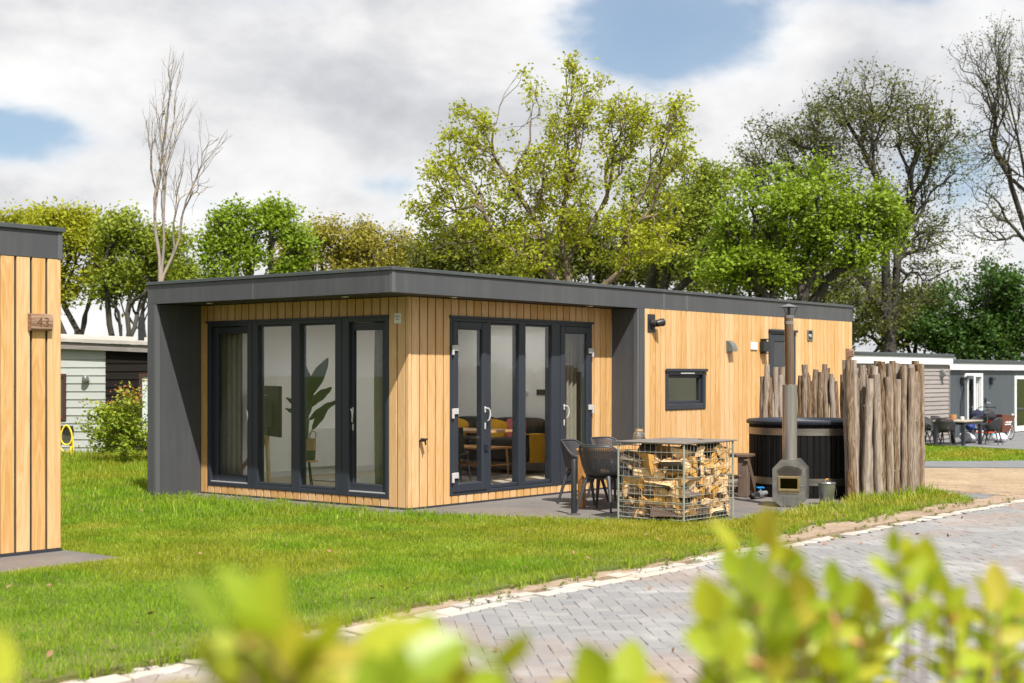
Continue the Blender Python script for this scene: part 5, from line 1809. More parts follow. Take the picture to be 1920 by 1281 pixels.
for layer in range(7):
    z = CZ0 + 0.080 + layer * 0.112
    along_x = layer % 2
    # logs against the left face (seen from the left) and the front face, then the middle
    for side in ('left', 'front', 'mid'):
        if side == 'left':
            spots = [(CX0 + 0.13, CY0 + 0.11 + i * 0.150) for i in range(6)]
        elif side == 'front':
            spots = [(CX0 + 0.27 + i * 0.160, CY0 + 0.13) for i in range(6)]
        else:
            spots = [(CX0 + 0.40, CY0 + 0.42), (CX0 + 0.72, CY0 + 0.40), (CX0 + 0.38, CY0 + 0.70), (CX0 + 0.70, CY0 + 0.68)]
        for (a, b) in spots:
            if layer == 6 and (lr.random() < 0.35 or (side == 'left' and b > CY0 + 0.5)):
                continue
            if lr.random() < 0.07:
                continue
            k = lr.randrange(10)
            L = log_meshes[k][1]
            mode = lr.random()
            if side == 'left':      # some show their ends, some lie along the face
                yaw = (0 if mode < 0.64 else PI / 2) + lr.gauss(0, 0.15)
                a2 = CX0 + (L * 0.5 + 0.012 if mode < 0.64 else 0.085) + abs(lr.gauss(0, 0.01))
                b2 = min(max(b, CY0 + (0.09 if mode < 0.64 else L * 0.5 + 0.02)), CY1 - (0.09 if mode < 0.64 else L * 0.5 + 0.02))
            elif side == 'front':
                yaw = (PI / 2 if mode < 0.64 else 0) + lr.gauss(0, 0.15)
                b2 = CY0 + (L * 0.5 + 0.012 if mode < 0.64 else 0.085) + abs(lr.gauss(0, 0.01))
                a2 = min(max(a, CX0 + (0.09 if mode < 0.64 else L * 0.5 + 0.02)), CX1 - (0.09 if mode < 0.64 else L * 0.5 + 0.02))
            else:
                yaw = lr.uniform(0, PI)
                a2, b2 = a, b
            place_log(a2, b2, z + lr.gauss(0, 0.010), yaw, lr.gauss(0, 0.09), lr.uniform(0, 2 * PI), k)

# ------------------------------------------------------------------ hot tub
TC = Vector((5.26, -2.73, TZ))
tub = thing('hot_tub', 'round black wooden hot tub with steel bands and dark rim', 'hot tub', TC)
NST = 56
RT = 0.775
sw = 2 * PI * RT / NST
sm = MB()
prof2 = [(-sw / 2 + 0.0015, -0.012), (-sw / 2 + 0.0015, -0.004), (-sw * 0.30, 0.006), (sw * 0.30, 0.006), (sw / 2 - 0.0015, -0.004), (sw / 2 - 0.0015, -0.012)]
sm.prism(prof2, (RT, 0, 0.05), (0, 1, 0), (1, 0, 0), (0, 0, 1), 0.95)
stave_me = sm.mesh('stave', 'stave_black')
for k in range(NST):
    o = link_mesh('stave', stave_me, tub)
    o.rotation_euler = (0, 0, 2 * PI * k / NST)
for z0 in (0.175, 0.855):
    MB().lathe([(RT + 0.008, z0), (RT + 0.0115, z0), (RT + 0.0115, z0 + 0.095), (RT + 0.008, z0 + 0.095)], 64, closed=True).build('band', 'stainless_band', tub, 40)
MB().lathe([(RT - 0.10, 1.0), (RT + 0.035, 1.0), (RT + 0.045, 1.012), (RT + 0.045, 1.040), (RT + 0.020, 1.062), (RT - 0.06, 1.058), (RT - 0.085, 1.030), (RT - 0.10, 1.0)], 72).build('rim', 'tub_rim', tub, 40)
MB().lathe([(RT - 0.086, 1.02), (RT - 0.10, 0.9), (RT - 0.11, 0.12), (0.0, 0.10)], 48).build('liner', 'tub_inside', tub, 40)
MB().lathe([(0.0, 0.88), (RT - 0.102, 0.88)], 48).build('water', 'water', tub)
MB().lathe([(0.0, 0.0), (RT - 0.04, 0.0), (RT - 0.04, 0.049), (0.0, 0.049)], 40).build('base', 'black_plastic', tub)

stv = thing('stove', 'stainless wood burning stove with tall flue beside the hot tub', 'stove', (3.31, -3.51, TZ - 0.03), math.atan2(0.65, 1.59))
# local +x points to the tub; the front faces -x
c_ = 0.105
octp = [(-0.21, c_ + 0.0), (-0.21 + c_, 0.012), (0.21 - c_, 0.012), (0.21, c_), (0.21, 0.60 - c_), (0.21 - c_, 0.61), (-0.21 + c_, 0.61), (-0.21, 0.60 - c_)]
MB().prism(octp, (0.0, 0, 0.02), (0, 1, 0), (0, 0, 1), (1, 0, 0), 0.48).build('firebox', 'stainless', stv, 20)
fr_ = MB()
oi = [(p[0] * 0.975, 0.31 + (p[1] - 0.31) * 0.975) for p in octp]
fr_.prism(oi, (-0.012, 0, 0.02), (0, 1, 0), (0, 0, 1), (1, 0, 0), 0.0115)
fr_.build('front_plate', 'stove_front', stv)
dr = MB()
dr.box(-0.035, -0.0125, -0.135, 0.135, 0.235, 0.265, 0.004).box(-0.035, -0.0125, -0.135, 0.135, 0.395, 0.425, 0.004).box(-0.035, -0.0125, -0.135, -0.107, 0.266, 0.394, 0.004).box(-0.035, -0.0125, 0.107, 0.135, 0.266, 0.394, 0.004)
dro = dr.build('fire_door', 'brass_frame', stv)
MB().box(-0.026, -0.021, -0.107, 0.107, 0.266, 0.394).build('pane', 'stove_glass', dro)
MB().box(-0.0205, -0.0128, -0.107, 0.107, 0.266, 0.394).build('hearth', 'gap_black', dro)
MB().tube([(-0.03, -0.142, 0.31), (-0.05, -0.15, 0.31), (-0.05, -0.19, 0.31)], 0.006, 6).build('handle', 'stainless', dro)
MB().box(-0.020, -0.0125, -0.09, 0.07, 0.05, 0.175, 0.003).build('ash_drawer', 'stainless', stv)
MB().box(-0.022, -0.0125, -0.12, 0.12, 0.205, 0.222, 0.003).build('rust_lip', 'brass_frame', stv)
MB().box(0.06, 0.42, -0.10, 0.10, 0.0, 0.032).build('foot', 'black_metal', stv)
fl = MB()
fl.lathe([(0.0, 0.60), (0.094, 0.60), (0.094, 1.565), (0.088, 1.568), (0.0, 1.568)], 28, (0.10, 0.0, 0.02))
flo = fl.build('flue_shield', 'flue_steel', stv, 40)
f2 = MB()
f2.tube([(0.10, 0.0, 1.575), (0.10, 0.012, 2.46)], [0.058, 0.058], 24)
f2o = f2.build('flue_pipe', 'flue_heat_tinted', stv, 40)
MB().tube([(0.10, 0.0108, 2.36), (0.10, 0.0115, 2.40)], 0.0605, 24).build('pipe_collar', 'flue_steel', f2o, 40)
MB().tube([(0.10, 0.012, 2.44), (0.10, 0.012, 2.475)], 0.0615, 24).build('pipe_collar', 'stainless', f2o, 40)
MB().lathe([(0.118, 2.578), (0.119, 2.582), (0.0, 2.625), (0.0, 2.612), (0.118, 2.578)], 26, (0.10, 0.012, 0)).build('rain_cap', 'stainless', stv, 40)
MB().tube([(0.10, 0.012, 2.47), (0.10, 0.012, 2.60)], [0.018, 0.022], 10).build('cap_core', 'black_metal', stv)
for k in range(3):
    t = 0.5 + k * 2 * PI / 3
    MB().tube([(0.10 + 0.060 * math.cos(t), 0.012 + 0.060 * math.sin(t), 2.47), (0.10 + 0.112 * math.cos(t), 0.012 + 0.112 * math.sin(t), 2.585)], 0.004, 5).build('cap_strut', 'black_metal', stv)
for z in (0.16, 0.42):
    MB().tube([(0.48, 0.05, z), (1.06, 0.05, z)], 0.035, 12).build('water_pipe', 'black_plastic', stv, 40)

bk = thing('ash_bucket', 'small zinc bucket with lid beside the stove', 'bucket', (3.98, -3.70, TZ))
MB().lathe([(0.0, 0.0), (0.085, 0.0), (0.088, 0.01), (0.112, 0.27), (0.118, 0.275), (0.112, 0.28), (0.105, 0.27), (0.08, 0.02), (0.0, 0.015)], 30).build('body', 'zinc', bk, 40)
MB().lathe([(0.0, 0.305), (0.05, 0.300), (0.115, 0.288), (0.121, 0.278), (0.119, 0.283), (0.0, 0.30)], 30).build('lid', 'zinc', bk, 40)
MB().tube([(-0.04, 0, 0.30), (-0.035, 0, 0.325), (0.035, 0, 0.325), (0.04, 0, 0.30)], [0.003, 0.011, 0.011, 0.003], 8).build('lid_handle', 'teak', bk, 40)
MB().tube([(0, -0.115, 0.26), (0.03, -0.125, 0.17), (0.05, -0.115, 0.12), (0.08, -0.07, 0.10)], 0.003, 5).build('bail', 'zinc', bk)

dv = thing('drain_valve', 'grey drain pipe with blue valve handle at the foot of the tub', 'valve', (4.20, -2.58, TZ))
MB().tube([(0.24, 0.02, 0.06), (-0.02, 0.0, 0.06)], 0.032, 14).build('pipe', 'pipe_grey', dv, 40)
MB().tube([(0.10, 0.008, 0.06), (0.02, 0.002, 0.06)], 0.045, 14).build('valve_body', 'pipe_grey', dv, 40)
MB().tube([(-0.02, 0, 0.06), (-0.10, 0.0, 0.06), (-0.15, 0.01, 0.045), (-0.17, 0.012, 0.03)], [0.036, 0.036, 0.04, 0.042], 14).build('elbow', 'black_plastic', dv, 40)
hd = MB()
hd.tube([(0.06, 0.005, 0.10), (0.06, 0.005, 0.14)], 0.012, 8)
hd.box(0.0, 0.12, -0.005, 0.015, 0.135, 0.155, 0.004).box(0.05, 0.07, -0.055, 0.065, 0.136, 0.154, 0.004)
hd.build('handle', 'valve_blue', dv)

st = thing('tub_steps', 'brown wooden steps leaning beside the hot tub', 'steps', (4.30, -2.10, TZ), rad(12))
MB().box(-0.10, 0.02, -0.26, -0.12, 0.0, 0.545, 0.006).build('leg', 'step_wood', st)
MB().box(-0.10, 0.02, 0.45, 0.57, 0.0, 0.545, 0.006).build('leg', 'step_wood', st)
MB().box(-0.14, 0.20, -0.28, 0.60, 0.546, 0.59, 0.008).build('tread', 'step_wood', st)
MB().box(-0.42, -0.15, -0.20, 0.56, 0.27, 0.31, 0.008).build('tread', 'step_wood', st)
for yy in (-0.245, 0.50):
    m_ = MB(Matrix.Translation((-0.10, yy, 0.54)) @ Matrix.Rotation(rad(52), 4, 'Y'))
    m_.box(0.0, 0.64, -0.025, 0.025, -0.05, 0.05, 0.005)
    m_.build('stringer', 'step_wood', st)
MB().box(-0.06, -0.02, -0.119, 0.449, 0.06, 0.14, 0.005).build('brace', 'step_wood', st)

# ------------------------------------------------------------------ palisade of debarked logs round the tub
pal = thing('log_palisade', 'curved palisade of upright debarked logs round the hot tub', 'palisade', (5.9, -2.9, 0))
PP = [(5.63, -1.80), (6.25, -1.97), (6.72, -2.55), (6.85, -3.25), (6.55, -3.82), (5.72, -3.98), (5.05, -3.92), (4.72, -3.66)]
segs = [((Vector(b) - Vector(a)).length, Vector(a), Vector(b)) for a, b in zip(PP, PP[1:])]
tot = sum(s[0] for s in segs)


def on_path(d):
    for (l, a, b) in segs:
        if d <= l:
            return a.lerp(b, d / l), (b - a).normalized()
        d -= l
    return segs[-1][2], (segs[-1][2] - segs[-1][1]).normalized()


pr = random.Random(8)
d, k = 0.02, 0
front0 = sum(s[0] for s in segs[:4])
while d < tot:
    p, t = on_path(d)
    nrm = Vector((-t.y, t.x))
    front = d > front0 - 0.1
    back = d < segs[0][0] + segs[1][0]
    r0 = pr.uniform(0.040, 0.058) if front else pr.uniform(0.038, 0.052)
    h = pr.uniform(1.56, 1.90) if front else pr.uniform(1.60, 1.86)
    if tot - d < 0.10:
        h = 1.90
    off = (0.085, -0.06, 0.02, -0.09)[k % 4] if front else (0.03 if k % 2 else -0.03)
    bx, by = p.x + nrm.x * off, p.y + nrm.y * off
    lean = pr.gauss(0, 0.032 if front else 0.06)
    lx, ly = t.x * lean * h + nrm.x * pr.gauss(0, 0.02), t.y * lean * h + nrm.y * pr.gauss(0, 0.02)
    pts, rr = [], []
    nseg = 9
    for i in range(nseg + 1):
        f = i / nseg
        wob = 0.008 * (1 if 0 < i < nseg else 0.4)
        pts.append((bx - pal.location.x + lx * f + pr.gauss(0, wob * 0.6), by - pal.location.y + ly * f + pr.gauss(0, wob * 0.6), -0.05 + (h + 0.05) * f))
        rr.append(r0 * (1.06 - 0.12 * f) * pr.uniform(0.94, 1.07))
    m_ = MB()
    m_.tube(pts, rr, 11)
    for (vx, vi) in ((0, 0),):
        pass
    # uneven bark: push a few verts in and out, add branch stubs
    m_.v = [(v[0] + pr.gauss(0, 0.0035), v[1] + pr.gauss(0, 0.0035), v[2]) for v in m_.v]
    for _ in range(pr.choice((0, 0, 1, 1, 2))):
        i = pr.randrange(2, nseg - 1)
        a = pr.uniform(0, 2 * PI)
        q = Vector(pts[i])
        e = Vector((math.cos(a), math.sin(a), 0.25)) * rr[i]
        m_.tube([q + e * 0.6, q + e * 1.22], [0.022, 0.012], 6)
    m_.build('post', 'palisade_wood', pal, 60)
    d += r0 * (0.92 if front else 1.12) * pr.uniform(0.95, 1.15)
    k += 1
m_ = MB()
m_.tube([(4.60 - 5.9, -3.74 + 2.9, 0), (4.605 - 5.9, -3.735 + 2.9, 0.2), (4.61 - 5.9, -3.73 + 2.9, 0.42)], [0.058, 0.055, 0.048], 11)
m_.build('post', 'palisade_wood', pal, 60)

# ------------------------------------------------------------------ furniture and bike at the far house
far_g = 'black resin chairs round the far terrace table'
FT = (29.55, 4.62)
ft = thing('far_table', 'dark framed garden table before the slate coloured house', 'table', (FT[0], FT[1], GZ + 0.02), 0.0)
MB().box(-0.75, 0.75, -0.5, 0.5, 0.70, 0.74, 0.006).build('top', 'table_top_far', ft)
MB().box(-0.72, 0.72, -0.47, 0.47, 0.62, 0.699).build('apron', 'black_metal', ft)
for a in (-0.68, 0.68):
    for b in (-0.43, 0.43):
        MB().box(a - 0.05, a + 0.05, b - 0.05, b + 0.05, 0.0, 0.6195, 0.005).build('leg', 'frame_anthracite', ft)
fz = GZ + 0.022
for (x, y, rz, lab) in ((28.42, 4.55, 5, 'black resin chair at the left end of the far table, nearest the palisade'), (28.62, 5.45, -40, 'black resin chair behind the left end of the far table'), (29.45, 5.48, -92, 'black resin chair on the house side of the far table'),
                        (29.95, 3.72, 95, 'black resin chair on the lawn side of the far table'), (30.72, 4.45, 175, 'black resin chair at the right end of the far table, beside the cargo bike'), (30.35, 5.50, -100, 'black resin chair on the house side of the far table, below the draped bags')):
    put(copy_tree(chair0), x, y, fz, rad(rz), lab, far_g)
for (nm, lab, m_, x, y, w_, h_) in (('orange_bowl', 'small orange bowl on the far table', 'bike_orange', 29.15, 4.75, 0.10, 0.06), ('snack_bag', 'tan paper bag on the far table', 'tan_leather', 29.5, 4.75, 0.11, 0.17), ('white_cup', 'white cup on the far table', 'white_plastic', 29.85, 4.6, 0.06, 0.10)):
    o = MB().lathe([(0.0, 0.0), (w_ * 0.8, 0.0), (w_, h_ * 0.5), (w_ * 0.95, h_), (w_ * 0.85, h_), (w_ * 0.8, h_ * 0.4), (0.0, h_ * 0.3)], 14).build(nm, m_, None, 50)
    o.location = (x, y, GZ + 0.02 + 0.741)
    tag(o, lab, 'tableware')

bike = thing('cargo_bike', 'orange cargo bike with brown wooden box and lettering at the far house', 'bicycle', (32.35, 4.55, GZ + 0.02), rad(-8))
# local +x is forward (to the right in the picture)


def wheel(x, r, name='wheel'):
    w = MB(Matrix.Translation((x, 0, r)) @ Matrix.Rotation(PI / 2, 4, 'X'))
    ring = []
    for i in range(9):
        t = 2 * PI * i / 8
        ring.append((r - 0.028 + 0.026 * math.cos(t), 0.026 * math.sin(t)))
    w.lathe(ring[:-1], 30, closed=True)
    wo = w.build(name, 'bike_dark', bike, 60)
    s = MB(Matrix.Translation((x, 0, r)) @ Matrix.Rotation(PI / 2, 4, 'X'))
    s.lathe([(r - 0.075, -0.012), (r - 0.055, -0.012), (r - 0.055, 0.012), (r - 0.075, 0.012)], 30, closed=True)
    s.build('rim', 'alu', wo)
    s = MB(Matrix.Translation((x, 0, r)) @ Matrix.Rotation(PI / 2, 4, 'X'))
    for i in range(14):
        t = 2 * PI * i / 14
        s.tube([(0, 0, 0), ((r - 0.07) * math.cos(t), (r - 0.07) * math.sin(t), 0)], 0.004, 4)
    s.build('spokes', 'alu', wo)


wheel(1.08, 0.29)
wheel(-1.25, 0.32)
bx = MB()
bx.add([(0.12, -0.24, 0.28), (0.66, -0.20, 0.30), (0.66, 0.20, 0.30), (0.12, 0.24, 0.28), (0.0, -0.31, 0.86), (0.93, -0.26, 0.80), (0.93, 0.26, 0.80), (0.0, 0.31, 0.86)],
       [(0, 3, 2, 1), (0, 1, 5, 4), (1, 2, 6, 5), (2, 3, 7, 6), (3, 0, 4, 7)])
bo = bx.build('cargo_box', 'door_wood_brown', bike)
md = bo.modifiers.new('thickness', 'SOLIDIFY')
md.thickness = 0.02
# two short lines of white lettering, too small to read in the photograph
lt = MB()
lrnd = random.Random(3)
for (zz, x0, x1) in ((0.585, 0.24, 0.68), (0.515, 0.22, 0.66)):
    xx = x0
    while xx < x1:
        w_ = lrnd.uniform(0.018, 0.030)
        yb = -0.24 - (zz - 0.28) / 0.58 * 0.07 + (xx - 0.1) * 0.06 - 0.016
        lt.box(xx, xx + w_, yb - 0.005, yb + 0.004, zz, zz + lrnd.choice((0.030, 0.042)))
        xx += w_ + (0.030 if lrnd.random() < 0.15 else 0.008)
lt.build('lettering', 'white_plastic', bo)
fr_ = MB()
fr_.tube([(-1.25, 0, 0.32), (-0.80, 0, 0.30), (-0.10, 0, 0.28), (0.14, 0, 0.26), (0.66, 0, 0.28), (0.84, 0, 0.50), (0.98, 0, 0.70)], 0.024, 8)
fr_.tube([(-0.78, 0, 0.30), (-0.92, 0, 0.88)], 0.020, 8)
fr_.tube([(-0.90, 0, 0.70), (-1.25, 0, 0.32)], 0.012, 6)
fr_.tube([(-0.86, 0, 0.55), (-0.22, 0, 0.66)], 0.020, 8)
fr_.tube([(-0.10, 0, 0.28), (-0.28, 0, 1.05)], 0.022, 8)
fr_.tube([(0.94, 0.05, 0.72), (1.02, 0.05, 0.55), (1.10, 0.05, 0.29)], 0.018, 8)
fr_.tube([(0.94, -0.05, 0.72), (1.02, -0.05, 0.55), (1.10, -0.05, 0.29)], 0.018, 8)
fr_.build('frame', 'bike_orange', bike, 60)
MB().tube([(-0.42, -0.30, 1.06), (-0.30, -0.26, 1.10), (-0.28, 0.0, 1.08), (-0.30, 0.26, 1.10), (-0.42, 0.30, 1.06)], 0.014, 7).build('handlebar', 'black_metal', bike, 60)
soft_box(MB(), -1.06, -0.80, -0.10, 0.10, 0.88, 0.96, 0.6).build('saddle', 'bike_dark', bike, 179)
MB().tube([(0.30, -0.18, 0.27), (0.52, -0.26, 0.03), (0.40, -0.28, 0.015)], 0.016, 6).build('stand', 'alu', bike)
MB().tube([(0.22, 0.18, 0.27), (0.10, 0.24, 0.0)], 0.016, 6).build('stand', 'black_metal', bike)
MB().lathe([(0.0, 0.0), (0.035, 0.0), (0.035, 0.06), (0.0, 0.07)], 10, (0.86, -0.2, 0.80)).build('lamp', 'white_plastic', bike)


def heap(name, label, mat, loc, sx, sy, sz, seed):
    def fn(u, v):
        t, p = 2 * PI * u, PI * (v - 0.5)
        n = 1 + 0.30 * mnoise.noise(Vector((math.cos(t) * 1.7 + seed, math.sin(t) * 1.7, v * 3.4))) + 0.12 * mnoise.noise(Vector((math.cos(t) * 5 + seed, math.sin(t) * 5, v * 9)))
        return (sx * math.cos(p) * math.cos(t) * n, sy * math.cos(p) * math.sin(t) * n, max(0.0, sz * (0.5 + 0.5 * math.sin(p) * n)))
    o = MB().grid(fn, 26, 16, 0, True).build(name, mat, None, 179)
    o.location = loc
    return tag(o, label, 'bag')


heap('black_bag', 'black bag draped over the cargo bike handlebar', 'bike_dark', (31.95, 4.60, 0.24), 0.40, 0.24, 0.34, 1.0)
heap('navy_jacket', 'navy jacket hung over the cargo bike saddle', 'bag_navy', (31.35, 4.72, 0.18), 0.26, 0.20, 0.40, 4.0)
heap('white_bag', 'crumpled white bag on the slabs under the far table', 'bag_white', (30.75, 4.75, GZ + 0.025), 0.42, 0.25, 0.36, 7.0)
heap('white_sack', 'pale sack on the slabs beside the cargo bike', 'bag_white', (31.55, 4.05, GZ + 0.025), 0.32, 0.22, 0.28, 9.0)
heap('blue_bag', 'blue shopping bag beside the far table leg', 'bag_blue', (30.55, 4.62, GZ + 0.40), 0.16, 0.14, 0.26, 12.0)
br_ = thing('broom', 'white and blue broom leaning by the open door', 'broom', (36.45, EY - 0.32, GZ + 0.02))
MB().tube([(0.12, 0.0, 0.02), (0.0, 0.28, 0.80)], 0.016, 8).build('handle', 'white_plastic', br_)
MB().tube([(0.0, 0.28, 0.80), (-0.03, 0.30, 1.0)], 0.02, 8).build('grip', 'broom_cyan', br_)
MB().box(-0.05, 0.29, -0.04, 0.04, 0.0, 0.06, 0.01).build('brush', 'broom_cyan', br_)

# ================================================================== vegetation
TREES = {
    'oak_c': ((13.60, 7.49), [(-2.6, 0, 6.32, 1.05, 1.55, 1.2), (-3.34, 0, 5.45, 0.56, 0.93, 0.5), (-0.93, 0, 6.32, 0.74, 1.11, 0.5), (-1.42, 0, 4.95, 1.73, 0.99, 1.5), (-0.19, 0, 6.32, 1.36, 1.61, 1.6), (-0.12, 0, 7.92, 0.93, 0.93, 0.55), (0.19, 0, 9.04, 0.35, 0.49, 0.14), (-2.41, 0, 7.37, 0.62, 0.74, 0.45), (-0.93, 0, 8.67, 0.27, 0.31, 0.05), (1.67, 0, 7.18, 1.18, 1.36, 1.2), (2.6, 0, 7.43, 0.49, 0.74, 0.25), (1.42, 0, 5.08, 1.61, 1.05, 1.4), (0.93, 0, 7.8, 0.74, 0.87, 0.5)]),
    't0': ((18.47, 38.08), [(-0.63, 0, 7.43, 1.26, 0.94, 1), (0.63, 0, 7.64, 1.05, 0.84, 0.8), (0.21, 0, 5.96, 1.26, 0.94, 0.7), (-0.42, 0, 4.7, 1.26, 1.05, 0.5)]),
    't1a': ((17.45, 32.97), [(-0.78, 0, 6.83, 1.07, 0.97, 1.0), (0.49, 0, 6.63, 0.97, 1.17, 1.0), (-0.19, 0, 7.61, 1.36, 0.58, 0.6), (0.88, 0, 5.37, 0.88, 0.78, 0.5), (-0.58, 0, 5.07, 0.97, 0.97, 0.7)]),
    't1b': ((17.25, 30.04), [(-0.13, 0, 6.91, 1.03, 0.71, 0.8), (1.09, 0, 6.63, 0.94, 0.75, 0.8), (1.84, 0, 5.88, 0.75, 0.84, 0.6), (0.52, 0, 5.69, 0.84, 0.66, 0.5), (-0.32, 0, 5.13, 0.84, 0.75, 0.5)]),
    't1c': ((22.99, 34.07), [(0.0, 0, 6.04, 1.18, 1.18, 1)]),
    't2': ((21.61, 27.81), [(-0.78, 0, 7.51, 0.97, 0.62, 0.7), (0.58, 0, 7.65, 1.07, 0.55, 0.8), (-1.27, 0, 6.63, 0.78, 0.97, 0.7), (1.56, 0, 7.12, 0.88, 0.78, 0.7), (0.0, 0, 6.44, 1.07, 0.68, 0.5), (-1.17, 0, 5.56, 0.97, 0.58, 0.5), (1.17, 0, 5.76, 1.17, 0.68, 0.6)]),
    't3': ((26.58, 28.03), [(-1.99, 0, 6.59, 1.05, 0.94, 0.8), (-0.73, 0, 7.12, 1.15, 0.84, 0.9), (0.73, 0, 6.91, 1.05, 0.88, 0.9), (1.78, 0, 6.59, 0.73, 1.05, 0.7), (-0.31, 0, 5.96, 1.89, 0.63, 0.8)]),
    't5': ((24.32, 11.72), [(0.0, 0, 7.19, 1.9, 1.32, 1), (1.32, 0, 7.61, 0.82, 0.99, 0.6), (0.58, 0, 5.87, 1.98, 1.4, 1.2)]),
    't5b': ((25.23, 20.15), [(-0.94, 0, 6.07, 1.69, 0.94, 1), (1.59, 0, 5.88, 1.69, 1.03, 1)]),
    'maple': ((23.24, 6.69), [(-0.15, 0, 6.77, 1.87, 1.27, 1.3), (2.4, 0, 6.24, 0.67, 1.05, 0.5), (-1.27, 0, 5.64, 1.42, 1.35, 1.1), (1.42, 0, 6.02, 1.42, 1.2, 1.2), (-0.3, 0, 4.74, 2.4, 0.82, 1.2)]),
    'talloak': ((39.00, 11.05), [(-0.47, 0, 11.76, 2.58, 1.96, 1.3), (-3.98, 0, 10.59, 1.96, 1.28, 1.0), (-5.32, 0, 9.6, 1.03, 1.03, 0.4), (-2.23, 0, 11.66, 1.65, 1.34, 0.6), (1.79, 0, 10.22, 1.44, 2.47, 0.9), (-1.4, 0, 8.98, 2.89, 2.06, 0.9), (1.07, 0, 6.71, 2.06, 2.06, 0.9), (-0.58, 0, 4.44, 2.27, 1.24, 0.7)]),
    't8': ((50.31, 8.17), [(-2.67, 0, 15.02, 1.98, 2.21, 1), (-0.7, 0, 12.93, 2.56, 4.18, 1.2), (-3.37, 0, 11.07, 1.16, 2.09, 0.5), (-3.25, 0, 8.28, 1.39, 1.39, 0.4)]),
    'holly': ((46.22, 10.06), [(0.0, 0, 4.92, 1.91, 1.69, 1), (1.46, 0, 4.02, 1.35, 1.69, 0.8), (-1.69, 0, 3.79, 1.35, 1.01, 0.5), (0.11, 0, 2.78, 2.47, 0.9, 1)]),
    't13': ((29.57, 17.95), [(-0.39, 0, 6.24, 2.53, 1.17, 1)]),
    't14': ((36.41, 15.85), [(-0.1, 0, 6.38, 2.1, 1.89, 1)]),
    't15': ((45.49, 14.14), [(-0.46, 0, 4.09, 2.09, 1.28, 1), (1.39, 0, 4.33, 1.39, 1.39, 0.7)]),
    'bare': ((6.95, 14.13), [(0.12, 0, 7.14, 0.46, 1.8, 1), (0.54, 0, 6.3, 0.72, 1.08, 0.8), (0.36, 0, 8.88, 0.19, 0.74, 0.25), (1.32, 0, 6.99, 0.34, 0.3, 0.18), (-0.22, 0, 7.38, 0.24, 0.72, 0.35), (0.6, 0, 7.86, 0.42, 0.36, 0.2)]),
    'f1': ((35.02, 30.31), [(-0.48, 0, 6.81, 1.92, 1.08, 1)]),
    'f2': ((38.39, 29.32), [(-0.12, 0, 6.97, 2.47, 1.24, 1)]),
    'f3': ((40.30, 23.77), [(0.24, 0, 6.69, 2.64, 1.08, 1)]),
    'f4': ((42.56, 20.97), [(0.0, 0, 6.81, 2.16, 1.44, 1)]),
    'f5': ((47.71, 17.76), [(0.0, 0, 5.98, 2.72, 1.48, 1)]),
    'f6': ((32.91, 32.92), [(0.0, 0, 6.69, 1.92, 0.96, 1)]),
    'f7': ((26.73, 40.58), [(-0.12, 0, 6.33, 1.68, 0.96, 1)]),
}
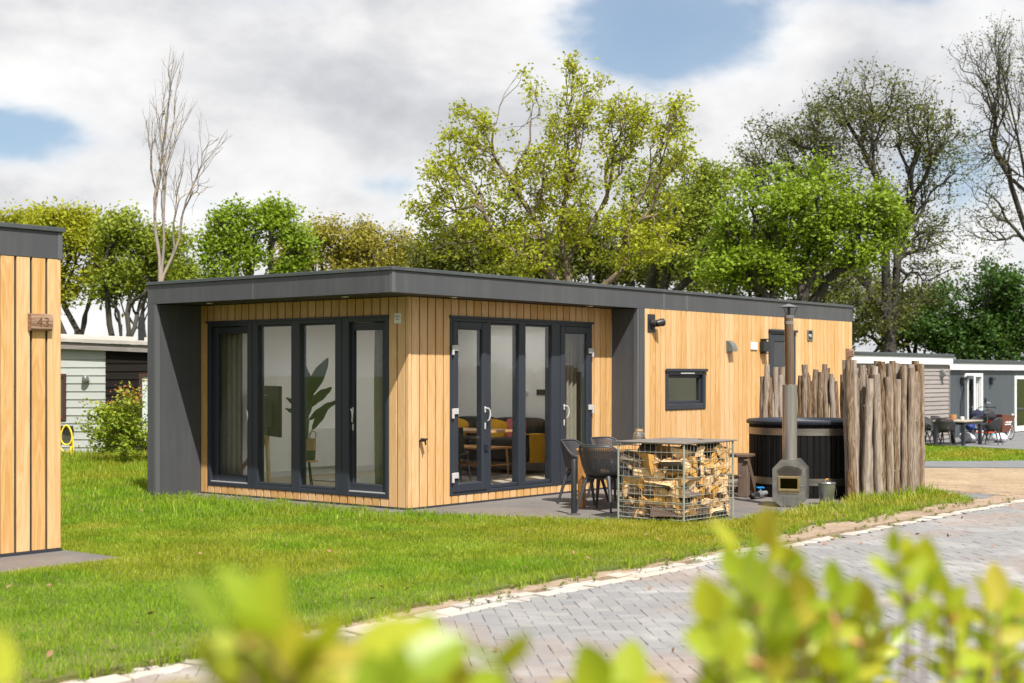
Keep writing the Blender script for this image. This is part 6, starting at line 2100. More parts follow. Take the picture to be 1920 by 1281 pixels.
SHOOTS = [
    (-12.231, -11.266, 1.505, -12.164, -11.270, 1.394, 3),
    (-12.257, -11.266, 1.512, -12.212, -11.295, 1.408, 2),
    (-12.168, -11.248, 1.465, -12.126, -11.209, 1.376, 6),
    (-12.118, -11.247, 1.454, -12.122, -11.238, 1.380, 6),
    (-12.056, -11.228, 1.432, -12.019, -11.188, 1.351, 5),
    (-12.007, -11.225, 1.417, -11.995, -11.193, 1.347, 5),
    (-11.934, -11.267, 1.429, -11.860, -11.288, 1.335, 3),
    (-11.965, -11.230, 1.398, -11.936, -11.201, 1.337, 5),
    (-11.675, -11.191, 1.342, -11.665, -11.179, 1.266, 4),
    (-11.633, -11.211, 1.334, -11.661, -11.234, 1.274, 4),
    (-12.406, -11.161, 1.471, -12.425, -11.159, 1.429, 1),
    (-11.422, -11.265, 1.493, -11.332, -11.266, 1.224, 6),
    (-11.376, -11.274, 1.480, -11.296, -11.254, 1.215, 6),
    (-11.346, -11.280, 1.454, -11.270, -11.248, 1.209, 6),
    (-11.270, -11.294, 1.419, -11.280, -11.292, 1.218, 6),
    (-11.127, -11.312, 1.459, -11.076, -11.305, 1.179, 6),
    (-11.099, -11.315, 1.449, -11.031, -11.294, 1.168, 6),
    (-11.054, -11.323, 1.426, -11.015, -11.303, 1.166, 6),
    (-10.985, -11.329, 1.389, -10.914, -11.302, 1.145, 6),
    (-10.805, -11.314, 1.358, -10.786, -11.294, 1.118, 6),
    (-10.674, -11.317, 1.329, -10.631, -11.288, 1.085, 6),
    (-11.574, -11.285, 1.424, -11.515, -11.293, 1.266, 6),
    (-11.526, -11.295, 1.468, -11.517, -11.329, 1.272, 6),
    (-11.476, -11.278, 1.493, -11.381, -11.277, 1.236, 5),
    (-11.366, -11.270, 1.414, -11.309, -11.207, 1.189, 8),
    (-11.349, -11.182, 1.366, -11.373, -11.224, 1.205, 8),
    (-10.784, -11.258, 1.323, -10.694, -11.198, 1.057, 8),
    (-11.486, -11.307, 1.433, -11.395, -11.295, 1.222, 8),
    (-10.587, -11.216, 1.196, -10.552, -11.167, 1.022, 8),
    (-11.172, -11.203, 1.313, -11.200, -11.251, 1.173, 8),
    (-10.626, -11.258, 1.324, -10.515, -11.237, 1.026, 8),
    (-11.078, -11.253, 1.366, -11.139, -11.242, 1.159, 8),
    (-10.595, -11.277, 1.196, -10.496, -11.219, 1.018, 8),
    (-10.454, -11.211, 1.215, -10.369, -11.221, 0.992, 8),
    (-11.023, -11.229, 1.324, -11.077, -11.247, 1.146, 8),
    (-11.291, -11.194, 1.371, -11.343, -11.180, 1.191, 8),
    (-11.573, -11.304, 1.386, -11.543, -11.289, 1.252, 8),
    (-10.899, -11.152, 1.308, -10.886, -11.113, 1.083, 8),
    (-11.107, -11.221, 1.363, -11.064, -11.178, 1.132, 8),
    (-11.283, -11.281, 1.325, -11.205, -11.248, 1.174, 8),
    (-10.874, -11.362, 1.363, -10.917, -11.352, 1.130, 8),
    (-10.926, -11.314, 1.291, -10.996, -11.326, 1.143, 8),
    (-11.542, -11.340, 1.404, -11.469, -11.317, 1.242, 8),
    (-10.543, -11.237, 1.168, -10.583, -11.301, 1.051, 8),
    (-11.381, -11.178, 1.384, -11.302, -11.158, 1.179, 8),
    (-11.114, -11.223, 1.264, -11.135, -11.264, 1.162, 8),
    (-11.295, -11.258, 1.393, -11.256, -11.204, 1.177, 8),
    (-11.255, -11.279, 1.293, -11.226, -11.218, 1.173, 8),
    (-11.413, -11.209, 1.406, -11.358, -11.163, 1.192, 8),
    (-11.099, -11.156, 1.370, -11.077, -11.136, 1.128, 8),
    (-12.186, -11.252, 1.451, -12.164, -11.205, 1.384, 6),
    (-12.136, -11.320, 1.449, -12.148, -11.331, 1.401, 6),
    (-12.170, -11.245, 1.422, -12.150, -11.225, 1.384, 6),
    (-11.952, -11.171, 1.390, -11.956, -11.174, 1.336, 6),
    (-12.186, -11.260, 1.443, -12.155, -11.221, 1.384, 6),
    (-12.049, -11.113, 1.384, -12.020, -11.080, 1.334, 6),
    (-12.175, -11.191, 1.436, -12.177, -11.173, 1.381, 6),
    (-12.169, -11.239, 1.425, -12.172, -11.212, 1.386, 6),
]



def in_poly(px, py, poly):
    inside = np.zeros(len(px), bool)
    n = len(poly)
    j = n - 1
    for i in range(n):
        xi, yi = poly[i]
        xj, yj = poly[j]
        if yi != yj:
            c = ((yi > py) != (yj > py)) & (px < (xj - xi) * (py - yi) / (yj - yi) + xi)
            inside ^= c
        j = i
    return inside


nprng = np.random.default_rng(21)


def vnoise(x, y, scale, seed):
    """cheap smooth value noise"""
    r = np.random.default_rng(seed)
    g = r.random((64, 64))
    X, Y = x * scale + 1000.0, y * scale + 1000.0
    xi, yi = np.floor(X).astype(int), np.floor(Y).astype(int)
    fx, fy = X - xi, Y - yi
    fx, fy = fx * fx * (3 - 2 * fx), fy * fy * (3 - 2 * fy)
    a, b = g[xi % 64, yi % 64], g[(xi + 1) % 64, yi % 64]
    c, d = g[xi % 64, (yi + 1) % 64], g[(xi + 1) % 64, (yi + 1) % 64]
    return (a * (1 - fx) + b * fx) * (1 - fy) + (c * (1 - fx) + d * fx) * fy


def tz(x):
    t = np.clip((x - 9.5) / 15.5, 0, 1)
    return -0.45 * t * t * (3 - 2 * t)


def blades(x, y, z0, h, w, lean, rnd, dry):
    """each blade two quads tapering to the tip"""
    n = len(x)
    a = nprng.uniform(0, 2 * PI, n)
    ca, sa = np.cos(a), np.sin(a)
    la = nprng.uniform(0, 2 * PI, n)
    lx, ly = np.cos(la) * lean * h, np.sin(la) * lean * h
    V = np.zeros((n, 5, 3), np.float32)
    V[:, 0] = np.c_[x - ca * w, y - sa * w, z0]
    V[:, 1] = np.c_[x + ca * w, y + sa * w, z0]
    V[:, 2] = np.c_[x + lx * 0.35 + ca * w * 0.75, y + ly * 0.35 + sa * w * 0.75, z0 + h * 0.6]
    V[:, 3] = np.c_[x + lx * 0.35 - ca * w * 0.75, y + ly * 0.35 - sa * w * 0.75, z0 + h * 0.6]
    V[:, 4] = np.c_[x + lx, y + ly, z0 + h * np.sqrt(np.clip(1 - 0.5 * lean * lean, 0.2, 1))]
    o = (np.arange(n) * 5)[:, None]
    T = np.concatenate([o + np.array([[0, 1, 2]]), o + np.array([[0, 2, 3]]), o + np.array([[3, 2, 4]])], 1).reshape(-1)
    return V.reshape(-1, 3), T, np.repeat(rnd, 3), np.repeat(dry, 3)


def cam_uvd(x, y):
    dx, dy = x - CAM.x, y - CAM.y
    d = dx * F2[0] + dy * F2[1]
    l = dx * R2[0] + dy * R2[1]
    return 960 + 2666.67 * l / np.maximum(d, 0.1), d


def make_grass(name, label, poly, dens, dmin, dmax, h0, w0, seed, tall=0.0, zoff=0.028, extra_mask=None):
    xs, ys = [p[0] for p in poly], [p[1] for p in poly]
    A = (max(xs) - min(xs)) * (max(ys) - min(ys))
    n = int(A * dens)
    x = nprng.uniform(min(xs), max(xs), n)
    y = nprng.uniform(min(ys), max(ys), n)
    u, d = cam_uvd(x, y)
    dj = d + nprng.normal(0, 0.7, n)
    m = (dj > dmin) & (dj < dmax) & (u > -430) & (u < 2200)
    x, y, d = x[m], y[m], d[m]
    m = in_poly(x, y, poly)
    x, y, d = x[m], y[m], d[m]
    m = ~((x > -0.80) & (x < LR) & (y > -0.47) & (y < W + FIN)) & ~((x < BX + 0.01) & (y > BY - 0.01) & (y < BYB)) & ~((x < -5.17) & (y > -1.29) & (y < 0))
    if extra_mask is not None:
        m &= extra_mask(x, y)
    # sparse places near the verge and in bare patches
    p = vnoise(x, y, 1.7, seed) * 0.6 + vnoise(x, y, 6.0, seed + 1) * 0.4
    edge = np.clip((y + 4.95) / 0.35, 0, 1) if poly is lawn_poly else np.ones(len(x))
    m &= nprng.random(len(x)) < np.clip(0.45 + p * 1.1, 0, 1) * (0.5 + 0.5 * edge)
    x, y, d = x[m], y[m], d[m]
    n = len(x)
    big = vnoise(x, y, 0.55, seed + 2) * 0.6 + vnoise(x, y, 2.3, seed + 3) * 0.4
    h = h0 * (0.55 + 0.75 * nprng.random(n)) * (0.65 + 0.7 * big)
    dry = np.clip((vnoise(x, y, 0.42, 77) * 0.5 + vnoise(x, y, 1.6, 78) * 0.5 - 0.335) * 2.8, 0, 1)
    if poly is lawn_poly:     # drier strip towards the road, lusher by the left house
        dry = np.clip(dry * 0.75 + 0.75 * np.clip((x + 3.0) / 3.5, 0, 1) * np.clip((-y - 0.6) / 1.6, 0, 1) * (0.4 + vnoise(x, y, 1.1, 79)) - 0.25 * np.clip((-3.5 - x) / 3, 0, 1), 0, 1)
        # tufts along the terrace, the cage and the logs
        g1 = np.clip(1 - np.abs(y + 3.95) / 0.35, 0, 1) * (x > 0.5)
        g2 = np.clip(1 - np.hypot(np.maximum(0, np.abs(x - 5.7) - 1.0), np.abs(y + 4.12)) / 0.45, 0, 1)
        h *= 1 + 0.9 * g1 * vnoise(x, y, 3.0, 80) + 1.9 * g2 * vnoise(x, y, 2.5, 81)
        dry *= 1 - 0.8 * g2
        h *= 1 + 1.3 * np.clip((y - 6.5) / 3.0, 0, 1)
    w = w0 * (0.7 + 0.6 * nprng.random(n)) * np.clip(d / 13.0, 0.75, 3.0)
    rnd = np.clip(nprng.normal(0.45, 0.22, n) + (vnoise(x, y, 3.0, seed + 4) - 0.5) * 0.5, 0, 1)
    V, T, r, dr = blades(x, y, tz(x) + zoff, h, w, np.abs(nprng.normal(0.35, 0.28, n)), rnd, dry)
    o = link_mesh(name, np_mesh(name, V, T, 3, 'grass_blades', {'rnd': r, 'dry': dr}))
    return tag(o, label, 'grass', kind='stuff'), n


NB = 0
o, n = make_grass('grass', 'short mown grass covering the lawn in front of the houses', lawn_poly, 5000, 4.5, 16.5, 0.042, 0.0026, 31)
NB += n
o, n = make_grass('grass', 'grass further back beside and behind the houses', lawn_poly, 800, 16.5, 40, 0.085, 0.0034, 41)
NB += n
far_poly = [(13.2, 1.9), (16.5, 0.75), (22.2, 0.0), (24.0, -4.0), (27.3, 0.4), (27.6, 1.8), (29.2, 5.7), (25.0, 5.8), (24.6, 6.2), (11.7, 4.2), (11.7, -0.2)]
o, n = make_grass('grass', 'sunlit strip of lawn before the far houses', far_poly, 420, 20, 70, 0.075, 0.0032, 51, zoff=-0.03)
NB += n
print('blades', NB)


# loose tufts creeping from the lawn on to the sand
tx_, ty_ = [], []
tr_ = random.Random(14)
for (ax_, ay_) in [p for p in lawn_poly if p[1] < -4.2]:
    for _ in range(7):
        if mnoise.noise(Vector((ax_ * 1.9, 2.0, 0))) + tr_.gauss(0, 0.35) < 0.0:
            continue
        cx_, cy_ = ax_ + tr_.uniform(-0.09, 0.09), ay_ + tr_.gauss(0.0, 0.07)
        for _ in range(tr_.randrange(8, 26)):
            tx_.append(cx_ + tr_.gauss(0, 0.022))
            ty_.append(cy_ + tr_.gauss(0, 0.022))
for _ in range(420):                                     # tufts hanging over the terrace edge
    k_ = tr_.randrange(len(lawn_poly))
    (ax_, ay_) = lawn_poly[k_]
    if ay_ < -3.98 or ay_ > 4.1 or ax_ < -0.7 or ax_ > 4.3:
        continue
    cx_, cy_ = ax_ + tr_.gauss(0.02, 0.05), ay_ + tr_.gauss(0.0, 0.05)
    for _ in range(tr_.randrange(8, 22)):
        tx_.append(cx_ + tr_.gauss(0, 0.022))
        ty_.append(cy_ + tr_.gauss(0, 0.022))
tx_, ty_ = np.array(tx_), np.array(ty_)
nn_ = len(tx_)
V, T, r, dr = blades(tx_, ty_, np.full(nn_, 0.004), nprng.uniform(0.035, 0.11, nn_), np.full(nn_, 0.0028), np.abs(nprng.normal(0.5, 0.3, nn_)), np.clip(nprng.normal(0.5, 0.22, nn_), 0, 1), np.clip(nprng.normal(0.25, 0.2, nn_), 0, 1))
tag(link_mesh('grass_tufts', np_mesh('grass_tufts', V, T, 3, 'grass_blades', {'rnd': r, 'dry': dr})), 'ragged grass tufts along the lawn edge', 'grass', kind='stuff')


# weeds between the kerb stones and on the verge
def leaf_quads(P, L, wr, up=0.5, seed=0, fold=0.25):
    """rhombic leaves at points P, length L each"""
    n = len(P)
    r = np.random.default_rng(seed)
    d = r.normal(size=(n, 3))
    d[:, 2] = d[:, 2] * 0.6 - 0.05
    d /= np.linalg.norm(d, axis=1)[:, None]
    nrm = r.normal(size=(n, 3)) * 0.8
    nrm[:, 2] += up
    nrm -= (nrm * d).sum(1)[:, None] * d
    nrm /= np.linalg.norm(nrm, axis=1)[:, None] + 1e-9
    s = np.cross(nrm, d)
    L = np.asarray(L)[:, None]
    V = np.zeros((n, 4, 3), np.float32)
    V[:, 0] = P - d * L * 0.5
    V[:, 1] = P + s * L * wr * 0.5 + nrm * L * fold * 0.3
    V[:, 2] = P + d * L * 0.5
    V[:, 3] = P - s * L * wr * 0.5 + nrm * L * fold * 0.3
    return V.reshape(-1, 3), np.arange(n * 4)


wp_, wl_ = [], []
wr_ = random.Random(9)
for (x, y, s) in weed_spots + [(wr_.uniform(-11, 6), wr_.uniform(-5.15, -4.75), wr_.uniform(0.3, 0.9)) for _ in range(120)]:
    for _ in range(int(6 + 22 * s)):
        a, r = wr_.uniform(0, 2 * PI), abs(wr_.gauss(0, 0.035)) * s
        wp_.append((x + r * math.cos(a), y + r * math.sin(a), 0.012 + wr_.uniform(0, 0.05) * s))
        wl_.append(wr_.uniform(0.014, 0.032))
V, Fq = leaf_quads(np.array(wp_), wl_, 0.55, 0.9, 3)
wo = link_mesh('weeds', np_mesh('weeds', V, Fq, 4, 'leaf_weed', {'rnd': nprng.random(len(wp_))}))
tag(wo, 'small weeds sprouting between the kerb stones', 'weeds', kind='stuff')


# dead leaves blown on to the lawn, the verge and the road
dl = []
for _ in range(260):
    x_, y_ = tr_.uniform(-11, 7), tr_.choice((tr_.uniform(-4.9, 3.5), tr_.gauss(-5.0, 0.5), tr_.uniform(-9.5, -5.4)))
    if -0.5 < x_ < 4.6 and y_ > -3.9 or x_ < -5.2 and y_ > -1.4:
        continue
    dl.append((x_, y_, (0.075 if y_ > -4.9 else 0.014) + tr_.uniform(0, 0.006)))
V, Fq = leaf_quads(np.array(dl), nprng.uniform(0.03, 0.065, len(dl)), 0.6, 2.2, 23)
plain('dead_leaf', (0.24, 0.13, 0.07), 0.85, 0.0, 0.3, 3.0)
tag(link_mesh('fallen_leaves', np_mesh('fallen_leaves', V, Fq, 4, 'dead_leaf')), 'scattered dry brown leaves on lawn and paving', 'leaves', kind='stuff')


# ------------------------------------------------------------------ trees
def grow(tips, fork, base, r_tip, expo, rs, kmax=2, fr=(0.30, 0.50), curve=0.45, jit=0.07, wob=0.05):
    segs = []
    twig_dir = np.zeros_like(tips)
    n0 = len(tips)
    base, fork = np.array(base, float), np.array(fork, float)
    mid = (base + fork) / 2 + rs.normal(size=3) * np.array([0.04, 0.04, 0]) * np.linalg.norm(fork - base)
    R0 = r_tip * n0 ** expo
    segs.append((base, mid, fork, R0 * 1.35, R0 * 1.08, R0 * 0.95))
    d0 = (fork - mid) / np.linalg.norm(fork - mid)
    stack = [(fork, d0, np.arange(n0), 0)]
    while stack:
        P, D, idx, lev = stack.pop()
        n = len(idx)
        pts = tips[idx]
        if n == 1:
            q = pts[0]
            L = np.linalg.norm(q - P)
            md = (P + q) / 2 * 0.6 + (P + D * L * 0.5) * 0.4 + rs.normal(size=3) * L * wob * 0.8
            segs.append((P, md, q, r_tip, r_tip * 0.8, r_tip * 0.35))
            v = q - md
            twig_dir[idx[0]] = v / (np.linalg.norm(v) + 1e-9)
            continue
        groups = []
        todo = [np.arange(n)]
        k = 3 if (n > 40 and rs.random() < 0.4) or lev == 0 else 2
        for _ in range(k - 1):
            todo.sort(key=len)
            g = todo.pop()
            if len(g) < 2:
                todo.append(g)
                break
            V = pts[g] - P
            V = V / (np.linalg.norm(V, axis=1)[:, None] ** 0.5 + 1e-6)
            C = V - V.mean(0)
            if len(g) > 3:
                w, e = np.linalg.eigh(C.T @ C)
                ax = e[:, 2] + rs.normal(size=3) * 0.15
            else:
                ax = C[0]
            s = C @ ax
            th = np.quantile(s, rs.uniform(0.33, 0.67))
            a, b = g[s <= th], g[s > th]
            if len(a) == 0 or len(b) == 0:
                h = len(g) // 2
                a, b = g[:h], g[h:]
            todo += [a, b]
        for g in todo:
            m = len(g)
            if m == 0:
                continue
            c = pts[g].mean(0)
            if m == 1:
                stack.append((P, D, idx[g], lev + 1))
                continue
            v = c - P
            L = np.linalg.norm(v)
            f = rs.uniform(*fr) if m > 3 else rs.uniform(0.45, 0.65)
            q = P + v * f + rs.normal(size=3) * L * jit
            l2 = np.linalg.norm(q - P)
            md = (P + q) / 2 * (1 - curve) + (P + D * l2 * 0.5) * curve + rs.normal(size=3) * l2 * wob
            r0 = r_tip * m ** expo
            segs.append((P, md, q, r0 * 1.05, r0 * 0.98, r0 * 0.92))
            nd_ = q - md
            stack.append((q, nd_ / (np.linalg.norm(nd_) + 1e-9), idx[g], lev + 1))
    return segs, twig_dir


def tubes_np(segs):
    """all branch pieces as quads, sides chosen by thickness"""
    P = np.array([[s[0], s[1], s[2]] for s in segs])
    Rr = np.array([[s[3], s[4], s[5]] for s in segs])
    allV, allF, off = [], [], 0
    for lo, hi, ns in ((0.0, 0.022, 3), (0.022, 0.07, 5), (0.07, 9.0, 9)):
        m = (Rr[:, 0] >= lo) & (Rr[:, 0] < hi)
        if not m.any():
            continue
        p, r = P[m], Rr[m]
        n = len(p)
        d = p[:, 2] - p[:, 0]
        d /= np.linalg.norm(d, axis=1)[:, None] + 1e-9
        ref = np.where(np.abs(d[:, 2:3]) > 0.9, np.array([[1.0, 0, 0]]), np.array([[0, 0, 1.0]]))
        a = np.cross(d, ref)
        a /= np.linalg.norm(a, axis=1)[:, None] + 1e-9
        b = np.cross(d, a)
        t = np.arange(ns) * 2 * PI / ns
        ring = np.cos(t)[None, None, :, None] * a[:, None, None, :] + np.sin(t)[None, None, :, None] * b[:, None, None, :]
        V = p[:, :, None, :] + ring * r[:, :, None, None]
        V = V.reshape(-1, 3)
        base = (np.arange(n) * 3 * ns)[:, None, None]
        k = np.arange(ns)
        k2 = (k + 1) % ns
        F = np.stack([np.stack([s * ns + k, s * ns + k2, (s + 1) * ns + k2, (s + 1) * ns + k], 1) for s in (0, 1)])
        F = (base[:, :, :, None] + F[None]).reshape(-1) + off
        allV.append(V)
        allF.append(F)
        off += len(V)
    return np.concatenate(allV), np.concatenate(allF)


def make_tree(key, name, label, ntips, nleaf, leaf_len, leaf_mat, bark_mat, seed, trunk_z, r_tip=0.006, expo=0.50, spread=0.16, group=None, surf=0.42, up=0.55, lean=(0, 0), zbase=None, clump=13, tight=0.13, **kw):
    (bx, by), blobs = TREES[key]
    rs = np.random.default_rng(seed)
    wts = np.array([b[5] for b in blobs])
    cnt = np.round(ntips * wts / wts.sum()).astype(int)
    T = []
    for b, c in zip(blobs, cnt):
        nc = max(4, int(c / clump))
        cc = rs.normal(size=(nc, 3))
        cc /= np.linalg.norm(cc, axis=1)[:, None]
        cc *= (rs.random(nc) ** surf)[:, None]
        v = cc[rs.integers(0, nc, c)] + rs.normal(size=(c, 3)) * tight
        lat, dp, z, rx, rz, _ = b
        q = np.c_[lat + v[:, 0] * rx, dp + v[:, 1] * (rx * 0.55 + rz * 0.45), z + v[:, 2] * rz]
        T.append(q)
    T = np.concatenate(T)
    T = np.c_[T[:, 0] * R2[0] + T[:, 1] * F2[0], T[:, 0] * R2[1] + T[:, 1] * F2[1], T[:, 2]]
    gz = (terrain(bx, by) if zbase is None else zbase) - 0.05
    T[:, 2] -= gz
    T[:, 2] = np.maximum(T[:, 2], trunk_z * 0.6 + 0.3)
    root = thing(name, label, 'tree', (bx, by, gz), 0, group)
    segs, td = grow(T, (lean[0], lean[1], trunk_z), (0, 0, 0), r_tip, expo, rs, **kw)
    V, F = tubes_np(segs)
    link_mesh('trunk', np_mesh('trunk', V, F, 4, bark_mat, None, True), root)
    if nleaf:
        nt_ = len(T)
        m = rs.poisson(nleaf, nt_)
        idx = np.repeat(np.arange(nt_), m)
        L = len(idx)
        pos = T[idx] - td[idx] * (rs.random(L) * spread * 2.2)[:, None] + rs.normal(size=(L, 3)) * spread * np.array([1, 1, 0.7])
        ll = leaf_len * rs.uniform(0.45, 1.35, L)
        Vq, Fq = leaf_quads(pos, ll, 0.62, up, seed + 1)
        tipr = rs.random(nt_)
        rnd = np.clip(rs.random(L) * 0.55 + tipr[idx] * 0.45, 0, 1)
        c = link_mesh('crown', np_mesh('crown', Vq, Fq, 4, leaf_mat, {'rnd': rnd}), root)
    return root


bg = 'trees in the row behind the houses'
make_tree('oak_c', 'oak_tree', 'young leafed oak towering behind the middle of the main house', 2350, 11, 0.093, 'leaf_oak_young', 'bark_oak', 1, 2.9, 0.0056, 0.43, 0.11, bg, clump=9, tight=0.11)
make_tree('t0', 'oak_tree', 'yellow green tree above the roof at the left edge', 700, 15, 0.16, 'leaf_yellow_green', 'bark_dark', 2, 2.6, 0.0080, 0.48, 0.24, bg)
make_tree('t1a', 'oak_tree', 'yellow green tree between the two wood clad houses, nearer the left one', 800, 15, 0.155, 'leaf_yellow_green', 'bark_dark', 3, 2.4, 0.0075, 0.48, 0.24, bg)
make_tree('t1b', 'oak_tree', 'forked green tree above the black clapboard wall', 700, 14, 0.15, 'leaf_mid_green', 'bark_dark', 4, 2.2, 0.0075, 0.48, 0.22, bg)
make_tree('t1c', 'oak_tree', 'round green tree just right of the bare tree', 300, 20, 0.16, 'leaf_mid_green', 'bark_dark', 5, 3.0, 0.0080, 0.48, 0.24, bg)
make_tree('t2', 'oak_tree', 'bright green round topped tree above the front glazing', 900, 14, 0.15, 'leaf_bright_green', 'bark_mid', 6, 3.0, 0.010, 0.48, 0.22, bg)
make_tree('t3', 'oak_tree', 'olive brown leafed tree left of the tall oak', 1000, 13, 0.135, 'leaf_olive', 'bark_mid', 7, 3.0, 0.010, 0.46, 0.24, bg)
make_tree('t5b', 'oak_tree', 'dull olive tree filling in below the left half of the tall oak', 900, 15, 0.15, 'leaf_dull', 'bark_dark', 8, 3.0, 0.010, 0.46, 0.25, bg)
make_tree('t13', 'oak_tree', 'dark green tree directly behind the trunk of the tall oak', 520, 20, 0.15, 'leaf_dull', 'bark_dark', 9, 3.0, 0.010, 0.46, 0.25, bg)
make_tree('t5', 'oak_tree', 'sombre green tree right of the tall oak', 1300, 13, 0.12, 'leaf_mid_green', 'bark_dark', 10, 3.0, 0.010, 0.46, 0.20, bg)
make_tree('t14', 'oak_tree', 'dull green tree left behind the bright green maple', 620, 16, 0.15, 'leaf_dull', 'bark_dark', 11, 3.0, 0.010, 0.46, 0.25, bg)
make_tree('maple', 'maple_tree', 'bright fresh green maple above the right end of the main roof', 1800, 14, 0.13, 'leaf_bright_green', 'bark_dark', 12, 2.8, 0.009, 0.47, 0.17, bg)
make_tree('talloak', 'oak_tree', 'tall oak with airy crown in cloud-shade colours behind the bright green maple', 4200, 6, 0.115, 'leaf_dull', 'bark_dark', 13, 3.4, 0.0085, 0.42, 0.17, bg, 0.45, clump=9, tight=0.11)  # darker leaf and bark colours stand in for a cloud's shadow
make_tree('t8', 'oak_tree', 'almost bare tall oak at the right edge', 1700, 3, 0.10, 'leaf_dull', 'bark_dark', 14, 5.5, 0.009, 0.42, 0.20, bg, 0.5, clump=4, tight=0.16)
make_tree('holly', 'holly_tree', 'dense dark evergreen tree above the slate coloured house', 1300, 20, 0.17, 'leaf_dark', 'bark_dark', 15, 1.2, 0.010, 0.44, 0.26, bg)
make_tree('t15', 'oak_tree', 'dark low tree at the foot of the tall oak in cloud-shade colours', 700, 16, 0.17, 'leaf_dull', 'bark_dark', 16, 1.5, 0.010, 0.46, 0.27, bg)
for (k_, lab, lm, sd) in (('f1', 'dark back row tree low at the left foot of the tall oak', 'leaf_olive', 31), ('f2', 'dark back row tree low in the middle of the tall oak', 'leaf_dull', 32), ('f3', 'dark back row tree low at the right foot of the tall oak', 'leaf_dull', 33),
                          ('f4', 'dark back row tree between tall oak and maple, just above the roof', 'leaf_mid_green', 34), ('f5', 'dark back row tree behind the maple trunk', 'leaf_dull', 35), ('f6', 'olive back row tree just above the roof corner', 'leaf_olive', 36), ('f7', 'green back row tree behind the stem of the bare tree', 'leaf_mid_green', 37)):
    make_tree(k_, 'oak_tree', lab, 420, 16, 0.19, lm, 'bark_dark', sd, 2.0, 0.010, 0.46, 0.30, bg)
make_tree('bare', 'bare_tree', 'slim bare pale barked tree left of the main roof', 340, 0, 0.1, 'leaf_dull', 'bark_pale', 17, 3.6, 0.0046, 0.44, 0.2, bg, 0.6, 0.5, (0.0, 0.0), None, clump=1, tight=0.05, fr=(0.26, 0.42), curve=0.5, jit=0.018, wob=0.018)

bird = thing('bird', 'tiny grey bird perched in the bare tree', 'bird', (6.98, 14.05, 7.58), YAW - PI / 2)
bm_ = MB()
bm_.grid(lambda u, v: (0.035 * math.sin(PI * v) * math.cos(2 * PI * u), 0.035 * math.sin(PI * v) * math.sin(2 * PI * u) + 0.02, 0.0 + 0.10 * (v - 0.5) + 0.035 * math.sin(PI * v) * 0.2), 12, 8, 0, True)
bm_.grid(lambda u, v: (0.024 * math.sin(PI * v) * math.cos(2 * PI * u) + 0.02, 0.024 * math.sin(PI * v) * math.sin(2 * PI * u), 0.055 + 0.024 * math.cos(PI * v)), 12, 8, 0, True)
bm_.tube([(-0.01, 0.02, -0.04), (-0.03, 0.03, -0.11)], [0.012, 0.008], 5)
bm_.tube([(0.042, 0, 0.055), (0.055, 0, 0.052)], [0.004, 0.001], 5)
bm_.build('body', 'bird_grey', bird, 60)

# ------------------------------------------------------------------ flowering shrub by the clapboard house
sh = thing('shrub', 'leafy shrub with reddish tips before the black clapboards', 'shrub', (2.55, 9.35, 0.0))
rs = np.random.default_rng(5)
tips = np.c_[rs.normal(0, 0.34, 150), rs.normal(0, 0.30, 150), 0.22 + 0.98 * rs.random(150) ** 0.7]
tips[:, :2] *= (1.15 - 0.5 * np.clip(tips[:, 2:3] - 0.4, 0, 1))
tips[:14, 2] += rs.uniform(0.2, 0.45, 14)
tips[14:26, 0] -= R2[0] * 0.35
tips[14:26, 1] -= R2[1] * 0.35
segs, td = grow(tips, (0, 0, 0.12), (0, 0, -0.05), 0.0035, 0.42, rs)
V, F = tubes_np(segs)
link_mesh('stems', np_mesh('stems', V, F, 4, 'twig_bark', None, True), sh)
idx = np.repeat(np.arange(150), 26)
pos = tips[idx] - td[idx] * (rs.random(len(idx)) * 0.22)[:, None] + rs.normal(size=(len(idx), 3)) * 0.06
Vq, Fq = leaf_quads(pos, 0.080 * rs.uniform(0.55, 1.3, len(idx)), 0.6, 0.5, 8)
hv = np.clip((pos[:, 2] - 0.95) * 0.9, 0, 0.5)
link_mesh('crown', np_mesh('crown', Vq, Fq, 4, 'leaf_shrub', {'rnd': np.clip(rs.random(len(idx)) * 0.75 + hv, 0, 1)}), sh)
# tall grass at the foot of the clapboard house
gp = [tuple(cpos(x, y, 0))[:2] for (x, y) in ((-2.4, -0.1), (2.4, -0.2), (2.4, -3.0), (0.0, -3.6), (-2.4, -2.6))]
make_grass('tall_grass', 'tall unmown grass in front of the clapboard house', gp, 900, 18, 40, 0.19, 0.0032, 61, zoff=-0.02)

# ------------------------------------------------------------------ beech hedge in front of the camera
hedge = thing('beech_hedge', 'fresh green beech hedge twigs close to the camera, out of focus', 'hedge', (-11.2, -11.15, 0))
HO = Vector(hedge.location)


def beech_leaf_mesh(k):
    r = random.Random(100 + k)
    curl, fold, wv = r.uniform(-0.25, 0.35), r.uniform(0.15, 0.45), r.uniform(0.4, 1.0)
    wmax = r.uniform(0.27, 0.34)

    def fn(u, v):
        s = 2 * u - 1
        w = wmax * (math.sin(PI * (v ** 0.85)) ** 0.75 if 0 < v < 1 else 0.0)
        return (v * 1.0, s * w, abs(s) * w * fold + curl * v * v * 0.5 + 0.02 * wv * math.sin(v * 28) * abs(s))
    m = MB()
    m.grid(fn, 4, 9)
    m.tube([(-0.12, 0, 0), (0.0, 0, 0.0)], [0.012, 0.010], 4)
    return m.mesh('leaf', 'leaf_beech', 179, False)


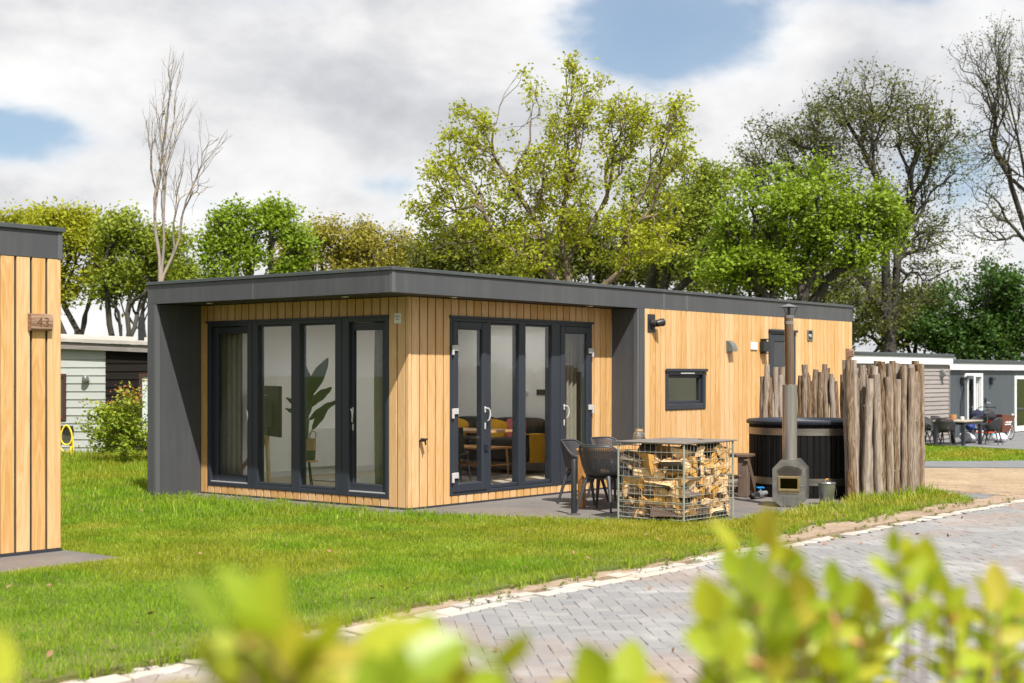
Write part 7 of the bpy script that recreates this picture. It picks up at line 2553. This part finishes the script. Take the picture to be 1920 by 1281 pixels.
leaf_meshes = [beech_leaf_mesh(k) for k in range(7)]
hr = random.Random(77)
leafs = []
for (tx, ty, tz_, bx, by, bz, n) in SHOOTS:
    T_, B_ = Vector((tx, ty, tz_)), Vector((bx, by, bz))
    D_ = T_ - B_
    L_ = D_.length
    pts = [B_ + D_ * t + Vector((0, 0, 0.10 * L_ * (t - t * t))) + Vector((hr.gauss(0, 0.006), hr.gauss(0, 0.006), 0)) * (1 if 0 < t < 1 else 0) for t in (0, 0.25, 0.5, 0.75, 0.97)]
    MB().tube([p - HO for p in pts], [0.0030, 0.0026, 0.0022, 0.0017, 0.0010], 6).build('twig', 'twig_bark', hedge, 60)
    side = 1
    for i in range(n):
        t = 0.99 - 0.060 * i * (0.32 / max(L_, 0.15)) * 1.1
        if t < 0.02:
            break
        k = min(3, int(t / 0.25))
        p = pts[k].lerp(pts[k + 1], min(1.0, (t - 0.25 * k) / 0.25))
        d = (pts[k + 1] - pts[k]).normalized()
        s = d.cross(Vector((F2[0], F2[1], 0.25))).normalized() * side
        side = -side
        out = (d * (1.0 if i == 0 else 0.75) + s * (0.15 if i == 0 else 0.85) + Vector((hr.gauss(0, 0.22), hr.gauss(0, 0.22), hr.gauss(0, 0.18)))).normalized()
        nrm = (Vector((-F2[0], -F2[1], 0.0)) * hr.uniform(0.2, 1.0) + Vector((0, 0, 1)) * hr.uniform(0.3, 1.1) + Vector((hr.gauss(0, 0.35), hr.gauss(0, 0.35), 0)))
        nrm = (nrm - out * nrm.dot(out)).normalized()
        yv = nrm.cross(out)
        M = Matrix((out, yv, nrm)).transposed().to_4x4()
        ln = hr.uniform(0.034, 0.056) * (1.2 if i == 0 else 1.0) * (1.25 if L_ < 0.13 else 1.0)
        leafs.append((p, M, ln, hr.randrange(7), k))
    if hr.random() < 0.5:
        p = pts[3]
        e = Vector((hr.gauss(0, 1), hr.gauss(0, 1), 0.5)).normalized()
        MB().tube([p - HO, p - HO + e * 0.012, p - HO + e * 0.026], [0.003, 0.0045, 0.001], 6).build('bud', 'bud_scale', hedge, 60)


def leaf_seen(it):
    c = it[0] + it[1] @ Vector((0.5 * it[2], 0, 0))
    u, v, d = view(c.x, c.y, c.z)
    return (0 if (-60 < u < 1980 and v < 1330) else 1, d)


leafs.sort(key=leaf_seen)
print('hedge leaves', len(leafs))
rest = MB()
for i, (p, M, ln, k, seg) in enumerate(leafs):
    if i < 300:
        o = link_mesh('leaf', leaf_meshes[k], hedge)
        o.matrix_local = Matrix.Translation(p - HO) @ M @ Matrix.Scale(ln, 4)
    else:
        MM = Matrix.Translation(p - HO) @ M @ Matrix.Scale(ln, 4)
        rest.add([tuple(MM @ v.co) for v in leaf_meshes[k].vertices], [tuple(q.vertices) for q in leaf_meshes[k].polygons])
if rest.v:
    ro = rest.build('more_leaves', 'leaf_beech', hedge, 179, False)
    ro['kind'] = 'stuff'
# body of the hedge below the picture, down to the ground
nb_ = 5200
hx = nprng.uniform(-13.6, -7.6, nb_)
hy = -11.15 + nprng.normal(0, 0.20, nb_)
hz = nprng.uniform(0.08, 1.12, nb_)
P = np.c_[hx - HO.x, hy - HO.y, hz]
Vq, Fq = leaf_quads(P, nprng.uniform(0.05, 0.085, nb_), 0.6, 0.5, 19)
ho_ = link_mesh('inner_foliage', np_mesh('inner_foliage', Vq, Fq, 4, 'leaf_beech', {'rnd': nprng.random(nb_)}), hedge)
ho_['kind'] = 'stuff'
for k in range(14):
    x0 = -13.4 + k * 0.43
    MB().tube([(x0 - HO.x, 0.0, -0.05), (x0 - HO.x + hr.gauss(0, 0.03), hr.gauss(0, 0.03), 0.5), (x0 - HO.x + hr.gauss(0, 0.06), hr.gauss(0, 0.06), 1.15)], [0.018, 0.013, 0.006], 7).build('stem', 'twig_bark', hedge, 60)
